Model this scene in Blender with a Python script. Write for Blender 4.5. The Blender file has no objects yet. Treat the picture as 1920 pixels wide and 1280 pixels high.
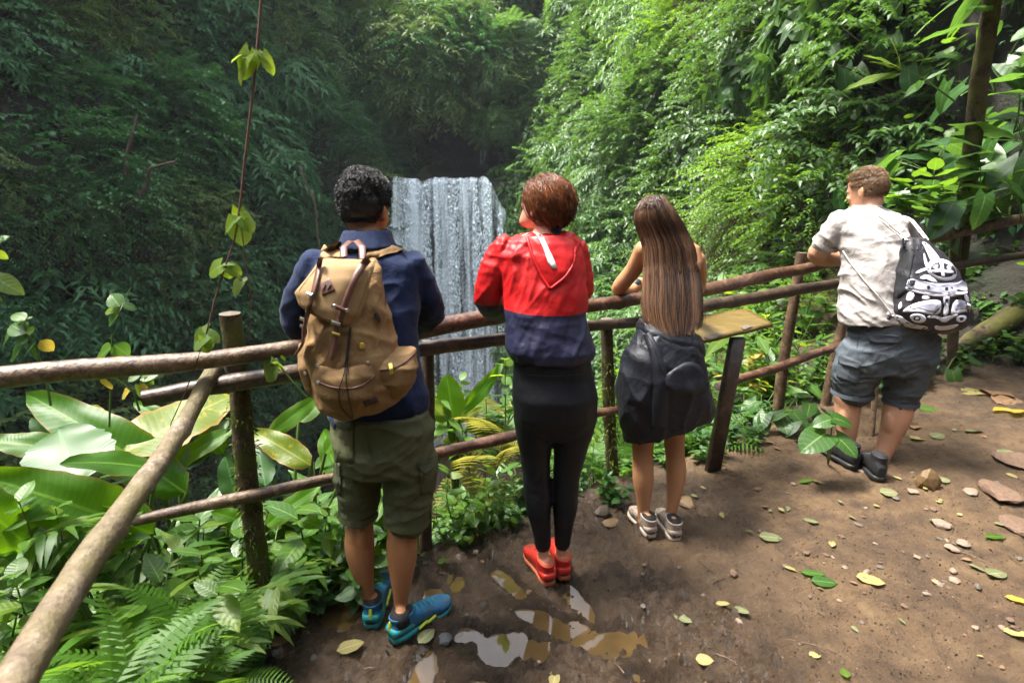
import bpy, bmesh, math, random
import numpy as np
from mathutils import Vector, Matrix
from mathutils.bvhtree import BVHTree

R = math.radians
PI = math.pi
SC = bpy.context.scene
COL = SC.collection

# ---------------------------------------------------------------- camera
CAM_Z = 1.6
PITCH = R(14.5)
cam_d = bpy.data.cameras.new('camera')
cam = bpy.data.objects.new('camera', cam_d)
COL.objects.link(cam)
cam.location = (0, 0, CAM_Z)
cam.rotation_euler = (R(90) - PITCH, 0, 0)
cam_d.sensor_width = 36
cam_d.lens = 18.75
cam_d.clip_start = 0.05
cam_d.clip_end = 600
cam_d.dof.use_dof = True
cam_d.dof.focus_distance = 2.5
cam_d.dof.aperture_fstop = 2.8
SC.camera = cam

# ---------------------------------------------------------------- sky, sun, exposure
SUN_EL, SUN_AZ = 67, -78          # degrees; azimuth from +Y, negative = to the left
w = bpy.data.worlds.new('World')
SC.world = w
w.use_nodes = True
nt = w.node_tree
nt.nodes.clear()
sky = nt.nodes.new('ShaderNodeTexSky')
sky.sky_type = 'NISHITA'
sky.sun_disc = False
sky.sun_elevation = R(SUN_EL)
sky.sun_rotation = R(SUN_AZ)
sky.dust_density = 3.0
hs = nt.nodes.new('ShaderNodeHueSaturation')
hs.inputs['Saturation'].default_value = 0.35
bg = nt.nodes.new('ShaderNodeBackground')
bg.inputs['Strength'].default_value = 0.08
wo = nt.nodes.new('ShaderNodeOutputWorld')
nt.links.new(sky.outputs[0], hs.inputs['Color'])
nt.links.new(hs.outputs[0], bg.inputs['Color'])
nt.links.new(bg.outputs[0], wo.inputs['Surface'])

sd = bpy.data.lights.new('sun', 'SUN')
sd.energy = 1.5
sd.angle = R(14)
sd.color = (1.0, 0.95, 0.86)
sun = bpy.data.objects.new('sun', sd)
COL.objects.link(sun)
sun.location = (0, 0, 30)
sdir = Vector((math.sin(R(SUN_AZ)) * math.cos(R(SUN_EL)), math.cos(R(SUN_AZ)) * math.cos(R(SUN_EL)), math.sin(R(SUN_EL))))
sun.rotation_euler = sdir.to_track_quat('Z', 'Y').to_euler()

SC.view_settings.view_transform = 'Standard'
SC.view_settings.look = 'None'
SC.view_settings.exposure = 3.15
SC.view_settings.gamma = 1.0
SC.view_settings.use_curve_mapping = False
SC.render.engine = 'CYCLES'
SC.cycles.max_bounces = 6
SC.cycles.diffuse_bounces = 3
SC.cycles.glossy_bounces = 2
SC.cycles.transmission_bounces = 4
SC.cycles.transparent_max_bounces = 8
SC.cycles.caustics_reflective = False
SC.cycles.caustics_refractive = False
SC.cycles.use_denoising = True
SC.cycles.use_adaptive_sampling = True
SC.cycles.adaptive_threshold = 0.015

rng = np.random.default_rng(11)
random.seed(11)

# ---------------------------------------------------------------- photo pixel (1920 x 1280) -> point in the place
CP, SP = math.cos(PITCH), math.sin(PITCH)
def ray(px, py):
    dx, dy = (px - 960) / 1000, (640 - py) / 1000
    return Vector((dx, CP + dy * SP, -SP + dy * CP))
CAM = Vector((0, 0, CAM_Z))
def at(px, py, Y):
    d = ray(px, py)
    return CAM + d * (Y / d.y)
def atz(px, py, Z):
    d = ray(px, py)
    return CAM + d * ((Z - CAM_Z) / d.z)

# ---------------------------------------------------------------- noise
_pt = np.random.default_rng(5)
_PERM = _pt.permutation(256).astype(np.int64)
_PERM = np.concatenate([_PERM, _PERM, _PERM])
_GR = _pt.normal(size=(256, 3))
_GR /= np.linalg.norm(_GR, axis=1)[:, None]
def vnoise(P, s=1.0, seed=0):
    P = np.asarray(P, float) * s + seed * 17.31
    i = np.floor(P).astype(np.int64)
    f = P - i
    i &= 255
    u = f * f * f * (f * (f * 6 - 15) + 10)
    out = 0
    for a in (0, 1):
        for b in (0, 1):
            for c in (0, 1):
                h = _PERM[_PERM[_PERM[(i[:, 0] + a) & 255] + ((i[:, 1] + b) & 255)] + ((i[:, 2] + c) & 255)]
                g = _GR[h]
                d = ((f - (a, b, c)) * g).sum(1)
                wx = u[:, 0] if a else 1 - u[:, 0]
                wy = u[:, 1] if b else 1 - u[:, 1]
                wz = u[:, 2] if c else 1 - u[:, 2]
                out = out + d * wx * wy * wz
    return out * 1.6
def fbm(P, s=1.0, oct=4, seed=0, gain=0.5):
    o, a = 0, 1.0
    for k in range(oct):
        o = o + a * vnoise(P, s, seed + k * 3.7)
        a *= gain
        s *= 2.03
    return o
def sstep(a, b, x):
    t = np.clip((x - a) / (b - a), 0, 1)
    return t * t * (3 - 2 * t)

# ---------------------------------------------------------------- object helpers
def wloc(o):
    v = Vector((0, 0, 0))
    while o is not None:
        v += o.location
        o = o.parent
    return v
def tag(o, label=None, cat=None, group=None, kind=None):
    if label: o['label'] = label
    if cat: o['category'] = cat
    if group: o['group'] = group
    if kind: o['kind'] = kind
    return o
def thing(name, label, cat, loc=(0, 0, 0), group=None):
    o = bpy.data.objects.new(name, None)
    o.empty_display_size = 0.1
    COL.objects.link(o)
    o.location = loc
    return tag(o, label, cat, group)
def link(name, me, mat=None, parent=None):
    o = bpy.data.objects.new(name, me)
    COL.objects.link(o)
    if mat is not None and not me.materials:
        for m in (mat if isinstance(mat, (list, tuple)) else [mat]):
            me.materials.append(m)
    if parent is not None:
        o.parent = parent
    return o
def npmesh(name, V, F, smooth=True, uv=None, attrs=None, matidx=None):
    """V (n,3); F (m,k) array of equal faces, or a list of such arrays"""
    me = bpy.data.meshes.new(name)
    Fs = F if isinstance(F, list) else [F]
    Fs = [np.asarray(f, np.int32) for f in Fs if len(f)]
    V = np.asarray(V, np.float32)
    me.vertices.add(len(V))
    me.vertices.foreach_set('co', V.ravel())
    nl = sum(f.size for f in Fs)
    npoly = sum(len(f) for f in Fs)
    me.loops.add(nl)
    me.polygons.add(npoly)
    li = np.concatenate([f.ravel() for f in Fs])
    me.loops.foreach_set('vertex_index', li)
    tot = np.concatenate([np.full(len(f), f.shape[1], np.int32) for f in Fs])
    st = np.concatenate([[0], np.cumsum(tot)[:-1]]).astype(np.int32)
    me.polygons.foreach_set('loop_start', st)
    me.polygons.foreach_set('use_smooth', np.full(npoly, smooth))
    if matidx is not None:
        me.polygons.foreach_set('material_index', np.asarray(matidx, np.int32))
    if uv is not None:
        l = me.uv_layers.new(name='UVMap')
        l.data.foreach_set('uv', np.asarray(uv, np.float32)[li].ravel())
    for k, a in (attrs or {}).items():
        at_ = me.attributes.new(k, 'FLOAT', 'POINT')
        at_.data.foreach_set('value', np.asarray(a, np.float32))
    me.update(calc_edges=True)
    me.validate()
    return me
def put(name, V, F, mat, parent=None, **k):
    """mesh given in place coordinates, stored relative to its parent"""
    V = np.asarray(V, float)
    if parent is not None:
        V = V - np.array(wloc(parent))
    return link(name, npmesh(name, V, F, **k), mat, parent)

class Vol:
    """closed lofts, all collected in one vertex / face list"""
    def __init__(s):
        s.V, s.F, s.n = [], [], 0
    def loft(s, rings, seg=20, cap=True):
        ang = np.linspace(0, 2 * PI, seg, endpoint=False)
        b0 = s.n
        for c, U, W, e in rings:
            ca, sa = np.cos(ang), np.sin(ang)
            x = np.sign(ca) * np.abs(ca) ** (2 / e)
            y = np.sign(sa) * np.abs(sa) ** (2 / e)
            s.V.append(np.array(c)[None] + x[:, None] * np.array(U)[None] + y[:, None] * np.array(W)[None])
        nr = len(rings)
        k = np.arange(seg)
        k2 = (k + 1) % seg
        for i in range(nr - 1):
            a, b = b0 + i * seg, b0 + (i + 1) * seg
            s.F.append(np.stack([a + k, a + k2, b + k2, b + k], 1))
        s.n += nr * seg
        if cap:
            for i, fl in ((0, True), (nr - 1, False)):
                s.V.append(np.array(rings[i][0], float)[None])
                a = b0 + i * seg
                cidx = np.full(seg, s.n)
                t = np.stack([cidx, a + k2, a + k, a + k], 1) if fl else np.stack([cidx, a + k, a + k2, a + k2], 1)
                s.F.append(t)
                s.n += 1
        return s
    def tube(s, pts, rad, seg=14, side=None, flat=1.0, e=2.0, round_ends=True):
        """rad: list of radii (along side) ; flat: ratio of the other axis"""
        pts = [Vector(p) for p in pts]
        rad = list(rad) if isinstance(rad, (list, tuple)) else [rad] * len(pts)
        n = len(pts)
        T = []
        for i in range(n):
            t = pts[min(i + 1, n - 1)] - pts[max(i - 1, 0)]
            T.append(t.normalized())
        u = Vector(side) if side is not None else (Vector((0, 0, 1)) if abs(T[0].z) < 0.9 else Vector((1, 0, 0)))
        rings = []
        for i in range(n):
            u = (u - T[i] * u.dot(T[i])).normalized()
            v = T[i].cross(u)
            fl = flat[i] if isinstance(flat, (list, tuple)) else flat
            rings.append((pts[i], u * rad[i], v * rad[i] * fl, e))
            if round_ends and i in (0, n - 1):
                sgn = -1 if i == 0 else 1
                ex = [(pts[i] + T[i] * sgn * rad[i] * fl * 0.45, u * rad[i] * 0.86, v * rad[i] * fl * 0.86, e),
                      (pts[i] + T[i] * sgn * rad[i] * fl * 0.75, u * rad[i] * 0.5, v * rad[i] * fl * 0.5, e)]
                if i == 0:
                    rings = ex[::-1] + rings
                else:
                    rings += ex
        return s.loft(rings, seg)
    def ball(s, c, U, W, Z, seg=14, nr=8):
        c, Z = Vector(c), Vector(Z)
        rings = []
        for i in range(nr + 1):
            a = -PI / 2 + PI * i / nr
            q = max(math.cos(a), 0.04)
            rings.append((c + Z * math.sin(a), Vector(U) * q, Vector(W) * q, 2))
        return s.loft(rings, seg)
    def box(s, c, U, W, Z):
        c, U, W, Z = Vector(c), Vector(U), Vector(W), Vector(Z)
        v = [c + U * a + W * b + Z * d for d in (-1, 1) for a, b in ((-1, -1), (1, -1), (1, 1), (-1, 1))]
        s.V.append(np.array([list(q) for q in v]))
        f = np.array([[0, 3, 2, 1], [4, 5, 6, 7], [0, 1, 5, 4], [1, 2, 6, 5], [2, 3, 7, 6], [3, 0, 4, 7]]) + s.n
        s.F.append(f)
        s.n += 8
        return s
    def arrays(s):
        V = np.concatenate(s.V)
        F = np.concatenate(s.F)
        t = F[:, 2] == F[:, 3]
        return V, [F[~t], F[t][:, :3]]
    def obj(s, name, mat, parent=None, smooth=True):
        V, F = s.arrays()
        return put(name, V, F, mat, parent, smooth=smooth)

_tmp_scene_objs = []
def remesh(vol, voxel=0.007, smooth=6):
    """union of the lofts as one smooth surface: returns V, quads, normals"""
    V, F = vol.arrays()
    me = npmesh('tmp', V, F)
    o = bpy.data.objects.new('tmp', me)
    COL.objects.link(o)
    m = o.modifiers.new('r', 'REMESH')
    m.mode = 'VOXEL'
    m.voxel_size = voxel
    dg = bpy.context.evaluated_depsgraph_get()
    ev = o.evaluated_get(dg)
    m2 = ev.to_mesh()
    n = len(m2.vertices)
    P = np.empty(n * 3, np.float32)
    m2.vertices.foreach_get('co', P)
    P = P.reshape(-1, 3).astype(float)
    nl = len(m2.loops)
    li = np.empty(nl, np.int32)
    m2.loops.foreach_get('vertex_index', li)
    Q = li.reshape(-1, 4)
    E = np.empty(len(m2.edges) * 2, np.int32)
    m2.edges.foreach_get('vertices', E)
    E = E.reshape(-1, 2)
    ev.to_mesh_clear()
    bpy.data.objects.remove(o)
    bpy.data.meshes.remove(me)
    a = np.concatenate([E[:, 0], E[:, 1]])
    b = np.concatenate([E[:, 1], E[:, 0]])
    deg = np.bincount(a, minlength=n).astype(float)
    def lap(P):
        return np.stack([np.bincount(a, P[b, k], n) for k in range(3)], 1) / deg[:, None] - P
    for _ in range(smooth):
        P = P + 0.55 * lap(P)
        P = P - 0.52 * lap(P)
    return P, Q, normals(P, Q)
def normals(P, Q):
    n = np.cross(P[Q[:, 2]] - P[Q[:, 0]], P[Q[:, 3]] - P[Q[:, 1]])
    N = np.stack([sum(np.bincount(Q[:, j], n[:, k], len(P)) for j in range(4)) for k in range(3)], 1)
    return N / (np.linalg.norm(N, axis=1)[:, None] + 1e-12)

def tubes(paths, rad, seg=3):
    """paths (n,m,3), rad (m,) or (n,m) -> V,F of thin strands"""
    paths = np.asarray(paths, float)
    n, m, _ = paths.shape
    T = np.gradient(paths, axis=1)
    T /= np.linalg.norm(T, axis=2)[..., None] + 1e-9
    ref = np.where(np.abs(T[..., 2:3]) < 0.9, np.array([0, 0, 1.0]), np.array([1.0, 0, 0]))
    U = np.cross(T, ref)
    U /= np.linalg.norm(U, axis=2)[..., None] + 1e-9
    W = np.cross(T, U)
    rad = np.broadcast_to(np.asarray(rad, float), (n, m))
    out = []
    for k in range(seg):
        a = 2 * PI * k / seg
        out.append(paths + rad[..., None] * (math.cos(a) * U + math.sin(a) * W))
    V = np.stack(out, 2).reshape(-1, 3)
    idx = np.arange(n * m * seg).reshape(n, m, seg)
    A, B = idx[:, :-1], idx[:, 1:]
    F = np.stack([A, np.roll(A, -1, 2), np.roll(B, -1, 2), B], -1).reshape(-1, 4)
    return V, F
# ---------------------------------------------------------------- materials
def nodes(name):
    m = bpy.data.materials.new(name)
    m.use_nodes = True
    n = m.node_tree
    n.nodes.clear()
    out = n.nodes.new('ShaderNodeOutputMaterial')
    return m, n, out
def N(nt, typ, **k):
    n = nt.nodes.new(typ)
    for a, v in k.items():
        setattr(n, a, v)
    return n
def bsdf(nt, col=None, rough=0.6, spec=0.5):
    b = nt.nodes.new('ShaderNodeBsdfPrincipled')
    if col is not None: b.inputs['Base Color'].default_value = (*col, 1)
    b.inputs['Roughness'].default_value = rough
    b.inputs['Specular IOR Level'].default_value = spec
    return b
def noise_tex(nt, scale, detail=4, rough=0.55, coord='Object', stretch=None, dist=0.0):
    tc = N(nt, 'ShaderNodeTexCoord')
    src = tc.outputs[coord]
    if stretch:
        mp = N(nt, 'ShaderNodeMapping')
        mp.inputs['Scale'].default_value = stretch
        nt.links.new(src, mp.inputs['Vector'])
        src = mp.outputs[0]
    t = N(nt, 'ShaderNodeTexNoise')
    t.inputs['Scale'].default_value = scale
    t.inputs['Detail'].default_value = detail
    t.inputs['Roughness'].default_value = rough
    t.inputs['Distortion'].default_value = dist
    nt.links.new(src, t.inputs['Vector'])
    return t
def ramp(nt, src, stops):
    r = N(nt, 'ShaderNodeValToRGB')
    e = r.color_ramp.elements
    while len(e) < len(stops): e.new(0.5)
    for i, (p, c) in enumerate(stops):
        e[i].position = p
        e[i].color = (*c, 1) if len(c) == 3 else c
    nt.links.new(src, r.inputs[0])
    return r
def mix(nt, fac, a, b, typ='MIX'):
    m = N(nt, 'ShaderNodeMix', data_type='RGBA', blend_type=typ)
    for inp, v in ((m.inputs[0], fac), (m.inputs[6], a), (m.inputs[7], b)):
        if hasattr(v, 'is_output'): nt.links.new(v, inp)
        elif isinstance(v, (int, float)): inp.default_value = v
        else: inp.default_value = (*v, 1)
    return m.outputs[2]
def math_(nt, op, a, b=0.0, clamp=False):
    m = N(nt, 'ShaderNodeMath', operation=op, use_clamp=clamp)
    for inp, v in ((m.inputs[0], a), (m.inputs[1], b)):
        if hasattr(v, 'is_output'): nt.links.new(v, inp)
        else: inp.default_value = v
    return m.outputs[0]
def bump(nt, b, h, strength=0.3, dist=0.01):
    bp = N(nt, 'ShaderNodeBump')
    bp.inputs['Strength'].default_value = strength
    bp.inputs['Distance'].default_value = dist
    nt.links.new(h, bp.inputs['Height'])
    nt.links.new(bp.outputs[0], b.inputs['Normal'])
    return bp
def simple(name, c1, c2=None, scale=6, rough=0.7, spec=0.5, bs=0.2, bscale=60, bd=0.004, detail=4, stretch=None, sheen=0.0, coat=0.0, metal=0.0, sss=0.0):
    m, nt, out = nodes(name)
    b = bsdf(nt, c1, rough, spec)
    if c2 is not None:
        t = noise_tex(nt, scale, detail, 0.6, stretch=stretch)
        r = ramp(nt, t.outputs[0], [(0.3, c1), (0.7, c2)])
        nt.links.new(r.outputs[0], b.inputs['Base Color'])
    if bs:
        t2 = noise_tex(nt, bscale, 5, 0.6, stretch=stretch, dist=0.8 if bscale < 40 else 0.0)
        bump(nt, b, t2.outputs[0], bs, bd)
    b.inputs['Sheen Weight'].default_value = sheen
    b.inputs['Coat Weight'].default_value = coat
    b.inputs['Coat Roughness'].default_value = 0.15
    b.inputs['Metallic'].default_value = metal
    if sss:
        b.inputs['Subsurface Weight'].default_value = sss
        b.inputs['Subsurface Radius'].default_value = (0.012, 0.005, 0.003)
        b.inputs['Subsurface Scale'].default_value = 1.0
    nt.links.new(b.outputs[0], out.inputs[0])
    return m
def muddy(name, c1, c2, scale, rough, bs, bscale):
    m = simple(name, c1, c2, scale, rough, 0.4, bs, bscale, 0.004)
    nt = m.node_tree
    b = next(n for n in nt.nodes if n.type == 'BSDF_PRINCIPLED')
    src = b.inputs['Base Color'].links[0].from_socket
    tc = N(nt, 'ShaderNodeTexCoord')
    sx = N(nt, 'ShaderNodeSeparateXYZ')
    nt.links.new(tc.outputs['Generated'], sx.inputs[0])
    t = noise_tex(nt, 38, 5, 0.7)
    v = math_(nt, 'SUBTRACT', t.outputs[0], math_(nt, 'MULTIPLY', sx.outputs[2], 0.32))
    r = ramp(nt, v, [(0.36, (0, 0, 0)), (0.44, (1, 1, 1))])
    nt.links.new(mix(nt, math_(nt, 'MULTIPLY', r.outputs[0], 0.85), src, (0.075, 0.048, 0.030)), b.inputs['Base Color'])
    return m
def leafmat(name, c1, c2, rough=0.38, trans=0.4, tcol=None, vein=None, nveins=9, slope=1.2, far=False, spots=None, spec=0.5, edge=None, bs=0.3):
    """foliage: colour differs by leaf and by plant; near leaves carry a midrib and side veins from UV"""
    k_ = (1.0 if 'dark' in name or 'olive' in name else .85) if far else .72
    c1, c2 = tuple(k_ * x for x in c1), tuple(k_ * x for x in c2)
    if not far: spec *= .8
    m, nt, out = nodes(name)
    b = bsdf(nt, c1, rough, spec)
    oi = N(nt, 'ShaderNodeObjectInfo')
    if far:
        a = N(nt, 'ShaderNodeAttribute', attribute_name='rnd')
        f = math_(nt, 'ADD', math_(nt, 'MULTIPLY', a.outputs['Fac'], 0.6), math_(nt, 'MULTIPLY', oi.outputs['Random'], 0.4))
    else:
        t = noise_tex(nt, 9, 3)
        f = math_(nt, 'ADD', math_(nt, 'MULTIPLY', oi.outputs['Random'], 0.65), math_(nt, 'MULTIPLY', t.outputs[0], 0.35))
    col = mix(nt, f, c1, c2)
    if spots is not None:
        t = noise_tex(nt, 14, 5, 0.65)
        sr = ramp(nt, t.outputs[0], [(0.56, (0, 0, 0)), (0.66, (1, 1, 1))])
        col = mix(nt, sr.outputs[0], col, spots)
    if not far and vein is not None:
        uvn = N(nt, 'ShaderNodeUVMap', uv_map='UVMap')
        sx = N(nt, 'ShaderNodeSeparateXYZ')
        nt.links.new(uvn.outputs[0], sx.inputs[0])
        au = math_(nt, 'ABSOLUTE', math_(nt, 'SUBTRACT', math_(nt, 'MULTIPLY', sx.outputs[0], 2.0), 1.0))
        mid = math_(nt, 'LESS_THAN', au, 0.055)
        ph = math_(nt, 'SUBTRACT', math_(nt, 'MULTIPLY', sx.outputs[1], float(nveins)), math_(nt, 'MULTIPLY', au, slope))
        tri = math_(nt, 'ABSOLUTE', math_(nt, 'SUBTRACT', math_(nt, 'FRACT', ph), 0.5))
        vl = math_(nt, 'SUBTRACT', 1.0, math_(nt, 'MULTIPLY', tri, 9.0), True)
        vf = math_(nt, 'MAXIMUM', math_(nt, 'MULTIPLY', vl, 0.45), mid)
        col = mix(nt, math_(nt, 'MULTIPLY', vf, 0.7), col, vein)
        if edge is not None:
            er = ramp(nt, au, [(0.86, (0, 0, 0)), (0.99, (1, 1, 1))])
            col = mix(nt, er.outputs[0], col, edge)
        bump(nt, b, math_(nt, 'SUBTRACT', tri, math_(nt, 'MULTIPLY', mid, 0.5)), bs, 0.004)
    nt.links.new(col, b.inputs['Base Color'])
    tr = N(nt, 'ShaderNodeBsdfTranslucent')
    if tcol is None: tcol = tuple(min(1, 1.9 * x) for x in c2)
    if far:
        tr.inputs[0].default_value = (*tcol, 1)
    else:
        nt.links.new(mix(nt, 0.65, col, tcol), tr.inputs[0])
    ms = N(nt, 'ShaderNodeMixShader')
    ms.inputs[0].default_value = trans
    nt.links.new(b.outputs[0], ms.inputs[1])
    nt.links.new(tr.outputs[0], ms.inputs[2])
    nt.links.new(ms.outputs[0], out.inputs[0])
    return m
def barkmat(name, c1, c2, c3, rough=0.6, spec=0.4, moss=None, scale=14, bs=0.5):
    m, nt, out = nodes(name)
    b = bsdf(nt, c1, rough, spec)
    t = noise_tex(nt, scale, 8, 0.75, dist=0.6)
    r = ramp(nt, t.outputs[0], [(0.34, c1), (0.50, c2), (0.66, c3)])
    col = r.outputs[0]
    t4 = noise_tex(nt, scale * 5, 4, 0.7)
    fr = ramp(nt, t4.outputs[0], [(0.36, (0.25, 0.25, 0.25)), (0.50, (1, 1, 1))])
    col = mix(nt, 0.8, col, fr.outputs[0], 'MULTIPLY')
    if moss is not None:
        t3 = noise_tex(nt, 7, 5, 0.65)
        mr = ramp(nt, t3.outputs[0], [(0.42, (0, 0, 0)), (0.62, (1, 1, 1))])
        col = mix(nt, mr.outputs[0], col, moss)
    nt.links.new(col, b.inputs['Base Color'])
    t2 = noise_tex(nt, scale * 4, 5, 0.65)
    bump(nt, b, t2.outputs[0], bs, 0.006)
    nt.links.new(b.outputs[0], out.inputs[0])
    return m

M = {}
# people
M['skin_tan'] = simple('skin_tan', (0.36, 0.165, 0.075), (0.42, 0.20, 0.095), 9, 0.5, 0.4, 0.1, 220, 0.001, sss=0.1)
M['skin_fair'] = simple('skin_fair', (0.58, 0.31, 0.20), (0.64, 0.37, 0.26), 9, 0.5, 0.4, 0.1, 220, 0.001, sss=0.1)
M['skin_light'] = simple('skin_light', (0.55, 0.30, 0.165), (0.60, 0.34, 0.20), 9, 0.5, 0.4, 0.1, 220, 0.001, sss=0.1)
M['skin_mid'] = simple('skin_mid', (0.48, 0.245, 0.115), (0.53, 0.28, 0.145), 9, 0.48, 0.4, 0.1, 220, 0.001, sss=0.1)
M['eye_white'] = simple('eye_white', (0.7, 0.68, 0.65), rough=0.2, bs=0)
M['iris'] = simple('iris', (0.05, 0.03, 0.02), rough=0.2, bs=0)
M['lip'] = simple('lip', (0.40, 0.14, 0.11), rough=0.4, bs=0)
def skin(name, c1, c2, red):
    m, nt, out = nodes(name)
    b = bsdf(nt, c1, 0.48, 0.4)
    t = noise_tex(nt, 11, 5, 0.65)
    t2 = noise_tex(nt, 45, 4, 0.7)
    c = mix(nt, t.outputs[0], c1, c2)
    r = ramp(nt, t2.outputs[0], [(0.45, (0, 0, 0)), (0.75, (1, 1, 1))])
    c = mix(nt, math_(nt, 'MULTIPLY', r.outputs[0], 0.5), c, red)
    nt.links.new(c, b.inputs['Base Color'])
    b.inputs['Subsurface Weight'].default_value = 0.12
    b.inputs['Subsurface Radius'].default_value = (0.012, 0.005, 0.003)
    t3 = noise_tex(nt, 160, 4, 0.7)
    bump(nt, b, t3.outputs[0], 0.25, 0.002)
    nt.links.new(b.outputs[0], out.inputs[0])
    return m
M['skin_tan'] = skin('skin_tan', (0.27, 0.115, 0.048), (0.40, 0.185, 0.085), (0.33, 0.12, 0.06))
M['skin_fair'] = skin('skin_fair', (0.50, 0.25, 0.16), (0.60, 0.34, 0.24), (0.55, 0.24, 0.17))
M['skin_light'] = skin('skin_light', (0.46, 0.23, 0.13), (0.58, 0.32, 0.20), (0.52, 0.22, 0.14))
M['skin_mid'] = skin('skin_mid', (0.40, 0.19, 0.085), (0.50, 0.26, 0.13), (0.44, 0.18, 0.09))
def hairmat(name, c1, c2, rough=0.32):
    m, nt, out = nodes(name)
    b = bsdf(nt, c1, rough, 0.4)
    a = N(nt, 'ShaderNodeAttribute', attribute_name='rnd')
    nt.links.new(mix(nt, a.outputs['Fac'], c1, c2), b.inputs['Base Color'])
    b.inputs['Anisotropic'].default_value = 0.5
    nt.links.new(b.outputs[0], out.inputs[0])
    return m
M['hair_black'] = hairmat('hair_black', (0.003, 0.0025, 0.003), (0.012, 0.010, 0.010), 0.42)
M['hair_auburn'] = hairmat('hair_auburn', (0.030, 0.010, 0.005), (0.26, 0.085, 0.025), 0.30)
M['hair_long'] = hairmat('hair_long', (0.014, 0.0065, 0.004), (0.21, 0.11, 0.06), 0.30)
M['hair_sandy'] = hairmat('hair_sandy', (0.065, 0.032, 0.015), (0.36, 0.21, 0.095), 0.42)
M['fleece'] = simple('navy_fleece', (0.003, 0.009, 0.034), (0.006, 0.016, 0.058), 5, 0.85, 0.2, 0.45, 22, 0.012, sheen=0.08)
M['olive'] = simple('olive_cotton', (0.060, 0.066, 0.030), (0.082, 0.088, 0.042), 7, 0.8, 0.3, 0.55, 26, 0.01)
M['olive_dark'] = simple('olive_stitching', (0.045, 0.05, 0.024), rough=0.8, bs=0.2, bscale=300)
M['canvas'] = simple('tan_canvas', (0.175, 0.10, 0.040), (0.30, 0.185, 0.080), 11, 0.8, 0.3, 0.55, 24, 0.012, detail=6)
M['canvas_light'] = simple('pale_canvas', (0.25, 0.155, 0.07), (0.36, 0.235, 0.115), 11, 0.8, 0.3, 0.3, 350, 0.002)
M['leather'] = simple('brown_leather', (0.085, 0.033, 0.022), (0.135, 0.058, 0.04), 20, 0.45, 0.5, 0.3, 200, 0.002)
M['dark_leather'] = simple('dark_leather', (0.035, 0.016, 0.012), (0.05, 0.024, 0.018), 20, 0.5, 0.5, 0.3, 200, 0.002)
M['brass'] = simple('brass', (0.75, 0.55, 0.12), rough=0.3, metal=0.9, bs=0)
M['steel'] = simple('steel', (0.7, 0.68, 0.66), rough=0.28, metal=0.9, bs=0)
M['black_plastic'] = simple('black_plastic', (0.012, 0.012, 0.013), rough=0.4, bs=0)
M['legging'] = simple('black_stretch_fabric', (0.0030, 0.0036, 0.0055), (0.0045, 0.005, 0.008), 4, 0.5, 0.28, 0.25, 30, 0.005)
M['black_cotton'] = simple('black_cotton', (0.008, 0.008, 0.010), rough=0.85, bs=0.2, bscale=300)
M['black_nylon'] = simple('black_nylon', (0.006, 0.007, 0.011), (0.010, 0.011, 0.018), 6, 0.5, 0.35, 0.45, 18, 0.010)
M['white_tee'] = simple('white_jersey', (0.36, 0.33, 0.31), (0.43, 0.395, 0.375), 6, 0.9, 0.2, 0.5, 20, 0.012)
M['slate'] = simple('slate_cotton', (0.062, 0.076, 0.090), (0.080, 0.095, 0.11), 7, 0.8, 0.3, 0.55, 24, 0.01)
M['slate_dark'] = simple('slate_stitching', (0.045, 0.055, 0.066), rough=0.8, bs=0.2, bscale=300)
M['teal_rubber'] = muddy('teal_rubber', (0.01, 0.20, 0.23), (0.02, 0.26, 0.28), 20, 0.45, 0.4, 90)
M['blue_mesh'] = muddy('blue_mesh', (0.008, 0.07, 0.17), (0.014, 0.13, 0.25), 30, 0.6, 0.5, 200)
M['lime'] = simple('lime_rubber', (0.40, 0.50, 0.02), rough=0.5, bs=0.1)
M['red_mesh'] = muddy('red_mesh', (0.42, 0.014, 0.010), (0.56, 0.026, 0.016), 25, 0.42, 0.5, 120)
M['orange_rubber'] = muddy('orange_rubber', (0.50, 0.12, 0.05), (0.34, 0.10, 0.05), 20, 0.6, 0.3, 90)
M['white_print'] = simple('white_print', (0.75, 0.73, 0.72), rough=0.5, bs=0)
M['beige_knit'] = muddy('beige_knit', (0.34, 0.26, 0.21), (0.42, 0.34, 0.285), 30, 0.85, 0.5, 250)
M['tan_suede'] = simple('tan_suede', (0.36, 0.20, 0.09), rough=0.85, bs=0.4, bscale=200)
M['white_rubber'] = muddy('white_rubber', (0.58, 0.53, 0.48), (0.44, 0.35, 0.27), 25, 0.55, 0.2, 90)
M['black_canvas'] = simple('black_canvas', (0.010, 0.010, 0.011), (0.018, 0.018, 0.02), 30, 0.6, 0.4, 0.4, 200, 0.003)
M['black_rubber'] = simple('black_rubber', (0.014, 0.014, 0.015), rough=0.5, bs=0.2)
M['bag_cloth'] = simple('bag_black_polyester', (0.014, 0.012, 0.016), (0.024, 0.021, 0.028), 8, 0.5, 0.45, 0.3, 60, 0.004)
M['bag_side'] = simple('bag_side_black', (0.010, 0.012, 0.014), (0.016, 0.018, 0.02), 8, 0.6, 0.4, 0.3, 60, 0.004)
M['print_white'] = simple('bag_print_white', (0.62, 0.62, 0.70), (0.72, 0.72, 0.78), 8, 0.5, 0.4, 0.2, 60, 0.003)
M['print_grey'] = simple('bag_print_grey', (0.36, 0.36, 0.46), (0.50, 0.50, 0.60), 8, 0.5, 0.4, 0.2, 60, 0.003)
M['cord'] = simple('white_cord', (0.62, 0.60, 0.57), rough=0.7, bs=0.3, bscale=300)

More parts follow.
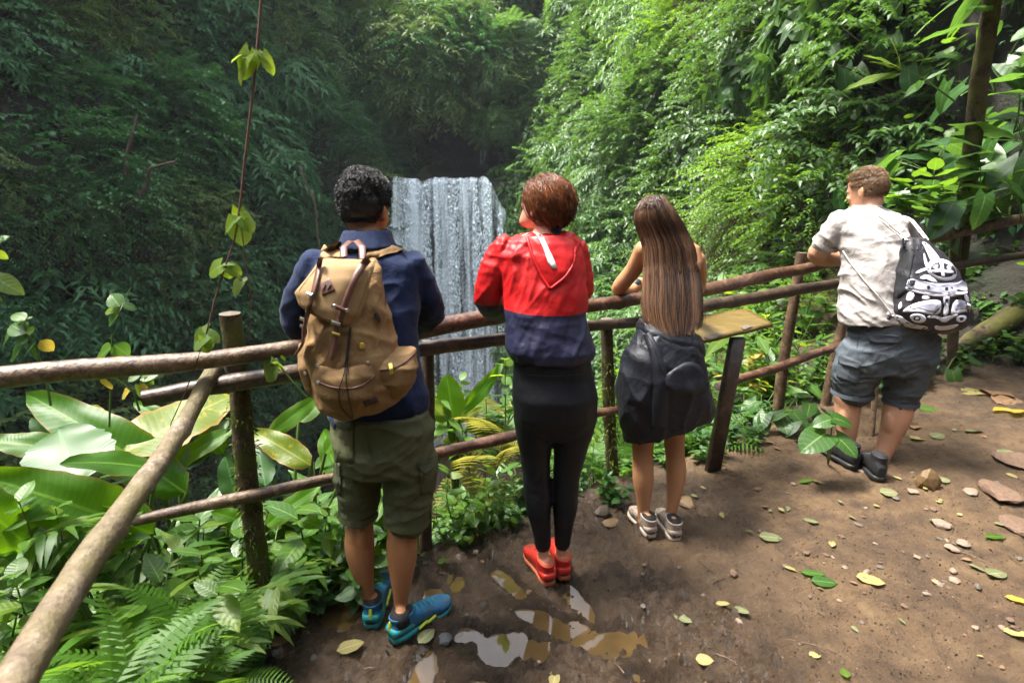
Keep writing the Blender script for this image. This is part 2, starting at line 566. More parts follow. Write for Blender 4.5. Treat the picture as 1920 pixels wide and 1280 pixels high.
def jacketmat():
    m, nt, out = nodes('red_and_navy_shell')
    b = bsdf(nt, (0.6, 0.01, 0.01), 0.52, 0.4)
    a = N(nt, 'ShaderNodeAttribute', attribute_name='split')
    f = math_(nt, 'GREATER_THAN', a.outputs['Fac'], 0.0)
    t = noise_tex(nt, 6, 3)
    red = ramp(nt, t.outputs[0], [(0.3, (0.42, 0.003, 0.005)), (0.7, (0.56, 0.008, 0.009))])
    nav = ramp(nt, t.outputs[0], [(0.3, (0.010, 0.011, 0.035)), (0.7, (0.018, 0.02, 0.055))])
    nt.links.new(mix(nt, f, nav.outputs[0], red.outputs[0]), b.inputs['Base Color'])
    t2 = noise_tex(nt, 16, 6, 0.62, dist=1.2)
    bump(nt, b, t2.outputs[0], 0.38, 0.010)
    nt.links.new(b.outputs[0], out.inputs[0])
    return m
M['jacket'] = jacketmat()
M['jacket_red'] = simple('red_shell', (0.42, 0.003, 0.005), (0.56, 0.008, 0.009), 6, 0.46, 0.4, 0.3, 40, 0.006)

# wood
M['log_red'] = barkmat('wet_reddish_log', (0.030, 0.014, 0.009), (0.095, 0.042, 0.026), (0.20, 0.115, 0.07), 0.34, 0.5, scale=10, bs=0.8)
M['log_tan'] = barkmat('tan_log', (0.045, 0.026, 0.016), (0.12, 0.072, 0.042), (0.26, 0.18, 0.11), 0.45, 0.5, scale=11, bs=0.8)
M['log_pale'] = barkmat('pale_weathered_log', (0.055, 0.038, 0.024), (0.17, 0.125, 0.085), (0.30, 0.24, 0.17), 0.65, 0.35, moss=(0.115, 0.092, 0.040), scale=16, bs=1.0)
M['log_dark'] = barkmat('dark_wet_log', (0.022, 0.014, 0.010), (0.055, 0.035, 0.024), (0.13, 0.085, 0.055), 0.42, 0.5, scale=10)
M['log_post'] = barkmat('brown_post', (0.035, 0.022, 0.014), (0.10, 0.06, 0.032), (0.19, 0.125, 0.065), 0.6, 0.4, scale=12)
M['moss_post'] = barkmat('mossy_post', (0.03, 0.022, 0.014), (0.07, 0.05, 0.03), (0.14, 0.10, 0.055), 0.85, 0.2, moss=(0.06, 0.075, 0.012), scale=18, bs=0.8)
M['moss'] = simple('moss', (0.045, 0.07, 0.010), (0.11, 0.14, 0.022), 30, 0.95, 0.1, 0.8, 120, 0.01)
M['cut_wood'] = simple('cut_wood', (0.07, 0.055, 0.04), (0.14, 0.115, 0.085), 40, 0.8, 0.3, 0.4, 90)
M['trunk'] = barkmat('mossy_trunk_bark', (0.025, 0.018, 0.012), (0.06, 0.042, 0.028), (0.12, 0.09, 0.06), 0.85, 0.2, moss=(0.085, 0.085, 0.018), scale=10, bs=0.8)
M['twig'] = simple('dark_twig', (0.05, 0.035, 0.022), (0.10, 0.075, 0.05), 10, 0.8, 0.3, 0.4, 60)
M['vine_stem'] = simple('vine_stem', (0.075, 0.030, 0.024), (0.13, 0.065, 0.05), 12, 0.6, 0.4, 0.3, 60)
M['green_stem'] = simple('green_stem', (0.06, 0.11, 0.02), (0.10, 0.16, 0.035), 12, 0.5, 0.4, 0.2, 60)
M['board'] = simple('wet_mossy_board', (0.075, 0.048, 0.010), (0.17, 0.115, 0.028), 9, 0.4, 0.5, 0.4, 50, 0.004, detail=6, stretch=(1, 6, 1))
M['board_edge'] = simple('board_edge', (0.10, 0.07, 0.035), (0.2, 0.15, 0.09), 20, 0.7, 0.3, 0.3, 60)

# leaves
VEIN = (0.22, 0.33, 0.10)
M['leaf_big'] = leafmat('heliconia_leaf', (0.035, 0.14, 0.006), (0.085, 0.215, 0.009), 0.42, 0.5, (0.30, 0.58, 0.008), (0.19, 0.36, 0.035), 30, 2.0, bs=0.22, spec=0.35, edge=(0.16, 0.11, 0.02))
M['leaf_big_old'] = leafmat('yellowing_heliconia_leaf', (0.12, 0.20, 0.015), (0.22, 0.27, 0.02), 0.4, 0.5, (0.5, 0.55, 0.03), (0.36, 0.38, 0.06), 18, 2.0, spots=(0.42, 0.33, 0.03), edge=(0.35, 0.17, 0.03), bs=0.12)
M['leaf_dark'] = leafmat('wet_dark_leaf', (0.024, 0.085, 0.016), (0.045, 0.125, 0.024), 0.42, 0.28, (0.12, 0.26, 0.03), (0.09, 0.20, 0.06), 26, 1.6, bs=0.2)
M['leaf_heart'] = leafmat('heart_leaf', (0.035, 0.11, 0.018), (0.075, 0.18, 0.030), 0.33, 0.38, (0.20, 0.40, 0.04), VEIN, 7, 1.5)
M['leaf_mid'] = leafmat('shrub_leaf', (0.040, 0.125, 0.012), (0.10, 0.21, 0.020), 0.38, 0.42, (0.28, 0.50, 0.025), VEIN, 8, 1.3)
M['leaf_lime'] = leafmat('young_lime_leaf', (0.10, 0.20, 0.02), (0.18, 0.28, 0.025), 0.42, 0.55, (0.45, 0.60, 0.03), (0.30, 0.40, 0.10), 8, 1.3)
M['leaf_pale'] = leafmat('pale_vine_leaf', (0.085, 0.165, 0.035), (0.14, 0.225, 0.06), 0.42, 0.5, (0.42, 0.58, 0.04), (0.28, 0.36, 0.17), 7, 1.4)
M['leaf_yellow'] = leafmat('yellow_leaf', (0.42, 0.30, 0.03), (0.55, 0.42, 0.06), 0.5, 0.35, (0.7, 0.5, 0.05), (0.6, 0.5, 0.2), 8, 1.3)
M['leaf_dry'] = leafmat('dry_brown_leaf', (0.16, 0.08, 0.04), (0.30, 0.18, 0.09), 0.7, 0.2, (0.3, 0.16, 0.06), (0.30, 0.2, 0.11), 8, 1.3)
M['leaf_ydry'] = leafmat('pale_yellow_fallen_leaf', (0.26, 0.23, 0.075), (0.38, 0.32, 0.11), 0.6, 0.2, (0.5, 0.45, 0.15), (0.48, 0.42, 0.22), 8, 1.3, spots=(0.30, 0.22, 0.10))
M['leaf_gdry'] = leafmat('pale_green_fallen_leaf', (0.12, 0.15, 0.06), (0.21, 0.22, 0.10), 0.6, 0.2, (0.3, 0.35, 0.12), (0.35, 0.36, 0.2), 8, 1.3, spots=(0.25, 0.19, 0.10))
M['leaf_fern'] = leafmat('fern_frond', (0.05, 0.15, 0.014), (0.10, 0.22, 0.022), 0.5, 0.45, (0.26, 0.48, 0.03), spec=0.35)
M['leaf_fern_old'] = leafmat('yellowing_fern_frond', (0.20, 0.22, 0.04), (0.33, 0.30, 0.06), 0.55, 0.45, (0.5, 0.45, 0.06))
M['leaf_grass'] = leafmat('grass_leaf', (0.045, 0.14, 0.014), (0.10, 0.21, 0.02), 0.42, 0.42, (0.28, 0.46, 0.03), spec=0.4)
# cliff foliage
M['far_bright'] = leafmat('cliff_leaf_bright', (0.050, 0.125, 0.035), (0.105, 0.215, 0.050), 0.42, 0.36, (0.20, 0.38, 0.05), far=True)
M['far_lime'] = leafmat('cliff_leaf_lime', (0.055, 0.14, 0.014), (0.115, 0.23, 0.02), 0.45, 0.40, (0.25, 0.44, 0.02), far=True)
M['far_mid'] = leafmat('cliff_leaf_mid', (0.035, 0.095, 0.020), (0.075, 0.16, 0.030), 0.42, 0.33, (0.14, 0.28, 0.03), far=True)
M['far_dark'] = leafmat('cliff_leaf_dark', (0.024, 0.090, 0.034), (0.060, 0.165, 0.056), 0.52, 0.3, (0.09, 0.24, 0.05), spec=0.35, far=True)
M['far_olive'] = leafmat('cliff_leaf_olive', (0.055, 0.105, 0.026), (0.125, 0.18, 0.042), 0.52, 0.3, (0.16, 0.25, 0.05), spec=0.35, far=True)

# ground and rock
def rockmat():
    m, nt, out = nodes('wet_dark_rock')
    b = bsdf(nt, (0.02, 0.02, 0.02), 0.6, 0.4)
    t = noise_tex(nt, 0.9, 8, 0.65)
    r = ramp(nt, t.outputs[0], [(0.3, (0.010, 0.009, 0.007)), (0.5, (0.026, 0.021, 0.015)), (0.62, (0.016, 0.026, 0.009)), (0.75, (0.026, 0.042, 0.011))])
    nt.links.new(r.outputs[0], b.inputs['Base Color'])
    t2 = noise_tex(nt, 3.0, 8, 0.7)
    bump(nt, b, t2.outputs[0], 0.9, 0.25)
    nt.links.new(b.outputs[0], out.inputs[0])
    return m
M['rock'] = rockmat()
def mudmat():
    m, nt, out = nodes('trodden_mud')
    b = bsdf(nt, (0.1, 0.07, 0.045), 0.6, 0.5)
    wet = N(nt, 'ShaderNodeAttribute', attribute_name='wet').outputs['Fac']
    t = noise_tex(nt, 7, 8, 0.7)
    dry = ramp(nt, t.outputs[0], [(0.25, (0.040, 0.022, 0.010)), (0.43, (0.090, 0.051, 0.023)), (0.57, (0.145, 0.086, 0.039)), (0.75, (0.23, 0.148, 0.074))])
    t1 = noise_tex(nt, 16, 8, 0.7)
    wetc = ramp(nt, t1.outputs[0], [(0.28, (0.020, 0.013, 0.008)), (0.5, (0.060, 0.039, 0.025)), (0.72, (0.125, 0.085, 0.054))])
    soil = N(nt, 'ShaderNodeAttribute', attribute_name='soil').outputs['Fac']
    c = mix(nt, wet, dry.outputs[0], wetc.outputs[0])
    c = mix(nt, soil, c, (0.032, 0.020, 0.013))
    rimw = N(nt, 'ShaderNodeAttribute', attribute_name='rim').outputs['Fac']
    c = mix(nt, math_(nt, 'MULTIPLY', rimw, 0.7), c, (0.022, 0.014, 0.008))
    nt.links.new(c, b.inputs['Base Color'])
    t3 = noise_tex(nt, 20, 4, 0.6)
    rr = ramp(nt, t3.outputs[0], [(0.38, (0.12, 0.12, 0.12)), (0.64, (0.42, 0.42, 0.42))])
    rg = mix(nt, wet, (0.78, 0.78, 0.78), rr.outputs[0])
    rg = mix(nt, math_(nt, 'MULTIPLY', rimw, 0.8), rg, (0.14, 0.14, 0.14))
    nt.links.new(rg, b.inputs['Roughness'])
    t2 = noise_tex(nt, 42, 8, 0.78)
    bump(nt, b, t2.outputs[0], 1.0, 0.030)
    nt.links.new(b.outputs[0], out.inputs[0])
    return m
M['mud'] = mudmat()
M['soil'] = simple('forest_soil', (0.026, 0.018, 0.011), (0.06, 0.043, 0.024), 5, 0.9, 0.2, 0.8, 25, 0.03, detail=8)
def puddlemat():
    m, nt, out = nodes('muddy_water')
    b = bsdf(nt, (0.13, 0.082, 0.032), 0.03, 0.6)
    t = noise_tex(nt, 9, 3)
    r = ramp(nt, t.outputs[0], [(0.35, (0.040, 0.025, 0.010)), (0.65, (0.066, 0.041, 0.016))])
    nt.links.new(r.outputs[0], b.inputs['Base Color'])
    t2 = noise_tex(nt, 25, 2)
    bump(nt, b, t2.outputs[0], 0.05, 0.002)
    nt.links.new(b.outputs[0], out.inputs[0])
    return m
M['puddle'] = puddlemat()
def fallmat(name, lo, hi):
    m, nt, out = nodes(name)
    b = bsdf(nt, (0.7, 0.78, 0.88), 0.5, 0.4)
    uvn = N(nt, 'ShaderNodeUVMap', uv_map='UVMap')
    def tex(sx, sy, det, rough):
        mp = N(nt, 'ShaderNodeMapping')
        mp.inputs['Scale'].default_value = (sx, sy, 1)
        nt.links.new(uvn.outputs[0], mp.inputs['Vector'])
        t = N(nt, 'ShaderNodeTexNoise')
        t.inputs['Scale'].default_value = 1
        t.inputs['Detail'].default_value = det
        t.inputs['Roughness'].default_value = rough
        t.inputs['Distortion'].default_value = 0.3
        nt.links.new(mp.outputs[0], t.inputs['Vector'])
        return t.outputs[0]
    streak = tex(2.2, 0.07, 4, 0.62)       # metres across, metres down
    fine = tex(9, 0.5, 4, 0.65)
    speck = tex(17, 8, 4, 0.8)
    v = math_(nt, 'ADD', math_(nt, 'MULTIPLY', streak, 0.42), math_(nt, 'MULTIPLY', fine, 0.22))
    v = math_(nt, 'ADD', v, math_(nt, 'MULTIPLY', speck, 0.36))
    r = ramp(nt, v, [(lo, (0, 0, 0)), (hi, (1, 1, 1))])
    tp = N(nt, 'ShaderNodeBsdfTransparent')
    ms = N(nt, 'ShaderNodeMixShader')
    tl = N(nt, 'ShaderNodeBsdfTranslucent')
    tl.inputs[0].default_value = (0.84, 0.91, 0.97, 1)
    b.inputs['Base Color'].default_value = (0.84, 0.91, 0.97, 1)
    ml = N(nt, 'ShaderNodeMixShader')
    ml.inputs[0].default_value = 0.3
    nt.links.new(b.outputs[0], ml.inputs[1])
    nt.links.new(tl.outputs[0], ml.inputs[2])
    nt.links.new(r.outputs[0], ms.inputs[0])
    nt.links.new(tp.outputs[0], ms.inputs[1])
    nt.links.new(ml.outputs[0], ms.inputs[2])
    nt.links.new(ms.outputs[0], out.inputs[0])
    return m
M['fall'] = fallmat('falling_water', 0.455, 0.55)
M['fall_back'] = fallmat('falling_water_behind', 0.43, 0.60)
M['stone'] = simple('stone', (0.065, 0.052, 0.040), (0.14, 0.115, 0.088), 14, 0.6, 0.4, 0.5, 50, 0.006, detail=6)
M['stone_pale'] = simple('pale_stone', (0.13, 0.095, 0.065), (0.24, 0.185, 0.135), 14, 0.6, 0.4, 0.4, 50, 0.006, detail=6)
M['stone_brown'] = simple('wet_brown_stone', (0.08, 0.045, 0.016), (0.18, 0.11, 0.045), 18, 0.35, 0.5, 0.5, 40, 0.006, detail=6)
M['stone_red'] = simple('reddish_flat_stone', (0.075, 0.045, 0.03), (0.16, 0.10, 0.065), 9, 0.7, 0.3, 0.5, 40, 0.006, detail=6)
M['stone_dark'] = simple('dark_wet_stone', (0.03, 0.032, 0.036), (0.07, 0.072, 0.078), 18, 0.3, 0.5, 0.5, 40, 0.006, detail=6)
# ================================================================ GROUND
FENCE = np.array([(-3.2, .55), (-2.2, 1.1), (-1.49, 1.47), (-.77, 1.86), (-.3, 2.26), (.47, 2.70), (1.88, 3.49), (3.2, 4.0), (5.0, 4.3), (8, 4.6)])
def fy(x):
    return np.interp(x, FENCE[:, 0], FENCE[:, 1])
def edge_d(x, y):
    """metres outside the trodden ground: beyond the fence line, or left of the handrail"""
    df = (y - (fy(x) + 0.02)) * 0.86
    dl = (-0.90 + 0.10 * np.sin(y * 5) - x) * 0.95
    return np.maximum(df, dl), df, dl
def ground(x, y):
    x, y = np.asarray(x, float), np.asarray(y, float)
    d, df, dl = edge_d(x, y)
    base = 0.035 * np.maximum(x, 0) ** 1.6
    dd = np.maximum(d, 0)
    sl = np.interp(x, [-2, 0.2, 1.0, 2.0, 2.8, 3.4, 4.0, 5.0], [0.85, 0.75, 0.42, 0.20, 0.10, 0.02, -0.25, -0.9])
    z = base - sl * dd - 0.05 * np.where(sl > 0, dd * dd, 0)
    shelf = (dl > df) & (dl > 0)
    z = np.where(shelf & (df < 0), base - .22 * np.minimum(dl, .75) - .8 * np.maximum(dl - .75, 0), z)
    z = np.where(shelf & (df >= 0), np.maximum(z, base - .22 * np.minimum(dl, .75) - .8 * np.maximum(dl - .75, 0) - sl * df), z)
    # the left side, between handrail and mud, falls away more gently at first
    return np.clip(z, -10.3, 14)
def gz(x, y):
    return float(ground(np.array([x]), np.array([y]))[0])

# far terrain sheet
xs = np.concatenate([np.linspace(-60, -8, 27), np.linspace(-7.5, 9, 90), np.linspace(10, 60, 26)])
ys = np.concatenate([np.linspace(-50, -2, 25), np.linspace(-1.6, 9, 70), np.linspace(9.6, 70, 50)])
X, Y = np.meshgrid(xs, ys)
Z = ground(X.ravel(), Y.ravel())
P = np.stack([X.ravel(), Y.ravel(), Z], 1)
dmx = edge_d(P[:, 0], P[:, 1])[0]
P[:, 2] += fbm(P * [1, 1, 0], 0.8, 4, 3) * 0.10 * sstep(0.2, 1.5, dmx) - 0.10 * (1 - sstep(0.25, 0.7, dmx))
nx_, ny_ = len(xs), len(ys)
gi = np.arange(nx_ * ny_).reshape(ny_, nx_)
def gridF(gi):
    return np.stack([gi[:-1, :-1], gi[:-1, 1:], gi[1:, 1:], gi[1:, :-1]], -1).reshape(-1, 4)
tag(put('hillside_ground', P, gridF(gi), M['soil']), kind='structure')

# trodden mud, fine sheet
puds = []   # (cx, cy, ax, ay, ang, depth)
def pud(px, py, ax, ay, ang, dep=0.035):
    p = atz(px, py, 0)
    puds.append((p.x, p.y, ax * .86, ay * .86, R(ang), dep))
pud(935, 1205, .125, .085, 10)
pud(880, 1185, .07, .05, 0)
pud(1000, 1215, .06, .06, 0)
pud(960, 1095, .045, .16, 38, .04)
pud(1045, 1165, .22, .06, -28, .04)
pud(1125, 1205, .14, .055, -20, .035)
pud(1085, 1120, .05, .15, 25, .035)
pud(1170, 1190, .10, .06, -20)
pud(795, 1250, .055, .12, 0, .04)
pud(640, 1145, .10, .09, 0, .035)
pud(850, 1085, .045, .07, 20, .03)
pud(815, 1110, .05, .06, 0, .03)
pud(900, 1285, .09, .05, 0, .03)
pud(1210, 1275, .08, .06, 0, .03)
step = 0.0135
gx = np.arange(-1.35, 4.9, step)
gy = np.arange(0.75, 4.9, step)
X, Y = np.meshgrid(gx, gy)
x, y = X.ravel(), Y.ravel()
d, df, dl = edge_d(x, y)
base = ground(x, y)
P2 = np.stack([x, y, np.zeros_like(x)], 1)
warp = vnoise(P2, 6, 1) * 0.040 + vnoise(P2, 15, 2) * 0.028 + vnoise(P2, 40, 3) * .014
wetz = np.zeros_like(x)
carve = np.zeros_like(x)
rim = np.zeros_like(x)
for cx, cy, ax, ay, an, dep in puds:
    u = (x - cx) * math.cos(an) + (y - cy) * math.sin(an)
    v = -(x - cx) * math.sin(an) + (y - cy) * math.cos(an)
    rr = np.sqrt((u / ax) ** 2 + (v / ay) ** 2) + warp * 9
    carve = np.maximum(carve, dep * (1 - sstep(0.7, 1.25, rr)))
    wetz = np.maximum(wetz, 1 - sstep(1.2, 3.2, rr))
    rim = np.maximum(rim, 1 - sstep(1.0, 2.1, rr))
mudzone = (1 - sstep(0.5, 1.5, x + .35 * vnoise(P2, 1.6, 61)))
wetz = np.maximum(wetz, mudzone * 0.9)
wetz = np.maximum(wetz, (1 - sstep(1.5, 2.1, y)) * (1 - sstep(0.5, 2.0, x)) * 0.75)
wetz = np.clip(wetz + 0.35 * vnoise(P2, 2.2, 9), 0.0, 1)
rightdark = sstep(2.0, 2.8, x - 0.4 * (y - 2)) * 0.8
wetz = np.maximum(wetz, rightdark * np.clip(.6 + vnoise(P2, 2.5, 4), 0, 1))
rough = 0.35 + 0.65 * np.clip(mudzone + (1 - sstep(1.2, 1.9, y)) * 0.6, 0, 1)
lump = fbm(P2, 5.5, 3, 11) * 0.016
clod = (np.abs(vnoise(P2 + .03 * np.stack([vnoise(P2, 20, 41), vnoise(P2, 20, 42), 0 * x], 1), 13, 21)) * 0.020 + np.abs(vnoise(P2, 27, 22)) * 0.012 + np.maximum(vnoise(P2, 31, 25) - .05, 0) * .022)
crumb = np.maximum(fbm(P2, 38, 2, 23), 0) * 0.011
z = base + (lump + clod * 1.5 - 0.015 + crumb * (0.8 + rough)) * rough * (1 - 0.45 * rim) - carve
# tread marks and footprints pressed in round the feet
r2 = np.random.default_rng(3)
for k in range(60):
    fx, fy_ = r2.uniform(-0.8, 2.6), r2.uniform(1.1, 2.7)
    a = r2.uniform(-.6, .6)
    u = (x - fx) * math.cos(a) + (y - fy_) * math.sin(a)
    v = -(x - fx) * math.sin(a) + (y - fy_) * math.cos(a)
    m = (np.abs(u) < .09) & (np.abs(v) < .2)
    q = np.sqrt((u[m] / .05) ** 2 + (v[m] / .14) ** 2) + warp[m] * 5
    s = 0.5 + 0.5 * (fx < .8)
    z[m] += s * (-0.014 * (1 - sstep(.8, 1.05, q)) + 0.010 * np.exp(-((q - 1.2) / .16) ** 2))
z = np.where(d > 0.35, z - (d - .35) * .4, z)
soil = np.clip(sstep(-0.06, 0.16, d + 0.10 * vnoise(P2, 5, 31)) + sstep(.5, .9, df + .6) * 0, 0, 1)
keep = d < 0.62
gi = np.arange(len(x)).reshape(X.shape)
F = gridF(gi)
F = F[keep[F].all(1)]
used = np.unique(F)
re = -np.ones(len(x), np.int64)
re[used] = np.arange(len(used))
MUDP = np.stack([x, y, z], 1)
mud = tag(put('muddy_path', MUDP[used], re[F], M['mud'], attrs={'wet': wetz[used], 'soil': soil[used], 'rim': rim[used]}), kind='structure')
def mz(px_, py_):
    """height of the mud at a point"""
    i = int(round((px_ - gx[0]) / step)); j = int(round((py_ - gy[0]) / step))
    if 0 <= i < len(gx) and 0 <= j < len(gy):
        return float(z_grid[j, i])
    return gz(px_, py_)
z_grid = z.reshape(X.shape)
# standing water in the hollows
wm = carve > 0.004
Fw = gridF(np.arange(len(x)).reshape(X.shape))
Fw = Fw[wm[Fw].any(1)]
uw = np.unique(Fw)
rw = -np.ones(len(x), np.int64); rw[uw] = np.arange(len(uw))
WP = np.stack([x[uw], y[uw], np.full(len(uw), -0.0165)], 1)
tag(put('puddle_water', WP, rw[Fw], M['puddle']), kind='structure')

# ================================================================ RAVINE WALLS
def wall(name, poly, nout, h0, h1, lean_up, lean_dn, ns, nh, amp, seed):
    """a rock face along a plan line; nout = side (+1/-1) that is away from the ravine"""
    poly = np.array(poly, float)
    seg = np.linalg.norm(np.diff(poly, axis=0), axis=1)
    cum = np.concatenate([[0], np.cumsum(seg)])
    def pos(s, h):
        s, h = np.asarray(s, float), np.asarray(h, float)
        q = s * cum[-1]
        px = np.interp(q, cum, poly[:, 0]); py = np.interp(q, cum, poly[:, 1])
        e = 0.02 * cum[-1]
        tx = np.interp(q + e, cum, poly[:, 0]) - np.interp(q - e, cum, poly[:, 0])
        ty = np.interp(q + e, cum, poly[:, 1]) - np.interp(q - e, cum, poly[:, 1])
        l = np.hypot(tx, ty) + 1e-9
        nx, ny = ty / l * nout, -tx / l * nout
        off = np.where(h > 0, h * lean_up, h * lean_dn)
        P = np.stack([px + nx * off, py + ny * off, h + CAM_Z], 1)
        Nn = np.stack([-nx, -ny, np.where(h > 0, lean_up, lean_dn)], 1)
        Nn /= np.linalg.norm(Nn, axis=1)[:, None]
        P = P + Nn * (amp * fbm(P, 0.28, 4, seed))[:, None]
        return P, Nn
    S, H = np.meshgrid(np.linspace(0, 1, ns), np.linspace(h0, h1, nh))
    P, Nn = pos(S.ravel(), H.ravel())
    gi = np.arange(ns * nh).reshape(nh, ns)
    tag(put(name, P, gridF(gi), M['rock']), kind='structure')
    return pos, cum[-1]
WR, LR = wall('cliff_right', [(5.6, 1.0), (4.7, 3.9), (4.1, 5.4), (4.1, 7.5), (4.2, 10), (4.0, 14), (3.4, 19), (2.4, 23.5), (1.7, 25.6), (.9, 28.5), (.1, 33)], 1, -12, 10.5, .32, .12, 90, 60, .7, 1)
WL, LL = wall('cliff_left', [(-17, -6), (-14, 0), (-12.4, 6), (-11, 12), (-9.6, 19), (-7.4, 24.3), (-6.9, 26), (-6.4, 29), (-5.6, 33)], -1, -12, 15, .22, .06, 100, 60, .9, 2)
WB, LB = wall('cliff_behind_fall', [(-7.5, 31.5), (-4, 32), (0, 32), (2, 31)], -1, -4, 16, .10, 0, 40, 50, .8, 3)

# rock step that the river falls over
S, H = np.meshgrid(np.linspace(0, 1, 50), np.linspace(0, 1, 60))
s, h = S.ravel(), H.ravel()
lipz = 2.62
Vy = np.where(h < .8, 25.0 + 0.5 * h / .8, 25.5 + (h - .8) / .2 * 7.0)
Vz = np.where(h < .8, -11 + (lipz + 11) * (h / .8), lipz + (h - .8) / .2 * 0.9)
Vx = -7.4 + 8.4 * s
P = np.stack([Vx, Vy, Vz], 1)
nzz = fbm(P, 0.7, 4, 8)
P[:, 1] += np.where(h < .8, nzz * .35, 0)
P[:, 2] += np.where(h > .78, 0.10 * nzz + 0.55 * np.exp(-((Vx + 4.05) / .35) ** 2) * (h > .82), 0)
tag(put('rock_step', P, gridF(np.arange(3000).reshape(60, 50)), M['rock']), kind='structure')
# pool far below
V = np.array([[-16, 3, -10.2], [8, 3, -10.2], [8, 26, -10.2], [-16, 26, -10.2]])
tag(put('pool_water', V, np.array([[0, 1, 2, 3]]), M['puddle']), kind='structure')

# the fall: sheets of broken water, one behind the other
def fall_sheet(y0, bulge, xl, xr, mat, seed, topfade=0.0):
    ns, nh = 60, 70
    S, H = np.meshgrid(np.linspace(0, 1, ns), np.linspace(0, 1, nh))
    s, h = S.ravel(), H.ravel()
    drop = np.maximum(h - 0.04, 0) / .96 * 12.6
    zt = lipz + 0.06 + 0.09 * vnoise(np.stack([s * 9, s * 0, s * 0], 1), 1, seed) + .06 * vnoise(np.stack([s * 31, s * 0, s * 0], 1), 1, seed)
    # the right end of the lip curves down
    zt = zt - 1.35 * sstep(0.80, 1.0, s) ** 1.5
    zt = zt - 0.30 * np.exp(-((s - .25) / .035) ** 2)
    xx = xl + (xr - xl) * s
    xx = xx + (s - .38) * 0.13 * drop ** .8
    yy = y0 - bulge * np.sqrt(drop) - np.where(h < .04, (h - .04) / .04 * .8, 0)
    Pn = np.stack([xx * 1.6, yy * 0, drop * .12], 1)
    yy = yy + 0.07 * vnoise(Pn, 1.5, seed) + 0.03 * vnoise(Pn * [3, 1, 2], 2, seed + 1)
    P = np.stack([xx, yy, zt - drop], 1)
    return put_fall(P, np.stack([xx, -drop], 1), ns, nh, mat)
def put_fall(P, uv, ns, nh, mat):
    me = npmesh('sheet', P, gridF(np.arange(ns * nh).reshape(nh, ns)), uv=uv)
    return me
fall = tag(link('waterfall', fall_sheet(24.55, .22, -5.30, -.30, M['fall'], 1), M['fall']), kind='structure')
b1 = link('water_curtain', fall_sheet(24.85, .16, -5.25, -.45, M['fall_back'], 2), M['fall_back'], fall)
b2 = link('water_curtain', fall_sheet(24.30, .25, -5.15, -.34, M['fall'], 5), M['fall'], fall)
# broken drops and strands in front of the sheets: uncountable
gd = np.random.default_rng(31)
n = 30000
s = gd.random(n); dr = 12.4 * gd.random(n) ** .8 + .05
xx = -5.25 + 4.9 * s; xx = xx + (s - .38) * .13 * dr ** .8 + gd.normal(size=n) * .05
zz = lipz - 1.3 * sstep(.8, 1, s) ** 1.5 - dr
keep_ = vnoise(np.stack([xx * 2.2, dr * .10, dr * 0], 1), 1, 3) > .0
yy = 24.45 - .22 * np.sqrt(dr) - gd.random(n) ** 2 * .6
C = np.stack([xx, yy, zz], 1)[keep_]
n = len(C)
oc = np.array([[1, 0, 0], [0, 1, 0], [-1, 0, 0], [0, -1, 0], [0, 0, 1], [0, 0, -1.0]])
of = np.array([[0, 1, 4], [1, 2, 4], [2, 3, 4], [3, 0, 4], [1, 0, 5], [2, 1, 5], [3, 2, 5], [0, 3, 5]])
w_ = .012 + .030 * gd.random(n) ** 2; h_ = w_ * gd.uniform(1.2, 4, n)
V = C[:, None] + oc[None] * np.stack([w_, w_, h_], 1)[:, None]
dm = simple('water_drops', (0.80, 0.88, 0.95), rough=0.3, bs=0)
o = put('spray', V.reshape(-1, 3), (of[None] + (np.arange(n) * 6)[:, None, None]).reshape(-1, 3), dm, fall)
o['kind'] = 'stuff'
# little upper fall seen through the gap
ns, nh = 8, 12
S, H = np.meshgrid(np.linspace(0, 1, ns), np.linspace(0, 1, nh))
s, h = S.ravel(), H.ravel()
c0 = at(905, 296, 29.5)
P = np.stack([c0.x - .12 + .34 * s * (1 - .6 * h) + .05 * np.sin(9 * s), c0.y - .3 * h, c0.z + .40 - .75 * h], 1)
tag(link('upper_waterfall', npmesh('upper', P, gridF(np.arange(ns * nh).reshape(nh, ns)), uv=np.stack([P[:, 0], P[:, 2]], 1)), M['fall_back']), kind='structure')

# ================================================================ CLIFF FOLIAGE
def leaf_batch(P, D, Nn, L, W, droop=0.25):
    """flat-folded leaves: base P, direction D, upper side Nn, length L, width W -> V (n*6), F"""
    Sd = np.cross(D, Nn)
    Sd /= np.linalg.norm(Sd, axis=1)[:, None] + 1e-9
    Nn = np.cross(Sd, D)
    L, W = L[:, None], W[:, None]
    dn = np.array([0, 0, -1.0])
    m = P + D * L * .45 + Nn * L * .05
    l = P + D * L * .40 + Sd * W * .5 + Nn * L * .10
    r = P + D * L * .40 - Sd * W * .5 + Nn * L * .10
    tp = P + D * L + dn * L * droop
    V = np.stack([P, r, tp, l, m], 1).reshape(-1, 3)
    b = (np.arange(len(P)) * 5)[:, None]
    F = np.concatenate([b + [0, 1, 4], b + [0, 4, 3], b + [4, 1, 2], b + [3, 4, 2]])
    return V, F
def unit(v):
    return v / (np.linalg.norm(v, axis=-1, keepdims=True) + 1e-9)
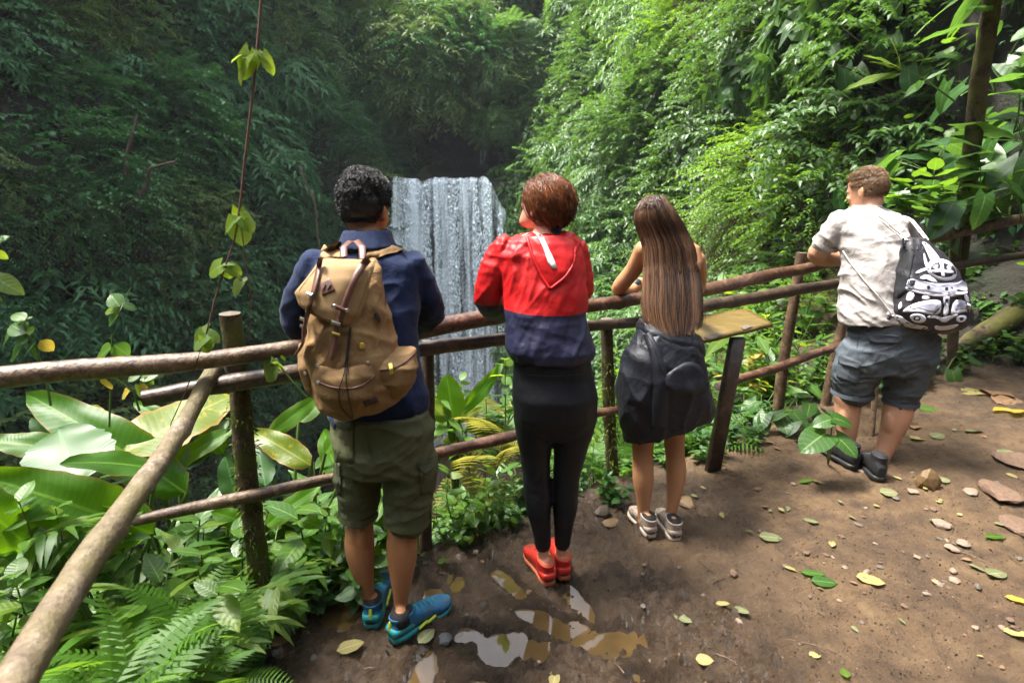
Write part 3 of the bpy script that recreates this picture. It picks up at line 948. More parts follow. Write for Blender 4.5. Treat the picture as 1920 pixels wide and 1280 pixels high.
def crown_rosette(seed, nros, k, L, W, rad=1.0, up=0.35):
    g = np.random.default_rng(seed)
    d = unit(g.normal(size=(nros, 3)) + [0, 0, .25])
    lob = 1 + 0.35 * vnoise(d, 1.6, seed)
    r = rad * lob * g.uniform(.45, 1.0, nros) ** .5
    C = d * r[:, None] * [1, 1, .85]
    ax = unit(d + [0, 0, up] + g.normal(size=(nros, 3)) * .25)
    n = nros * k
    Ci, A = np.repeat(C, k, 0), np.repeat(ax, k, 0)
    ref = unit(np.cross(A, g.normal(size=(nros, 3)).repeat(k, 0)))
    ph = np.tile(np.arange(k) * 2 * PI / k, nros) + np.repeat(g.uniform(0, 6, nros), k) + g.normal(size=n) * .25
    rad_d = ref * np.cos(ph)[:, None] + np.cross(A, ref) * np.sin(ph)[:, None]
    D = unit(rad_d + A * g.uniform(-.1, .5, n)[:, None])
    Nn = unit(A - D * (A * D).sum(1)[:, None])
    V, F = leaf_batch(Ci + rad_d * .02, D, Nn, L * g.uniform(.7, 1.25, n), W * g.uniform(.75, 1.2, n), g.uniform(.1, .5))
    rnd = np.repeat(np.clip(np.repeat(g.uniform(0, 1, nros), k) * .7 + g.uniform(0, .3, n), 0, 1), 5)
    return V, F, rnd, C
def crown_spray(seed, nsp, k, L, W, rad=1.0, droop=.5, slen=.55):
    """leafy twigs that arch outward, leaves on both sides"""
    g = np.random.default_rng(seed)
    d = unit(g.normal(size=(nsp, 3)) + [0, 0, .3])
    lob = 1 + 0.35 * vnoise(d, 1.6, seed)
    C = d * (rad * lob * g.uniform(.35, .9, nsp) ** .6)[:, None] * [1, 1, .85]
    out = unit(d * [1, 1, .4] + g.normal(size=(nsp, 3)) * .35)
    sl = slen * g.uniform(.6, 1.2, nsp)
    t = np.tile(np.linspace(.1, 1, k), nsp)
    Ci, O = np.repeat(C, k, 0), np.repeat(out, k, 0)
    SL = np.repeat(sl, k)
    P = Ci + O * (t * SL)[:, None] + np.array([0, 0, -1.0]) * (droop * SL * t * t)[:, None]
    T = unit(O + np.array([0, 0, -2.0]) * (droop * t)[:, None])
    side = unit(np.cross(T, [0, 0, 1.0]))
    sg = np.tile(np.where(np.arange(k) % 2 == 0, 1, -1), nsp)
    n = len(P)
    D = unit(side * sg[:, None] * .9 + T * .6 + g.normal(size=(n, 3)) * .18 + [0, 0, -.1])
    up = unit(np.array([0, 0, 1.0]) + g.normal(size=(n, 3)) * .3)
    V, F = leaf_batch(P, D, up, L * g.uniform(.7, 1.2, n), W * g.uniform(.8, 1.2, n), .2)
    rnd = np.repeat(np.clip(np.repeat(g.uniform(0, 1, nsp), k) * .7 + g.uniform(0, .3, n), 0, 1), 5)
    return V, F, rnd, C
def branch_mesh(seed, C, n=9):
    g = np.random.default_rng(seed)
    C = C[g.choice(len(C), min(n, len(C)), replace=False)]
    base = np.array([0, .75, -.55])
    t = np.linspace(0, 1, 6)[None, :, None]
    mid = (C + base) / 2 + g.normal(size=C.shape) * .12 + [0, 0, .12]
    path = (1 - t) ** 2 * base + 2 * t * (1 - t) * mid[:, None] + t * t * C[:, None]
    return tubes(path, np.linspace(.026, .006, 6), 4)
CROWNS = {}
def crown_proto(key, gen):
    V, F, rnd, C = gen
    me = npmesh(key, V, F, smooth=False, attrs={'rnd': rnd})
    bv, bf = branch_mesh(len(CROWNS) + 40, C)
    bm_ = npmesh(key + '_branches', bv, bf)
    bm_.materials.append(M['twig'])
    CROWNS[key] = (me, bm_)
for i in range(3):
    crown_proto('rosette%d' % i, crown_rosette(100 + i, 190, 8, .26, .075))
    crown_proto('small%d' % i, crown_spray(120 + i, 190, 14, .125, .062, slen=.5, droop=.25))
    crown_proto('spray%d' % i, crown_spray(140 + i, 170, 14, .21, .055, slen=.75, droop=.55))
    crown_proto('broad%d' % i, crown_rosette(160 + i, 120, 6, .30, .17, up=.1))
    crown_proto('fine%d' % i, crown_spray(180 + i, 260, 16, .075, .036, slen=.6, droop=.4))
_cm = {}
def crown_mat(key, mk):
    if (key, mk) not in _cm:
        me = CROWNS[key][0].copy()
        me.materials.append(M[mk])
        _cm[(key, mk)] = me
    return _cm[(key, mk)]
def shrub(P, Nn, size, key, mk, label, group, name='cliff_shrub', g=rng, branches=True):
    me = crown_mat(key, mk)
    o = bpy.data.objects.new(name, me)
    COL.objects.link(o)
    az = math.atan2(Nn[0], -Nn[1])
    o.location = P
    o.rotation_euler = (g.uniform(-.25, .25), g.uniform(-.25, .25), az + g.uniform(-.5, .5))
    o.scale = (size * g.uniform(.85, 1.2), size * g.uniform(.8, 1.1), size * g.uniform(.8, 1.15))
    tag(o, label, 'shrub', group)
    if branches:
        b = bpy.data.objects.new('branches', CROWNS[key][1])
        COL.objects.link(b)
        b.parent = o
    return o
def pix(P):
    """place -> photo pixel"""
    v = np.asarray(P, float) - [0, 0, CAM_Z]
    f = v[:, 1] * CP - v[:, 2] * SP
    u = v[:, 1] * SP + v[:, 2] * CP
    f = np.where(f < .1, .1, f)
    return 960 + 1000 * v[:, 0] / f, 640 - 1000 * u / f, f
def scatter(pos, L, h0, h1, sp_s, sp_h, g):
    ns, nh = max(2, int(L / sp_s)), max(2, int((h1 - h0) / sp_h))
    S, H = np.meshgrid((np.arange(ns) + .5) / ns, h0 + (np.arange(nh) + .5) / nh * (h1 - h0))
    S = S + (np.arange(nh)[:, None] % 2 - .5) * .5 / ns + g.uniform(-.35, .35, S.shape) / ns
    H = H + g.uniform(-.35, .35, H.shape) * (h1 - h0) / nh
    P, Nn = pos(np.clip(S.ravel(), 0.001, .999), H.ravel())
    px, py, f = pix(P)
    ok = (px > -260) & (px < 2180) & (py > -700) & (py < 1000)
    return P[ok], Nn[ok], px[ok], py[ok], f[ok]

g = np.random.default_rng(77)
def where(px, py):
    v = 'high' if py < 110 else ('midway' if py < 300 else 'low')
    if px < 180: h = 'near the left edge'
    elif px < 420: h = 'left of the hanging vine'
    elif px < 640: h = 'behind the hanging vine'
    elif px < 760: h = 'above the man in navy'
    elif px < 960: h = 'beside the waterfall'
    elif px < 1120: h = 'behind the red jacket'
    elif px < 1340: h = 'behind the long-haired woman'
    elif px < 1560: h = 'left of the man in white'
    else: h = 'behind the man in white'
    return v + ' ' + h
# right, sunlit
P, Nn, px, py, f = scatter(WR, LR, -7.5, 11, 1.15, 1.05, g)
order = np.argsort(f)
nR = 0
for i in order:
    if px[i] > 1700 and f[i] < 7: continue          # the near bank is planted by hand further down
    if f[i] < 4.6 or f[i] > 27: continue
    if py[i] > 320 and px[i] - 1000 * (0.5 + .03 * f[i]) / f[i] < 950: continue
    mixn = vnoise(P[i:i + 1], .25, 4)[0] + g.normal() * .18
    hi = P[i][2]
    if px[i] > 1280 and mixn > -.05: key, mk = 'fine', 'far_lime'
    elif px[i] > 1280: key, mk = ('small', 'far_mid') if g.random() < .7 else ('broad', 'far_mid')
    elif mixn > .12: key, mk = 'rosette', 'far_bright'
    elif mixn > -.12: key, mk = ('spray' if g.random() < .3 else 'small'), 'far_bright'
    elif mixn > -.3: key, mk = 'small', 'far_mid'
    else: key, mk = 'small', 'far_mid'
    if f[i] > 19 and key == 'fine': key = 'small'
    sz = (0.62 + 0.032 * f[i]) * g.uniform(.8, 1.25)
    what = {'rosette': 'whorled drooping leaves', 'spray': 'arching leafy sprays', 'small': 'small dense leaves', 'fine': 'fine lime leaves', 'broad': 'broad glossy leaves'}[key]
    shrub(P[i] + Nn[i] * .25 * sz, Nn[i], sz, key + str(g.integers(3)), mk,
          'green shrub with %s on bright wall, %s' % (what, where(px[i], py[i])), 'shrubs with %s on the sunlit right-hand wall' % what, 'cliff_shrub', g)
    nR += 1
# left, in shade
P, Nn, px, py, f = scatter(WL, LL, -9, 15.5, 1.6, 1.5, g)
nL = 0
for i in range(len(P)):
    if f[i] < 8: continue
    mixn = vnoise(P[i:i + 1], .22, 14)[0] + g.normal() * .2
    q = g.random()
    if P[i][2] > 7: mixn += .12
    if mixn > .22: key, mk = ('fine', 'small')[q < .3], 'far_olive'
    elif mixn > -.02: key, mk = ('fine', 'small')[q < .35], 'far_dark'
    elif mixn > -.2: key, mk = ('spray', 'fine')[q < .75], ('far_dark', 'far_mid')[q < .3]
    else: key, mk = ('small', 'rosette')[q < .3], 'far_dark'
    if g.random() < .06: continue
    sz = g.uniform(.85, 1.55) * (0.75 + .02 * f[i])
    what = {'spray': 'arching sprays', 'rosette': 'whorled leaves', 'small': 'small dense leaves', 'fine': 'fine leaves'}[key]
    tone = {'far_olive': 'olive green', 'far_dark': 'dark green', 'far_mid': 'mid green'}[mk]
    shrub(P[i] + Nn[i] * .3 * sz, Nn[i], sz, key + str(g.integers(3)), mk,
          '%s shrub with %s on shaded wall, %s' % (tone, what, where(px[i], py[i])), '%s shrubs with %s on the shaded left wall' % (tone, what), 'shaded_shrub', g)
    nL += 1
# above and behind the fall
P, Nn, px, py, f = scatter(WB, LB, 5.2, 16.5, 1.8, 1.5, g)
for i in range(len(P)):
    sz = g.uniform(1.1, 1.9)
    shrub(P[i] + Nn[i] * .8, Nn[i], sz, ('spray', 'small')[g.integers(2)] + str(g.integers(3)), ('far_dark', 'far_olive')[g.integers(2)],
          'dark shrub at the back of the gorge, %s' % where(px[i], py[i]), 'shrubs at the back of the gorge', 'hanging_shrub', g)
for i in range(26):
    x_ = g.uniform(-6.2, -.6); y_ = g.uniform(25.6, 29.5); z_ = g.uniform(6.2, 10.5) - .25 * (29 - y_)
    sz = g.uniform(1.1, 1.7)
    shrub(np.array([x_, y_, z_]), np.array([0, -1, .3]), sz, ('spray', 'small')[g.integers(2)] + str(g.integers(3)), ('far_dark', 'far_mid', 'far_olive')[g.integers(3)],
          'dark shrub hanging over the gorge, %s, %s' % (('nearest the left wall', 'above the left of the lip', 'above the middle of the lip', 'above the right of the lip')[min(3, int((x_ + 6.2) / 1.4))], ('lowest row', 'middle row', 'top row')[min(2, int(max(0, z_ - 5.5) / 1.6))]), 'shrubs over the gorge behind the waterfall', 'hanging_shrub', g)
for i in range(12):
    x_ = g.uniform(-1.0, 1.3); y_ = g.uniform(25.8, 28.0); z_ = g.uniform(4.6, 9.5)
    shrub(np.array([x_, y_, z_]), np.array([-.6, -.8, .2]), g.uniform(.8, 1.2), ('small', 'rosette')[int(g.integers(2))] + str(g.integers(3)), ('far_mid', 'far_bright')[int(g.integers(2))],
          'green shrub overhanging the right end of the waterfall', 'shrubs overhanging the right end of the waterfall', 'overhanging_shrub', g)
print('shrubs', nR, nL)

# creepers and low leaves that carpet the rock between the shrubs
def carpet(name, pos, L, h0, h1, n, mk, g, fmax, leaf, cond=None):
    P, Nn = pos(g.uniform(0, 1, n), g.uniform(h0, h1, n))
    px, py, f = pix(P)
    ok = (px > -150) & (px < 2070) & (py > -150) & (py < 950) & (f > 3.5) & (vnoise(P, .5, 50) > -.25)
    if cond is not None: ok &= cond(px, py, f)
    P, Nn, f = P[ok], Nn[ok], f[ok]
    n = len(P)
    D = unit(g.normal(size=(n, 3)) * .8 + [0, 0, -.7] + Nn * .5)
    up = unit(Nn + [0, 0, .6] + g.normal(size=(n, 3)) * .35)
    ln = leaf * g.uniform(.6, 1.3, n) * (0.7 + f * .03)
    V, F = leaf_batch(P + Nn * g.uniform(.0, .3, n)[:, None], D, up, ln, ln * g.uniform(.35, .6, n), .15)
    tag(put(name, V, F, M[mk], smooth=False, attrs={'rnd': np.repeat(g.uniform(0, 1, n), 5)}), kind='stuff')
carpet('creeper_foliage', WR, LR, -9, 9.5, 42000, 'far_mid', g, 30, .17, lambda px, py, f: ~((px > 1620) & (f < 7)))
carpet('bank_foliage', WR, LR, -3, 6, 16000, 'far_dark', g, 7, .10, lambda px, py, f: (px > 1560) & (f < 7.2))
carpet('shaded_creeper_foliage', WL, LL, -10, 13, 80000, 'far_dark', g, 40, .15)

# added leafy bank, out of view behind the camera, blocks sky to darken backs
WH, LH = wall('sky_block_bank', [(7.5, -1.5), (5.5, -4.2), (1, -5.2), (-4, -5.0), (-8, -3.5)], 1, -2.2, 4.8, .45, .3, 60, 30, .6, 6)
gq = np.random.default_rng(55)
n = 9000
P, Nn = WH(gq.uniform(0, 1, n), gq.uniform(-2, 5.4, n))
D = unit(gq.normal(size=(n, 3)) * .8 + [0, 0, -.6] + Nn * .6)
ln = .30 * gq.uniform(.6, 1.3, n)
V, F = leaf_batch(P + Nn * gq.uniform(0, .8, n)[:, None], D, unit(Nn + [0, 0, .6] + gq.normal(size=(n, 3)) * .3), ln, ln * .5, .15)
tag(put('sky_block_foliage', V, F, M['far_mid'], smooth=False, attrs={'rnd': np.repeat(gq.uniform(0, 1, n), 5)}), kind='stuff')
# ================================================================ FENCE
def fence_pt(px, py, off=0.0):
    """where the sight line through a photo pixel meets the upright plane over the fence line, moved off metres outward"""
    d = ray(px, py)
    for i in range(len(FENCE) - 1):
        a, b = Vector((*FENCE[i], 0)), Vector((*FENCE[i + 1], 0))
        t = (b - a).normalized()
        n = Vector((-t.y, t.x, 0))
        k = ((a - CAM).dot(n) + off) / d.dot(n)
        p = CAM + d * k
        s = (p - a).dot(t)
        if k > 0 and -0.02 <= s <= (b - a).length + .02:
            return p
    return at(px, py, 2.5)
def log(name, pts, rads, mat, label, cat, group=None, seed=0, knob=.16, nodes_=(), parent=None, ends=True):
    """a natural pole: crooked, uneven, with knots; cut faces at its ends"""
    pts = [Vector(p) for p in pts]
    # resample
    cum = [0]
    for a, b in zip(pts, pts[1:]): cum.append(cum[-1] + (b - a).length)
    n = max(8, int(cum[-1] / .035))
    q = np.linspace(0, cum[-1], n)
    C = np.stack([np.interp(q, cum, [p[k] for p in pts]) for k in range(3)], 1)
    rr = np.interp(q, cum, rads)
    if len(pts) > 2:
        for _ in range(6):
            C[1:-1] = .5 * C[1:-1] + .25 * (C[:-2] + C[2:])
    wob = np.stack([vnoise(np.stack([q * 1.6, q * 0 + k * 9.1, q * 0], 1), 1, seed + k) for k in range(3)], 1)
    C = C + wob * .018 * np.minimum(1, np.minimum(q, cum[-1] - q) / .15)[:, None]
    seg = 16
    T = unit(np.gradient(C, axis=0))
    ref = np.array([0, 0, 1.0]) if abs(T[0][2]) < .8 else np.array([1.0, 0, 0])
    U = unit(np.cross(T, ref)); W = np.cross(T, U)
    a = np.linspace(0, 2 * PI, seg, endpoint=False)
    ca, sa = np.cos(a), np.sin(a)
    dirs = U[:, None] * ca[None, :, None] + W[:, None] * sa[None, :, None]
    pp = (C[:, None] + dirs * rr[:, None, None])
    nz = 1 + knob * (.6 * fbm(pp.reshape(-1, 3), 7, 4, seed) + .35 * vnoise(pp.reshape(-1, 3), 40, seed)).reshape(n, seg)
    kn = np.zeros((n, seg))
    gk = np.random.default_rng(seed + 5)
    for _ in range(int(cum[-1] * 2.5)):
        qq, aa = gk.uniform(0, cum[-1]), gk.uniform(0, 6.28)
        da = np.angle(np.exp(1j * (a - aa)))
        kn += .28 * np.exp(-((q - qq) / .022) ** 2)[:, None] * np.exp(-(da / .5) ** 2)[None]
    V = (C[:, None] + dirs * (rr[:, None] * (nz + kn))[..., None]).reshape(-1, 3)
    idx = np.arange(n * seg).reshape(n, seg)
    F = np.stack([idx[:-1], np.roll(idx[:-1], -1, 1), np.roll(idx[1:], -1, 1), idx[1:]], -1).reshape(-1, 4)
    if parent is None:
        root = put(name, V, F, mat)
        tag(root, label, cat, group)
    else:
        root = put(name, V, F, mat, parent)
    if ends:
        for e in (0, n - 1):
            sg = -1 if e == 0 else 1
            Vc = np.concatenate([V.reshape(n, seg, 3)[e] + T[e] * sg * .001, [C[e] + T[e] * sg * .004]])
            k = np.arange(seg)
            Fc = np.stack([k, (k + 1) % seg, np.full(seg, seg)], 1)
            put('cut_end', Vc, Fc, M['cut_wood'], root)
    return root
def Fz(px, py, off=0.0):
    return fence_pt(px, py, off)
def plan(x, z, off=0.0):
    i = np.searchsorted(FENCE[:, 0], x) - 1
    i = min(max(i, 0), len(FENCE) - 2)
    t = FENCE[i + 1] - FENCE[i]
    t = t / np.linalg.norm(t)
    return Vector((x - t[1] * off, float(fy(x)) + t[0] * off, z))
G_ = 'log rails of the lookout fence'
# top rail, four poles end to end; they rest against the near side of the posts
log('fence_rail', [Fz(-260, 745), Fz(0, 716), Fz(160, 697), Fz(300, 684), Fz(450, 668), Fz(560, 653), Fz(640, 640)], [.030, .032, .033, .032, .030, .029, .028], M['log_tan'],
    'tan top rail at far left, with reddish end under the navy sleeve', 'fence rail', G_, 1)
log('fence_rail', [Fz(690, 640, .02), Fz(790, 618, .02), Fz(860, 604, .02), Fz(960, 592, .02), Fz(1100, 572, .02), Fz(1210, 555, .02), Fz(1262, 548, .02)], [.036, .04, .04, .037, .035, .034, .033], M['log_red'],
    'reddish wet top rail under the red jacket sleeves', 'fence rail', G_, 2)
log('fence_rail', [Fz(1225, 556, -.03), Fz(1320, 544, -.03), Fz(1420, 522, -.03), Fz(1500, 505, -.03), Fz(1575, 487, -.03), Fz(1690, 462, -.03)], [.036, .037, .037, .036, .035, .034], M['log_red'],
    'reddish top rail between long hair and white shirt', 'fence rail', G_, 3)
log('fence_rail', [Fz(1690, 458, .04), Fz(1760, 442, .04), Fz(1850, 425, .04), Fz(1990, 398, .04)], [.035, .037, .038, .038], M['log_tan'],
    'top rail right of the drawstring bag, running into shade', 'fence rail', G_, 4)
# second rail, under the top one
log('fence_rail', [Fz(268, 747, .05), Fz(400, 727, .05), Fz(560, 703, .05), Fz(680, 682, .05)], [.027, .032, .033, .032], M['log_dark'],
    'dark second rail with its cut end showing left of mossy post', 'fence rail', G_, 5)
log('fence_rail', [Fz(690, 672, .05), Fz(800, 655, .05), Fz(960, 634, .05), Fz(1100, 613, .05), Fz(1210, 598, .05), Fz(1240, 592, .05)], [.033, .033, .031, .029, .029, .029], M['log_dark'],
    'dark second rail crossing in front of the waterfall', 'fence rail', G_, 6)
log('fence_rail', [Fz(1235, 600, .03), Fz(1320, 577, .03), Fz(1450, 553, .03), Fz(1590, 527, .03)], [.036, .038, .037, .034], M['log_dark'],
    'dark second rail above the tilted sign board', 'fence rail', G_, 7)
log('fence_rail', [Fz(1700, 512, .06), Fz(1800, 496, .06), Fz(1990, 470, .06)], [.03, .03, .03], M['log_dark'],
    'dark second rail in shade right of the drawstring bag', 'fence rail', G_, 8)
# third rail
log('fence_rail', [Fz(215, 985, .03), Fz(330, 958, .03), Fz(470, 930, .03), Fz(560, 911, .03), Fz(640, 897, .03), Fz(720, 880, .03)], [.017, .021, .025, .022, .022, .022], M['log_tan'],
    'thin lowest rail left of the man in olive shorts', 'fence rail', G_, 9, knob=.16)
log('fence_rail', [Fz(740, 874, .03), Fz(820, 853, .03), Fz(900, 832, .03), Fz(975, 812, .03), Fz(1080, 784, .03), Fz(1160, 768, .03)], [.029, .029, .028, .027, .025, .022], M['log_red'],
    'lowest rail between olive shorts and black leggings', 'fence rail', G_, 10)
log('fence_rail', [Fz(1345, 725, .03), Fz(1400, 705, .03), Fz(1480, 680, .03), Fz(1580, 647, .03), Fz(1680, 618, .03)], [.026, .03, .031, .031, .03], M['log_red'],
    'lowest rail right of the sign post', 'fence rail', G_, 11)
# handrail that comes towards the photographer
log('handrail_pole', [at(402, 690, 1.80), at(330, 810, 1.52), at(245, 930, 1.24), at(150, 1080, .98), at(55, 1245, .76), at(-60, 1420, .58)], [.025, .027, .029, .031, .033, .034], M['log_pale'],
    'pale knobbly handrail pole slanting down to the lower left corner', 'handrail', None, 12, knob=.22)

def post(pxt, pyt, pxb, pyb, r0, r1, mat, label, off, seed, zb=None, moss=0, name='fence_post', cat='fence post'):
    a, b = Fz(pxt, pyt, off), Fz(pxb, pyb, off)
    if zb is not None:
        b = a + (b - a) * ((zb - a.z) / (b.z - a.z))
    o = log(name, [b, b * .5 + a * .5, a], [r1, (r0 + r1) / 2, r0], mat, label, cat, 'posts of the lookout fence', seed, knob=.12)
    if moss:
        n = moss
        t = rng.uniform(0, .8, n)
        C = np.array(b)[None] * (1 - t)[:, None] + np.array(a)[None] * t[:, None]
        an = rng.uniform(0, 6.28, n)
        D = np.stack([np.cos(an), np.sin(an), rng.uniform(-.8, .3, n)], 1)
        Pm = C + D * [1, 1, 0] * (r1 * .97)
        V, F = leaf_batch(Pm, unit(D + rng.normal(size=(n, 3)) * .5), unit(rng.normal(size=(n, 3))), rng.uniform(.012, .032, n), rng.uniform(.004, .009, n), .3)
        mo = put('moss', V, F, M['moss'], o)
        mo['kind'] = 'stuff'
    return o
post(431, 588, 474, 985, .036, .041, M['moss_post'], 'thick mossy post by the handrail, standing clear above the rail', .10, 31, zb=-.45, moss=900)
post(803, 640, 800, 990, .028, .032, M['log_dark'], 'dark post hidden behind the man in olive shorts', .10, 32, zb=-.25)
post(1137, 598, 1148, 860, .032, .038, M['moss_post'], 'dark mossy post between leggings and tied jacket', .09, 33, zb=-.15, moss=700)
post(1503, 474, 1455, 762, .033, .040, M['log_post'], 'brown post standing above the rail left of the white shirt', .09, 34, zb=-.25)
post(1600, 520, 1555, 720, .032, .036, M['log_post'], 'brown post half hidden by grey cargo shorts', .10, 35, zb=-.2)
post(1795, 425, 1786, 640, .035, .038, M['log_dark'], 'dark post in the shade right of the drawstring bag', .10, 36, zb=-.1)
s0, s1 = at(1647, 690, 3.30), at(1631, 842, 3.18)
log('wooden_stake', [s1 - Vector((0, 0, .06)), s0 + (s0 - s1) * .5], [.017, .018], M['log_tan'], 'thin wooden stake between the legs in grey shorts', 'stake', None, 37)

# ================================================================ SIGN BOARD on its slanted post
sg = thing('sign_board', 'tilted mossy wooden sign board on a dark leaning post, bare on top', 'sign', at(1345, 850, 2.98))
c = [at(1255, 650, 2.62), at(1308, 638, 2.66), at(1450, 607, 2.86), at(1400, 578, 3.06), at(1250, 596, 2.9)]
bl, br, tr, tl = at(1240, 657, 2.60), c[2], c[3], at(1225, 603, 2.86)
nrm = (br - bl).cross(tl - bl).normalized()
nx, ny = 26, 10
u, v = np.meshgrid(np.linspace(0, 1, nx), np.linspace(0, 1, ny))
u, v = u.ravel()[:, None], v.ravel()[:, None]
A = [np.array(q)[None] for q in (bl, br, tr, tl)]
Pp = (A[0] * (1 - u) + A[1] * u) * (1 - v) + (A[3] * (1 - u) + A[2] * u) * v
Pp = Pp + np.array(nrm) * (0.006 * vnoise(Pp, 7, 3))[:, None]
gi = np.arange(nx * ny).reshape(ny, nx)
Ft = gridF(gi)
low = Pp - np.array(nrm) * .022
Vb = np.concatenate([Pp, low])
o2 = nx * ny
ring = np.concatenate([gi[0], gi[1:, -1], gi[-1, -2::-1], gi[-2:0:-1, 0]])
rn = np.roll(ring, -1)
Fs = np.stack([ring, ring + o2, rn + o2, rn], 1)
put('board', Vb, np.concatenate([Ft, Ft[:, ::-1] + o2, Fs]), M['board'], sg)
# peeled pale patches at the lower edge of the board
for (p0, p1, p2, sd_) in (((1338, 625), .055, .012, 1), ((1398, 616), .035, .010, 2)):
    cc = at(*p0, 2.72 if sd_ == 1 else 2.82)
    k = ((bl - cc).dot(nrm)) / 1
    cc = cc + nrm * (k + .006)
    ux = (br - bl).normalized(); vx = nrm.cross(ux)
    th = np.linspace(0, 2 * PI, 16, endpoint=False)
    rr = 1 + .25 * np.sin(3 * th + sd_)
    V = np.array(cc)[None] + np.cos(th)[:, None] * rr[:, None] * p1 * np.array(ux) + np.sin(th)[:, None] * rr[:, None] * p2 * 1.6 * np.array(vx)
    V = np.concatenate([V, [np.array(cc) + np.array(nrm) * .003]])
    k = np.arange(16)
    put('worn_patch', V, np.stack([k, (k + 1) % 16, np.full(16, 16)], 1), M['cut_wood'], sg)
top, bot = at(1385, 628, 2.82) - nrm * .02, at(1338, 872, 2.90)
Vv = Vol()
ax = (bot - top).normalized(); sx = Vector((1, .2, 0)); sx = (sx - ax * sx.dot(ax)).normalized(); sy = ax.cross(sx)
Vv.loft([(top, sx * .042, sy * .022, 6), ((top + bot) / 2, sx * .043, sy * .022, 6), (bot + ax * .15, sx * .045, sy * .024, 6)], 16)
Vv.obj('post', M['log_dark'], sg)
# ================================================================ NEAR PLANTS: every leaf a piece of its own
LEAFMESH = {}
def leaf_mesh(kind, wr, droop=.2, fold=.25, wave=.02, heart=0.0, nv=7, nu=5, p=(.8, .8), tear=0.0):
    t = np.linspace(0, 1, nv)
    u = np.linspace(-1, 1, nu)
    T, U = np.meshgrid(t, u, indexing='ij')
    wdt = np.sin(PI * np.clip(T, 0, 1) ** p[0]) ** p[1] * wr
    if heart:
        wdt = wr * np.clip((1 - T) * (.55 + 2.2 * T) / .92, 0, None) ** .75
    wdt[-1] *= 0
    xx = wdt * U * (1 + tear * np.sin(T * 41) * np.abs(U))
    yy = T - heart * (1 - T) ** 3 * np.abs(U) ** 1.5
    zz = -droop * T * T + fold * np.abs(xx) + wave * np.sin(T * 13 + U * 2) * np.abs(U) - fold * .7 * np.abs(xx) ** 2 / wr
    V = np.stack([xx, yy, zz], -1).reshape(-1, 3)
    F = gridF(np.arange(nv * nu).reshape(nv, nu))
    uv = np.stack([(U + 1) / 2, T], -1).reshape(-1, 2)
    LEAFMESH[kind] = (V, F, uv)
leaf_mesh('ovate', .27, .18, .35, .015)
leaf_mesh('ovate_flat', .30, .05, .15, .02)
leaf_mesh('lance', .135, .30, .3, .015, p=(.85, 1.0))
leaf_mesh('lance_flat', .15, .12, .2, .02, p=(.85, 1.0))
leaf_mesh('grass', .085, .40, .3, .01, nv=6, nu=3, p=(.6, .8))
leaf_mesh('heart', .40, .28, .22, .02, heart=.26, nv=8)
leaf_mesh('heart_long', .30, .35, .25, .025, heart=.2, nv=8)
leaf_mesh('big', .17, .26, .30, .022, nv=18, nu=7, p=(.75, .55), tear=.03)
leaf_mesh('big_flat', .20, .10, .20, .022, nv=18, nu=7, p=(.75, .55), tear=.05)
leaf_mesh('big_fold', .19, .40, .50, .030, nv=18, nu=7, p=(.75, .55), tear=.03)
def frond_mesh(kind, n=16, wl=.26, droop=.35, lw=.05):
    """a fern frond: midrib and pinnae, each pinna a narrow leaf"""
    V, F, uv, c = [], [], [], 0
    t = np.linspace(.1, 1, n)
    pts = np.stack([0 * t, t, .18 * np.sin(t * 2.2) - droop * t * t], 1)
    for i in range(n):
        L = wl * (math.sin(PI * min(1, (t[i] * .86 + .1))) ** .8) + .015
        for s in (-1, 1):
            d = np.array([s * .94, .30, -.12]); d /= np.linalg.norm(d)
            q = np.array([0, 1, 0])
            W = lw * (.4 + .6 * L / wl)
            b = pts[i]
            vs = [b - q * W * .35, b + q * W * .35, b + d * L * .5 + q * W * .5, b + d * L + [0, 0, -.12 * L], b + d * L * .5 - q * W * .45]
            V += vs
            F += [[c, c + 1, c + 2, c + 4], [c + 4, c + 2, c + 3, c + 3]]
            uv += [[.3, .1], [.7, .1], [.8, .5], [.5, 1], [.2, .5]]
            c += 5
    tv, tf = tubes(np.concatenate([[[0, 0, 0]], pts])[None], np.linspace(.009, .002, n + 1), 3)
    V = np.concatenate([np.array(V), tv]); 
    Fq = np.array([f for f in F if f[2] != f[3]])
    Ft = np.array([f[:3] for f in F if f[2] == f[3]])
    uv = np.concatenate([np.array(uv), np.full((len(tv), 2), .5)])
    LEAFMESH[kind] = (V, [np.concatenate([Fq, tf + c]), Ft], uv)
frond_mesh('frond')
frond_mesh('frond_flat', 18, .22, .15, .045)
_lm = {}
def leaf_me(kind, mk):
    if (kind, mk) not in _lm:
        V, F, uv = LEAFMESH[kind]
        me = npmesh(kind + '_leaf', V, F, uv=uv, smooth=not kind.startswith('frond'))
        me.materials.append(M[mk])
        _lm[(kind, mk)] = me
    return _lm[(kind, mk)]
def leaf_M(base, d, up, L, ws=1.0):
    d = Vector(d).normalized()
    up = Vector(up)
    s = d.cross(up)
    if s.length < 1e-4: s = d.cross(Vector((1, 0, .1)))
    s.normalize()
    n = s.cross(d)
    m = Matrix.Identity(4)
    for i in range(3):
        m[i][0], m[i][1], m[i][2], m[i][3] = s[i] * L * ws, d[i] * L, n[i] * L, base[i]
    return m
def add_leaf(parent, kind, mk, base, d, up, L, ws=1.0, name='leaf', label=None):
    o = bpy.data.objects.new(name, leaf_me(kind, mk))
    COL.objects.link(o)
    o.parent = parent
    o.matrix_basis = leaf_M(base, d, up, L, ws)
    if label: o['label'] = label
    return o
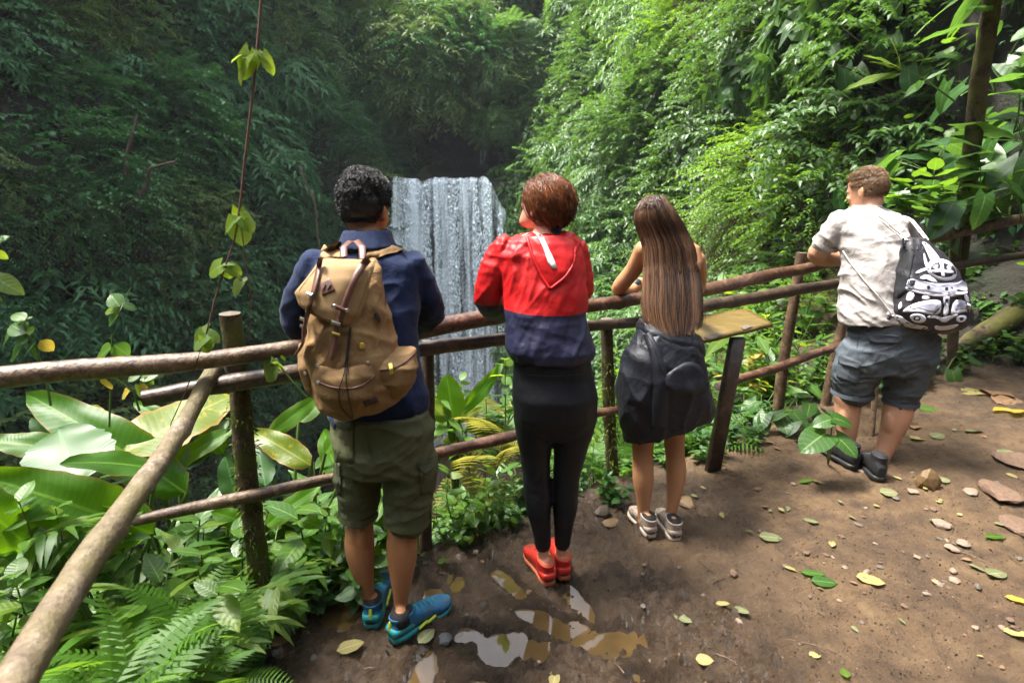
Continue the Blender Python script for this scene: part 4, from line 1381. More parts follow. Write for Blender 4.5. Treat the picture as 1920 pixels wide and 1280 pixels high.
def curve(a, b, sag, n=7, side=None):
    a, b = Vector(a), Vector(b)
    off = Vector(side) if side is not None else Vector((0, 0, 1))
    return [a.lerp(b, i / (n - 1)) + off * sag * math.sin(PI * i / (n - 1)) for i in range(n)]
def stems_obj(parent, stems, mat, name='stem'):
    for pts, r0, r1 in stems:
        V, F = tubes(np.array([list(p) for p in pts])[None], np.linspace(r0, r1, len(pts)), 5)
        link(name, npmesh(name, V, F), mat, parent)

PROTO = {}
def proto(kind, i, build):
    root = bpy.data.objects.new(kind, None)
    COL.objects.link(root)
    build(root, np.random.default_rng(1000 + 31 * i + sum(map(ord, kind))))
    PROTO.setdefault(kind, []).append([root, False])
def copy_plant(kind, i, loc, rz, sc, label, cat, group, tilt=(0, 0), name=None):
    root, used = PROTO[kind][i % len(PROTO[kind])]
    if not used:
        PROTO[kind][i % len(PROTO[kind])][1] = True
        r = root
    else:
        r = root.copy()
        COL.objects.link(r)
        for ch in root.children:
            c = ch.copy()
            COL.objects.link(c)
            c.parent = r
    r.location = loc
    r.rotation_euler = (tilt[0], tilt[1], rz)
    r.scale = (sc, sc, sc)
    tag(r, label, cat, group)
    return r
def b_herb(mats, L0, h0, kind='ovate', nst=3, nl=5, kinds=None):
    def f(root, g):
        st = []
        for s in range(nst):
            a = g.uniform(0, 6.28)
            lean = g.uniform(.1, .55)
            h = h0 * g.uniform(.6, 1.15)
            tip = Vector((math.cos(a) * lean * h, math.sin(a) * lean * h, h))
            pts = curve((0, 0, 0), tip, .12 * h, 6, (math.cos(a), math.sin(a), .2))
            st.append((pts, .0035, .0015))
            for k in range(nl):
                t = .3 + .7 * (k + .5) / nl
                p = pts[min(4, int(t * 5))].lerp(pts[min(5, int(t * 5) + 1)], t * 5 % 1)
                for sd in (0, 1):
                    b = a + k * 1.57 + sd * PI + g.normal() * .3
                    d = Vector((math.cos(b), math.sin(b), g.uniform(-.15, .55)))
                    up = Vector((g.normal() * .3, g.normal() * .3, 1))
                    mk = mats[int(g.integers(len(mats)))]
                    add_leaf(root, kind, mk, p, d, up, L0 * g.uniform(.65, 1.2) * (1.1 - .3 * t), g.uniform(.85, 1.2))
            if g.random() < .9:
                add_leaf(root, kind, mats[0], pts[-1], (math.cos(a), math.sin(a), .6), (0, 0, 1), L0 * .8)
        stems_obj(root, st, M['green_stem'])
    return f
def b_lance(mats, L0, h0, nst=2, nl=6):
    def f(root, g):
        st = []
        for s in range(nst):
            a = g.uniform(0, 6.28)
            h = h0 * g.uniform(.7, 1.15)
            tip = Vector((math.cos(a) * .35 * h, math.sin(a) * .35 * h, h))
            pts = curve((0, 0, 0), tip, .06 * h, 6)
            st.append((pts, .006, .003))
            for k in range(nl):
                t = .2 + .8 * (k + .5) / nl
                p = pts[min(4, int(t * 5))].lerp(pts[min(5, int(t * 5) + 1)], t * 5 % 1)
                b = a + (k % 2) * PI + g.normal() * .5 + 1.2
                d = Vector((math.cos(b), math.sin(b), g.uniform(.1, .8)))
                add_leaf(root, ('lance', 'lance_flat')[int(g.integers(2))], mats[int(g.integers(len(mats)))], p, d, (g.normal() * .2, g.normal() * .2, 1), L0 * g.uniform(.7, 1.2), g.uniform(.85, 1.2))
        stems_obj(root, st, M['green_stem'])
    return f
def b_heart(mats, L0, h0, nl=7, kind='heart'):
    def f(root, g):
        st = []
        for k in range(nl):
            a = k * 2.4 + g.normal() * .3
            h = h0 * g.uniform(.55, 1.15)
            tip = Vector((math.cos(a) * h * .7, math.sin(a) * h * .7, h * .85))
            st.append((curve((0, 0, 0), tip, .1 * h), .005, .003))
            d = Vector((math.cos(a), math.sin(a), g.uniform(-.75, -.05)))
            add_leaf(root, kind, mats[int(g.integers(len(mats)))], tip, d, (math.cos(a) * .7, math.sin(a) * .7, 1), L0 * g.uniform(.7, 1.2), g.uniform(.9, 1.1))
        stems_obj(root, st, M['green_stem'], 'leaf_stalk')
    return f
def b_fern(mats, L0, nl=7):
    def f(root, g):
        for k in range(nl):
            a = k * 2 * PI / nl + g.normal() * .35
            d = Vector((math.cos(a), math.sin(a), g.uniform(.45, 1.0)))
            add_leaf(root, ('frond', 'frond_flat')[int(g.integers(2))], mats[int(g.integers(len(mats)))], (0, 0, 0), d, (g.normal() * .2, g.normal() * .2, 1), L0 * g.uniform(.7, 1.15), 1, name='frond')
    return f
def b_grass(mats, L0, h0, nst=4, nl=5):
    def f(root, g):
        st = []
        for s in range(nst):
            a = g.uniform(0, 6.28)
            h = h0 * g.uniform(.6, 1.2)
            tip = Vector((math.cos(a) * .75 * h, math.sin(a) * .75 * h, h * .8))
            pts = curve((0, 0, 0), tip, .25 * h, 6)
            st.append((pts, .002, .001))
            for k in range(nl):
                t = .3 + .7 * (k + .5) / nl
                p = pts[min(4, int(t * 5))].lerp(pts[min(5, int(t * 5) + 1)], t * 5 % 1)
                b = a + (1 if k % 2 else -1) * g.uniform(.4, 1.1)
                add_leaf(root, 'grass', mats[int(g.integers(len(mats)))], p, (math.cos(b), math.sin(b), g.uniform(-.1, .5)), (0, 0, 1), L0 * g.uniform(.7, 1.25), g.uniform(.9, 1.5))
        stems_obj(root, st, M['green_stem'])
    return f
for i in range(4):
    proto('leafy_herb', i, b_herb(['leaf_mid', 'leaf_mid', 'leaf_heart', 'leaf_lime'], .085, .30))
    proto('dark_herb', i, b_herb(['leaf_dark', 'leaf_dark', 'leaf_mid'], .065, .20))
    proto('ginger_plant', i, b_lance(['leaf_mid', 'leaf_lime', 'leaf_mid', 'leaf_heart'], .21, .55))
    proto('heart_leaf_plant', i, b_heart(['leaf_heart', 'leaf_heart', 'leaf_dark'], .15, .26))
    proto('fern', i, b_fern(['leaf_fern', 'leaf_fern', 'leaf_fern'], .42))
    proto('broad_grass', i, b_grass(['leaf_grass', 'leaf_grass', 'leaf_lime'], .10, .30, 5, 8))
for i in range(3):
    proto('yellowing_fern', i, b_fern(['leaf_fern_old', 'leaf_fern', 'leaf_fern_old'], .42, 6))
    proto('climbing_philodendron', i, b_heart(['leaf_heart', 'leaf_dark', 'leaf_heart'], .36, .45, 7, 'heart_long'))
    proto('veined_shrub', i, b_herb(['leaf_mid', 'leaf_heart', 'leaf_mid'], .21, .55, 'ovate_flat', 3, 4))
    proto('autumn_shrub', i, b_herb(['leaf_yellow', 'leaf_mid', 'leaf_lime', 'leaf_pale'], .10, .42, 'ovate', 3, 4))

g = np.random.default_rng(5)
def near(px):
    for lim, w_ in ((150, 'near the left edge'), (330, 'by the handrail'), (430, 'left of mossy post'), (560, 'right of mossy post'), (700, 'by the left calf'), (830, 'by the olive shorts'), (960, 'left of the leggings'), (1110, 'behind the leggings'),
                    (1210, 'by the second mossy post'), (1330, 'behind the white shoes'), (1440, 'by the sign post'), (1540, 'by the brown post'), (1660, 'behind the grey shorts'), (1790, 'below the bag')):
        if px < lim: return w_
    return 'at the right edge'
def sow(kind, n, xr, dr, sc, label, cat, group, side='front', tiltmax=.3, cond=None, zoff=-.02):
    """set plants out on the ground beyond the fence ('front') or left of the mud ('left')"""
    k = 0
    tries = 0
    while k < n and tries < n * 30:
        tries += 1
        if side == 'front':
            x_ = g.uniform(*xr)
            d = dr[0] + (dr[1] - dr[0]) * g.random() ** 1.3
            p = plan(x_, 0, d)
            x_, y_ = p.x, p.y
        else:
            x_ = g.uniform(*xr); y_ = g.uniform(*dr)
        z_ = gz(x_, y_)
        ppx, ppy, f = pix(np.array([[x_, y_, z_ + .1]]))
        if cond is not None and not cond(x_, y_, ppx[0], ppy[0]): continue
        lb = label + ', ' + near(ppx[0])
        if len(lb.replace('-', ' ').split()) > 16: lb = label
        copy_plant(kind, int(g.integers(8)), (x_, y_, z_ + zoff), g.uniform(0, 6.28), sc * g.uniform(.75, 1.25), lb, cat, group, (g.uniform(-tiltmax, tiltmax), g.uniform(-tiltmax, tiltmax)))
        k += 1
# beyond the fence, left to right
sow('leafy_herb', 46, (-.75, .55), (.03, .75), 1.0, 'bright leafy herb growing behind the fence between the two nearest pairs of legs', 'herb', 'bright herbs behind the fence near the middle')
sow('dark_herb', 20, (-.9, .6), (-.06, .35), .8, 'low dark herb on the muddy edge under the fence near red shoes', 'herb', 'low herbs on the muddy edge under the fence')
sow('yellowing_fern', 6, (-.35, .25), (.35, .8), .95, 'yellowing fern behind the lowest rail left of black leggings', 'fern', 'yellowing ferns left of black leggings')
sow('dark_herb', 46, (.45, 1.9), (-.12, .6), .95, 'dark glossy herb in the shade around the sign post', 'herb', 'dark herbs in shade around the sign post')
sow('fern', 7, (.6, 1.6), (.1, .7), .95, 'green fern in the shade beside the sign post', 'fern', 'ferns beside the sign post')
sow('leafy_herb', 40, (.9, 3.0), (.35, 1.9), 1.25, 'bright leafy herb on the slope behind the sign board', 'herb', 'bright herbs behind the sign board')
sow('ginger_plant', 26, (.75, 3.0), (.45, 2.4), 1.0, 'ginger plant with long pointed leaves behind the sign board', 'plant', 'ginger plants behind the sign board')
sow('autumn_shrub', 8, (1.75, 2.6), (.25, .9), 1.0, 'small shrub with some yellow leaves behind the right-hand rails', 'shrub', 'yellow-leaved shrubs behind the right-hand rails')
sow('heart_leaf_plant', 14, (1.3, 2.5), (.0, .9), .8, 'heart-leaved plant under the lowest rail by grey shorts', 'plant', 'heart-leaved plants under the right-hand rails')
sow('leafy_herb', 40, (1.5, 4.0), (1.6, 4.5), 2.2, 'tall leafy bush on the slope below the right-hand wall', 'bush', 'leafy bushes below the right-hand wall')
sow('ginger_plant', 22, (.8, 3.6), (1.8, 4.5), 1.7, 'tall long-leaved plant on the slope below the right-hand wall', 'plant', 'tall long-leaved plants below the right-hand wall')
# left slope
sow('ginger_plant', 16, (-2.4, -.5), (.35, 1.2), 1.3, 'long-leaved plant below the left rails among giant leaves', 'plant', 'long-leaved plants below the left rails')
sow('leafy_herb', 75, (-2.3, -.5), (.08, 1.0), 1.8, 'leafy herb below the left rails among giant leaves', 'herb', 'herbs below the left rails')
sow('fern', 8, (-1.5, -.6), (.1, .7), .9, 'fern behind the left rails near mossy post', 'fern', 'ferns behind the left rails')
sow('dark_herb', 16, (-1.2, -.5), (-.05, .3), 1.0, 'dark herb at the foot of the mossy post', 'herb', 'dark herbs at the foot of the mossy post')
sow('broad_grass', 150, (-1.85, -.98), (.72, 1.9), 1.2, 'arching broad-bladed grass at the lower left by the handrail', 'grass plant', 'broad-bladed grasses at the lower left', 'left')
sow('leafy_herb', 14, (-1.9, -1.0), (.8, 1.9), 1.1, 'leafy herb among the grasses below the handrail', 'herb', 'herbs among the grasses below the handrail', 'left')
sow('dark_herb', 14, (-1.15, -.86), (1.0, 1.95), .8, 'dark herb along the left edge of the mud', 'herb', 'dark herbs along the left edge of the mud', 'left', zoff=0)
sow('heart_leaf_plant', 6, (-1.5, -.95), (1.05, 1.8), .8, 'heart-leaved plant among the grasses left of the mud', 'plant', 'heart-leaved plants left of the mud', 'left')
# foot of the dark bank at right
sow('dark_herb', 60, (2.5, 4.9), (-.05, 1.3), 1.3, 'dark herb on the shaded bank right of the drawstring bag', 'herb', 'dark herbs on the shaded bank')
sow('heart_leaf_plant', 8, (3.0, 4.6), (.05, .8), .8, 'heart-leaved plant on the shaded bank at the right', 'plant', 'heart-leaved plants on the shaded bank')
# ferns by hand, lower left corner
for k, (px, py, Y, L, rz, tl) in enumerate([(250, 1215, 1.22, .36, .6, ''), (350, 1150, 1.45, .33, -.3, ''), (210, 1310, 1.02, .36, -.2, ''), (420, 1225, 1.38, .33, -1.0, ''), (120, 1330, .95, .34, .9, ''), (330, 1270, 1.18, .36, .2, '')]):
    p = at(px, py, Y)
    copy_plant('fern', k, (p.x, p.y, p.z - .12), rz, .86 * L / .42, 'large fern in the lower left corner, ' + ('in the middle of the clump', 'uppermost and nearest the mossy rock', 'lowest but one by the handrail', 'nearest the muddy path', 'under the end of the handrail pole', 'lowest one beside the mud')[k], 'fern', 'large ferns in the lower left corner', (-.25, .2))

# giant leaves (heliconia) below the left rails, each leaf by hand: base px, tip px, depth of both, relative width, kind, material, upper side
def giant(label, loc, leaves):
    root = thing('giant_leaf_plant', label, 'plant', loc, 'giant-leaved plants below the left rails')
    L0 = Vector(loc)
    st = []
    for bx, by, bY, tx, ty, tY, ws, kind, mk, up in leaves:
        a, b = at(bx, by, bY) - L0, at(tx, ty, tY) - L0
        add_leaf(root, kind, mk, a, b - a, up, (b - a).length * 1.03, ws)
        foot = Vector((a.x * .35, a.y * .35, 0))
        st.append((curve(foot, a, .03), .011, .008))
    stems_obj(root, st, M['green_stem'], 'leaf_stalk')
    return root
def gp(px, py, Y, dz=-.55):
    p = at(px, py, Y)
    return (p.x, p.y, p.z + dz)
giant('giant-leaved plant under the far left rail with one glossy silvery leaf', gp(190, 900, 1.95), [
    (146, 908, 1.78, 103, 795, 2.0, 2.1, 'big_flat', 'leaf_dark', (.30, -.62, .7)),
    (350, 925, 2.05, 38, 712, 2.05, .80, 'big', 'leaf_big', (.42, -.62, .6)),
    (292, 880, 1.9, 145, 843, 1.72, 1.25, 'big', 'leaf_big', (0, -.5, .9)),
    (150, 850, 2.0, -40, 806, 1.9, 1.0, 'big', 'leaf_big', (0, -.5, .9)),
    (115, 830, 2.1, 60, 782, 2.1, 1.6, 'big_flat', 'leaf_dark', (.2, -.6, .7)),
])
giant('giant-leaved plant nearest the lower left, with a broad drooping leaf', gp(170, 960, 1.6, -.4), [
    (285, 1000, 1.70, 0, 885, 1.46, 1.0, 'big_fold', 'leaf_big', (.2, -.65, .75)),
    (60, 1030, 1.5, -80, 900, 1.4, 1.2, 'big', 'leaf_big', (.3, -.5, .8)),
])
giant('giant-leaved plant with yellowing leaf behind the handrail pole', gp(300, 880, 2.15), [
    (232, 850, 2.05, 430, 728, 2.45, 1.5, 'big_flat', 'leaf_big_old', (-.25, -.75, .5)),
    (300, 890, 2.1, 420, 795, 2.2, .9, 'big', 'leaf_big', (.2, -.5, .8)),
    (340, 880, 2.1, 425, 785, 2.3, .9, 'big_flat', 'leaf_dark', (.2, -.7, .6)),
    (205, 835, 2.2, 165, 752, 2.3, 1.2, 'big', 'leaf_big_old', (.2, -.6, .7)),
    (330, 800, 2.3, 250, 748, 2.3, 1.0, 'big', 'leaf_big', (.2, -.6, .7)),
])
giant('giant-leaved plant with upright glossy leaf right of the mossy post', gp(500, 930, 2.3, -.5), [
    (498, 912, 2.15, 478, 818, 2.3, 1.15, 'big_flat', 'leaf_dark', (.1, -.85, .4)),
    (505, 815, 2.3, 600, 738, 2.5, .85, 'big', 'leaf_big', (.4, -.7, .5)),
    (583, 872, 2.2, 468, 800, 2.25, 1.05, 'big', 'leaf_big_old', (.1, -.7, .6)),
    (445, 935, 2.1, 420, 858, 2.15, 1.5, 'big_flat', 'leaf_dark', (.1, -.85, .4)),
    (640, 895, 2.3, 590, 800, 2.5, 1.1, 'big', 'leaf_big', (-.2, -.7, .5)),
    (500, 985, 2.05, 585, 912, 2.1, 1.0, 'big', 'leaf_big', (0, -.7, .6)),
    (560, 790, 2.6, 620, 728, 2.7, 1.3, 'big', 'leaf_big', (0, -.7, .6)),
    (610, 850, 2.35, 650, 790, 2.4, 1.3, 'big', 'leaf_big', (0, -.7, .6)),
    (420, 850, 2.3, 360, 760, 2.4, 1.0, 'big', 'leaf_big', (0, -.7, .6)),
    (480, 985, 2.0, 400, 960, 1.95, 1.4, 'big', 'leaf_big', (0, -.7, .6)),
])
giant('giant-leaved plant standing against the waterfall, left of black leggings', gp(850, 790, 2.75, -.4), [
    (850, 785, 2.72, 838, 705, 2.75, 1.55, 'big_flat', 'leaf_big', (.15, -.9, .25)),
    (862, 775, 2.75, 952, 682, 2.95, .62, 'big', 'leaf_big', (.5, -.7, .4)),
    (840, 790, 2.7, 800, 745, 2.65, 1.2, 'big_flat', 'leaf_pale', (-.2, -.8, .5)),
    (845, 800, 2.7, 800, 812, 2.6, 1.0, 'big', 'leaf_big', (0, -.3, 1)),
    (858, 790, 2.75, 905, 760, 2.8, .8, 'big', 'leaf_big_old', (.2, -.6, .6)),
])
# leafy sprig right of it
r = copy_plant('leafy_herb', 2, at(948, 800, 2.75), .4, 1.35, 'leafy sprig in front of the waterfall touching black leggings', 'herb', None)

# hanging vine in the foreground
vine = thing('climbing_vine', 'thin dark vine with pale drooping leaves hanging down before the left ravine wall', 'vine', at(480, 400, 1.62))
VL = Vector(vine.location)
def vp(px, py, Y=1.62): return at(px, py, Y) - VL
st = [([vp(494, -60), vp(487, 40), vp(478, 140), vp(468, 225), vp(458, 310), vp(450, 385)], .0042, .003),
      ([vp(450, 385), vp(440, 450), vp(424, 495), vp(405, 555), vp(388, 620), vp(365, 690), vp(345, 740), vp(322, 790), vp(308, 840)], .003, .0014),
      ([vp(452, 420), vp(462, 500), vp(470, 560), vp(468, 640)], .0016, .001),
      ([vp(478, 130), vp(468, 112), vp(450, 108)], .002, .001), ([vp(440, 455), vp(455, 480), vp(475, 560)], .0016, .001),
      ([vp(424, 500), vp(440, 515), vp(455, 530)], .002, .001)]
stems_obj(vine, st, M['vine_stem'], 'vine_stem')
for bx, by, tx, ty, mk, ws, up in [
    (470, 100, 447, 145, 'leaf_lime', 1.2, (0, -.8, .4)), (466, 104, 437, 152, 'leaf_lime', 1.0, (-.5, -.7, .3)), (452, 104, 430, 112, 'leaf_pale', 1.0, (0, -.3, 1)),
    (480, 98, 472, 131, 'leaf_lime', 1.25, (-.3, -.8, .3)), (484, 97, 506, 112, 'leaf_pale', 1.2, (0, -.3, 1)), (492, 100, 515, 138, 'leaf_lime', .8, (.5, -.7, .3)),
    (447, 392, 446, 422, 'leaf_lime', 1.2, (0, -.8, .4)), (446, 405, 412, 432, 'leaf_pale', 1.4, (-.2, -.5, .8)), (450, 405, 478, 432, 'leaf_pale', 1.2, (.2, -.5, .8)), (448, 415, 446, 462, 'leaf_pale', 1.5, (0, -.7, .6)), (455, 398, 470, 410, 'leaf_lime', 1.1, (.3, -.5, .6)),
    (414, 498, 385, 512, 'leaf_lime', 1.5, (0, -.7, .6)), (424, 502, 428, 524, 'leaf_lime', 1.5, (0, -.8, .4)), (430, 500, 452, 515, 'leaf_lime', 1.3, (0, -.7, .6)), (418, 496, 438, 492, 'leaf_pale', 1.0, (0, -.3, 1)), (452, 527, 430, 552, 'leaf_pale', 1.1, (0, -.6, .6)), (455, 525, 465, 520, 'leaf_pale', 1.1, (0, -.6, .6)),
    (388, 625, 352, 648, 'leaf_pale', 1.5, (-.2, -.6, .7)), (386, 628, 372, 662, 'leaf_pale', 1.5, (0, -.8, .5)), (390, 625, 412, 640, 'leaf_pale', 1.3, (.2, -.6, .7)), (384, 630, 396, 655, 'leaf_lime', 1.2, (.2, -.8, .4))]:
    a, b = vp(bx, by), vp(tx, ty)
    add_leaf(vine, 'heart', mk, a, b - a, up, (b - a).length, ws)
# saplings standing before the dark wall at left
def sapling(label, loc, stem, leaves, kind='ovate'):
    root = thing('sapling', label, 'sapling', loc)
    L = Vector(loc)
    stems_obj(root, [([at(*p) - L for p in stem], .004, .0015)], M['green_stem'])
    for bx, by, tx, ty, Y, mk, ws, up in leaves:
        a, b = at(bx, by, Y) - L, at(tx, ty, Y + .02) - L
        add_leaf(root, kind, mk, a, b - a, up, (b - a).length * 1.05, ws)
sapling('slim sapling with a few bright leaves, left of the mossy post before the dark wall', gp(215, 700, 2.0, -.4),
        [(205, 800, 2.0), (208, 700, 2.0), (210, 630, 2.0), (222, 590, 2.0), (246, 538, 2.0)],
        [(225, 575, 205, 550, 2.0, 'leaf_heart', 1.7, (0, -.7, .6)), (222, 580, 196, 578, 2.0, 'leaf_lime', 1.5, (0, -.6, .7)), (222, 590, 198, 605, 1.99, 'leaf_heart', 1.4, (0, -.6, .6)), (228, 570, 257, 578, 2.0, 'leaf_heart', 1.2, (0, -.6, .7)), (216, 600, 206, 592, 2.0, 'leaf_lime', 1.4, (0, -.6, .6)),
         (212, 645, 242, 668, 2.0, 'leaf_heart', 1.8, (0, -.7, .6)), (210, 650, 168, 678, 2.0, 'leaf_mid', 1.2, (0, -.6, .7)), (225, 670, 248, 676, 2.0, 'leaf_mid', 1.3, (0, -.6, .7))])
sapling('leafy sapling with one yellow leaf at the far left above the rail', gp(60, 720, 1.75, -.4),
        [(95, 760, 1.75), (84, 690, 1.75), (62, 650, 1.75), (45, 610, 1.75), (60, 575, 1.75)],
        [(45, 645, 12, 665, 1.75, 'leaf_heart', 1.7, (-.2, -.7, .6)), (52, 640, 28, 625, 1.74, 'leaf_dark', 1.6, (0, -.8, .5)), (50, 625, 15, 605, 1.75, 'leaf_heart', 1.4, (0, -.6, .7)), (48, 600, 20, 585, 1.75, 'leaf_mid', 1.1, (0, -.5, .8)), (50, 598, 60, 592, 1.75, 'leaf_pale', 1.5, (0, -.5, .8)), (35, 612, 45, 600, 1.75, 'leaf_pale', 1.3, (0, -.5, .8)),
         (75, 638, 100, 658, 1.75, 'leaf_yellow', 1.6, (.3, -.7, .4)), (68, 640, 38, 662, 1.74, 'leaf_dark', 1.3, (0, -.6, .7)), (66, 650, 62, 676, 1.74, 'leaf_heart', 1.5, (0, -.8, .5)), (55, 628, 58, 610, 1.74, 'leaf_lime', 1.4, (0, -.8, .5)), (20, 625, 0, 640, 1.75, 'leaf_heart', 1.6, (0, -.7, .6))])
sapling('sapling reaching in at the far left edge with long pale leaves', gp(-30, 620, 1.6, -.6),
        [(-50, 760, 1.6), (-40, 640, 1.6), (-30, 540, 1.6), (-18, 470, 1.6), (-5, 430, 1.6)],
        [(-20, 515, 43, 548, 1.6, 'leaf_pale', 1.2, (0, -.6, .8)), (-12, 470, 16, 485, 1.6, 'leaf_lime', 1.2, (0, -.7, .6)), (-8, 445, 14, 448, 1.6, 'leaf_heart', 1.4, (0, -.6, .7)), (-15, 460, 12, 440, 1.6, 'leaf_mid', 1.3, (0, -.6, .7)), (-25, 555, 5, 562, 1.6, 'leaf_heart', 1.3, (0, -.7, .6))])
sapling('small sprig drooping over the rail between mossy post and backpack', gp(515, 760, 1.9, -.3),
        [(575, 745, 1.78), (548, 715, 1.77), (528, 690, 1.77), (518, 672, 1.77), (508, 680, 1.77)],
        [(520, 672, 492, 715, 1.77, 'leaf_pale', 1.3, (-.2, -.8, .4)), (518, 676, 522, 698, 1.76, 'leaf_pale', 1.5, (0, -.8, .5)), (516, 672, 508, 686, 1.77, 'leaf_lime', 1.5, (0, -.8, .5)), (525, 668, 538, 674, 1.77, 'leaf_lime', 1.2, (0, -.6, .7)), (512, 672, 500, 680, 1.77, 'leaf_heart', 1.3, (0, -.7, .6))])
sapling('sprig with yellow and pink leaves drooping under the far left rail', gp(235, 760, 1.75, -.3),
        [(262, 770, 1.75), (250, 735, 1.75), (225, 715, 1.72), (195, 700, 1.7)],
        [(200, 700, 165, 705, 1.7, 'leaf_lime', .9, (0, -.5, .8)), (195, 708, 205, 732, 1.7, 'leaf_yellow', 1.3, (0, -.8, .5)), (245, 730, 222, 745, 1.75, 'leaf_yellow', .9, (0, -.7, .6)), (262, 722, 255, 745, 1.75, 'leaf_lime', 1.3, (0, -.7, .5)), (258, 722, 278, 728, 1.75, 'leaf_yellow', 1.3, (0, -.7, .5)), (262, 712, 295, 698, 1.75, 'leaf_mid', 1.2, (0, -.6, .7)), (270, 708, 290, 720, 1.75, 'leaf_mid', 1.2, (0, -.6, .7)), (240, 715, 262, 700, 1.75, 'leaf_pale', 1.2, (0, -.6, .7))])
# plant with four heart leaves beside the black shoe
root = thing('heart_leaf_seedling', 'young plant with four shiny heart-shaped leaves in front of the left black shoe', 'plant', atz(1552, 872, .09))
L = Vector(root.location)
tops = [((1562, 783, 2.72), (1600, 792, 2.70)), ((1560, 786, 2.72), (1530, 792, 2.70)), ((1548, 812, 2.70), (1510, 835, 2.62)), ((1568, 818, 2.68), (1608, 848, 2.58))]
for a, b in tops:
    a, b = at(*a) - L, at(*b) - L
    stems_obj(root, [(curve((0, 0, 0), a, .01), .004, .003)], M['green_stem'], 'leaf_stalk')
    add_leaf(root, 'heart', 'leaf_heart', a, b - a, (0, -.45, .9), (b - a).length * 1.1, 1.1)
copy_plant('heart_leaf_plant', 3, atz(1500, 815, .07), 1.2, .75, 'low heart-leaved plant with dull leaves left of the black shoes', 'plant', None)

# big-leaved climbers on the near right bank
P, Nn = WR(g.uniform(0.02, .42, 1500), g.uniform(-1.6, 5.2, 1500))
px, py, f = pix(P)
sel = [i for i in range(1500) if 1600 < px[i] < 2150 and -180 < py[i] < 640 and 3.2 < f[i] < 7.5]
cnt = {'p': 0, 'v': 0, 'd': 0}
taken = []
for i in sel:
    if any((Vector(P[i]) - q).length < .34 for q in taken): continue
    taken.append(Vector(P[i]))
    az = math.atan2(Nn[i][0], -Nn[i][1])
    q = P[i] + Nn[i] * .12
    if py[i] > 430:
        copy_plant('dark_herb', cnt['d'], q, g.uniform(0, 6), 1.5, 'dark herb clinging to the shaded bank under the right-hand rail', 'herb', 'dark herbs clinging to the shaded bank', (.7, 0)); cnt['d'] += 1
    elif g.random() < .62:
        copy_plant('climbing_philodendron', cnt['p'], q, az + g.uniform(-.4, .4), g.uniform(.75, 1.15), 'climber with large heart-shaped leaves, right bank, ' + ('high up' if py[i] < 60 else 'midway up' if py[i] < 250 else 'low down') + (' behind white tee' if px[i] < 1700 else ' left of the trunk' if px[i] < 1800 else ' right of the trunk'), 'climber', 'large-leaved climbers on the right bank', (.75, 0)); cnt['p'] += 1
    else:
        copy_plant('veined_shrub', cnt['v'], q, az + g.uniform(-.5, .5), g.uniform(.8, 1.2), 'shrub with large veined leaves, right bank, ' + ('high up' if py[i] < 60 else 'midway up' if py[i] < 250 else 'low down') + (' behind white tee' if px[i] < 1700 else ' left of the trunk' if px[i] < 1800 else ' right of the trunk'), 'shrub', 'large-leaved shrubs on the right bank', (.6, 0)); cnt['v'] += 1
print('bank', cnt)
for k, (px_, py_, Y, s_) in enumerate([(1730, 450, 3.95, .95), (1790, 440, 4.0, .9), (1690, 430, 4.1, .8), (1850, 445, 4.1, .9)]):
    p = at(px_, py_, Y)
    copy_plant('veined_shrub', k, p, k * 1.3, s_, 'veined shrub standing just behind the right-hand top rail', 'shrub', 'veined shrubs behind the right-hand top rail')
for k, (px_, py_, Y, s_) in enumerate([(1770, 400, 4.05, 1.0), (1830, 400, 4.05, 1.05), (1890, 420, 4.1, 1.1), (1930, 330, 4.2, 1.1), (1900, 250, 4.3, 1.0), (1750, 330, 4.2, 1.0)]):
    p = at(px_, py_, Y)
    copy_plant('climbing_philodendron', k, p, k * 1.9, s_ * .8, 'large-leaved climber around the foot of the leaning tree', 'climber', 'large-leaved climbers around the leaning tree', (.6, 0))
for k, (px_, py_, Y, s_) in enumerate([(820, 830, 2.75, 1.5), (880, 850, 2.7, 1.5), (930, 845, 2.75, 1.5), (850, 815, 3.0, 1.7), (905, 810, 3.05, 1.6), (800, 805, 2.9, 1.6), (950, 820, 3.0, 1.6), (870, 780, 3.2, 1.4)]):
    p = at(px_, py_, Y)
    copy_plant(('leafy_herb', 'ginger_plant', 'yellowing_fern', 'leafy_herb')[k % 4], k, (p.x, p.y, p.z - .12), k * 2.1, s_ * (.6 if k % 4 == 1 else 1) * .8, 'leafy plant behind the lowest rail hiding the foot of the waterfall', 'plant', 'leafy plants hiding the foot of the waterfall')
for k, (px_, py_, Y) in enumerate([(15, 1010, 1.6), (70, 1040, 1.55), (120, 1010, 1.7), (30, 1080, 1.4), (100, 1080, 1.45), (160, 1050, 1.6), (-20, 1050, 1.5), (210, 990, 1.8)]):
    p = at(px_, py_, Y)
    copy_plant(('broad_grass', 'leafy_herb')[k % 2], k + 1, (p.x, p.y, p.z - .2), k * 1.7, 1.25, 'leafy clump under the broad drooping leaf at the far left', 'plant', 'leafy clumps under the broad drooping leaf')
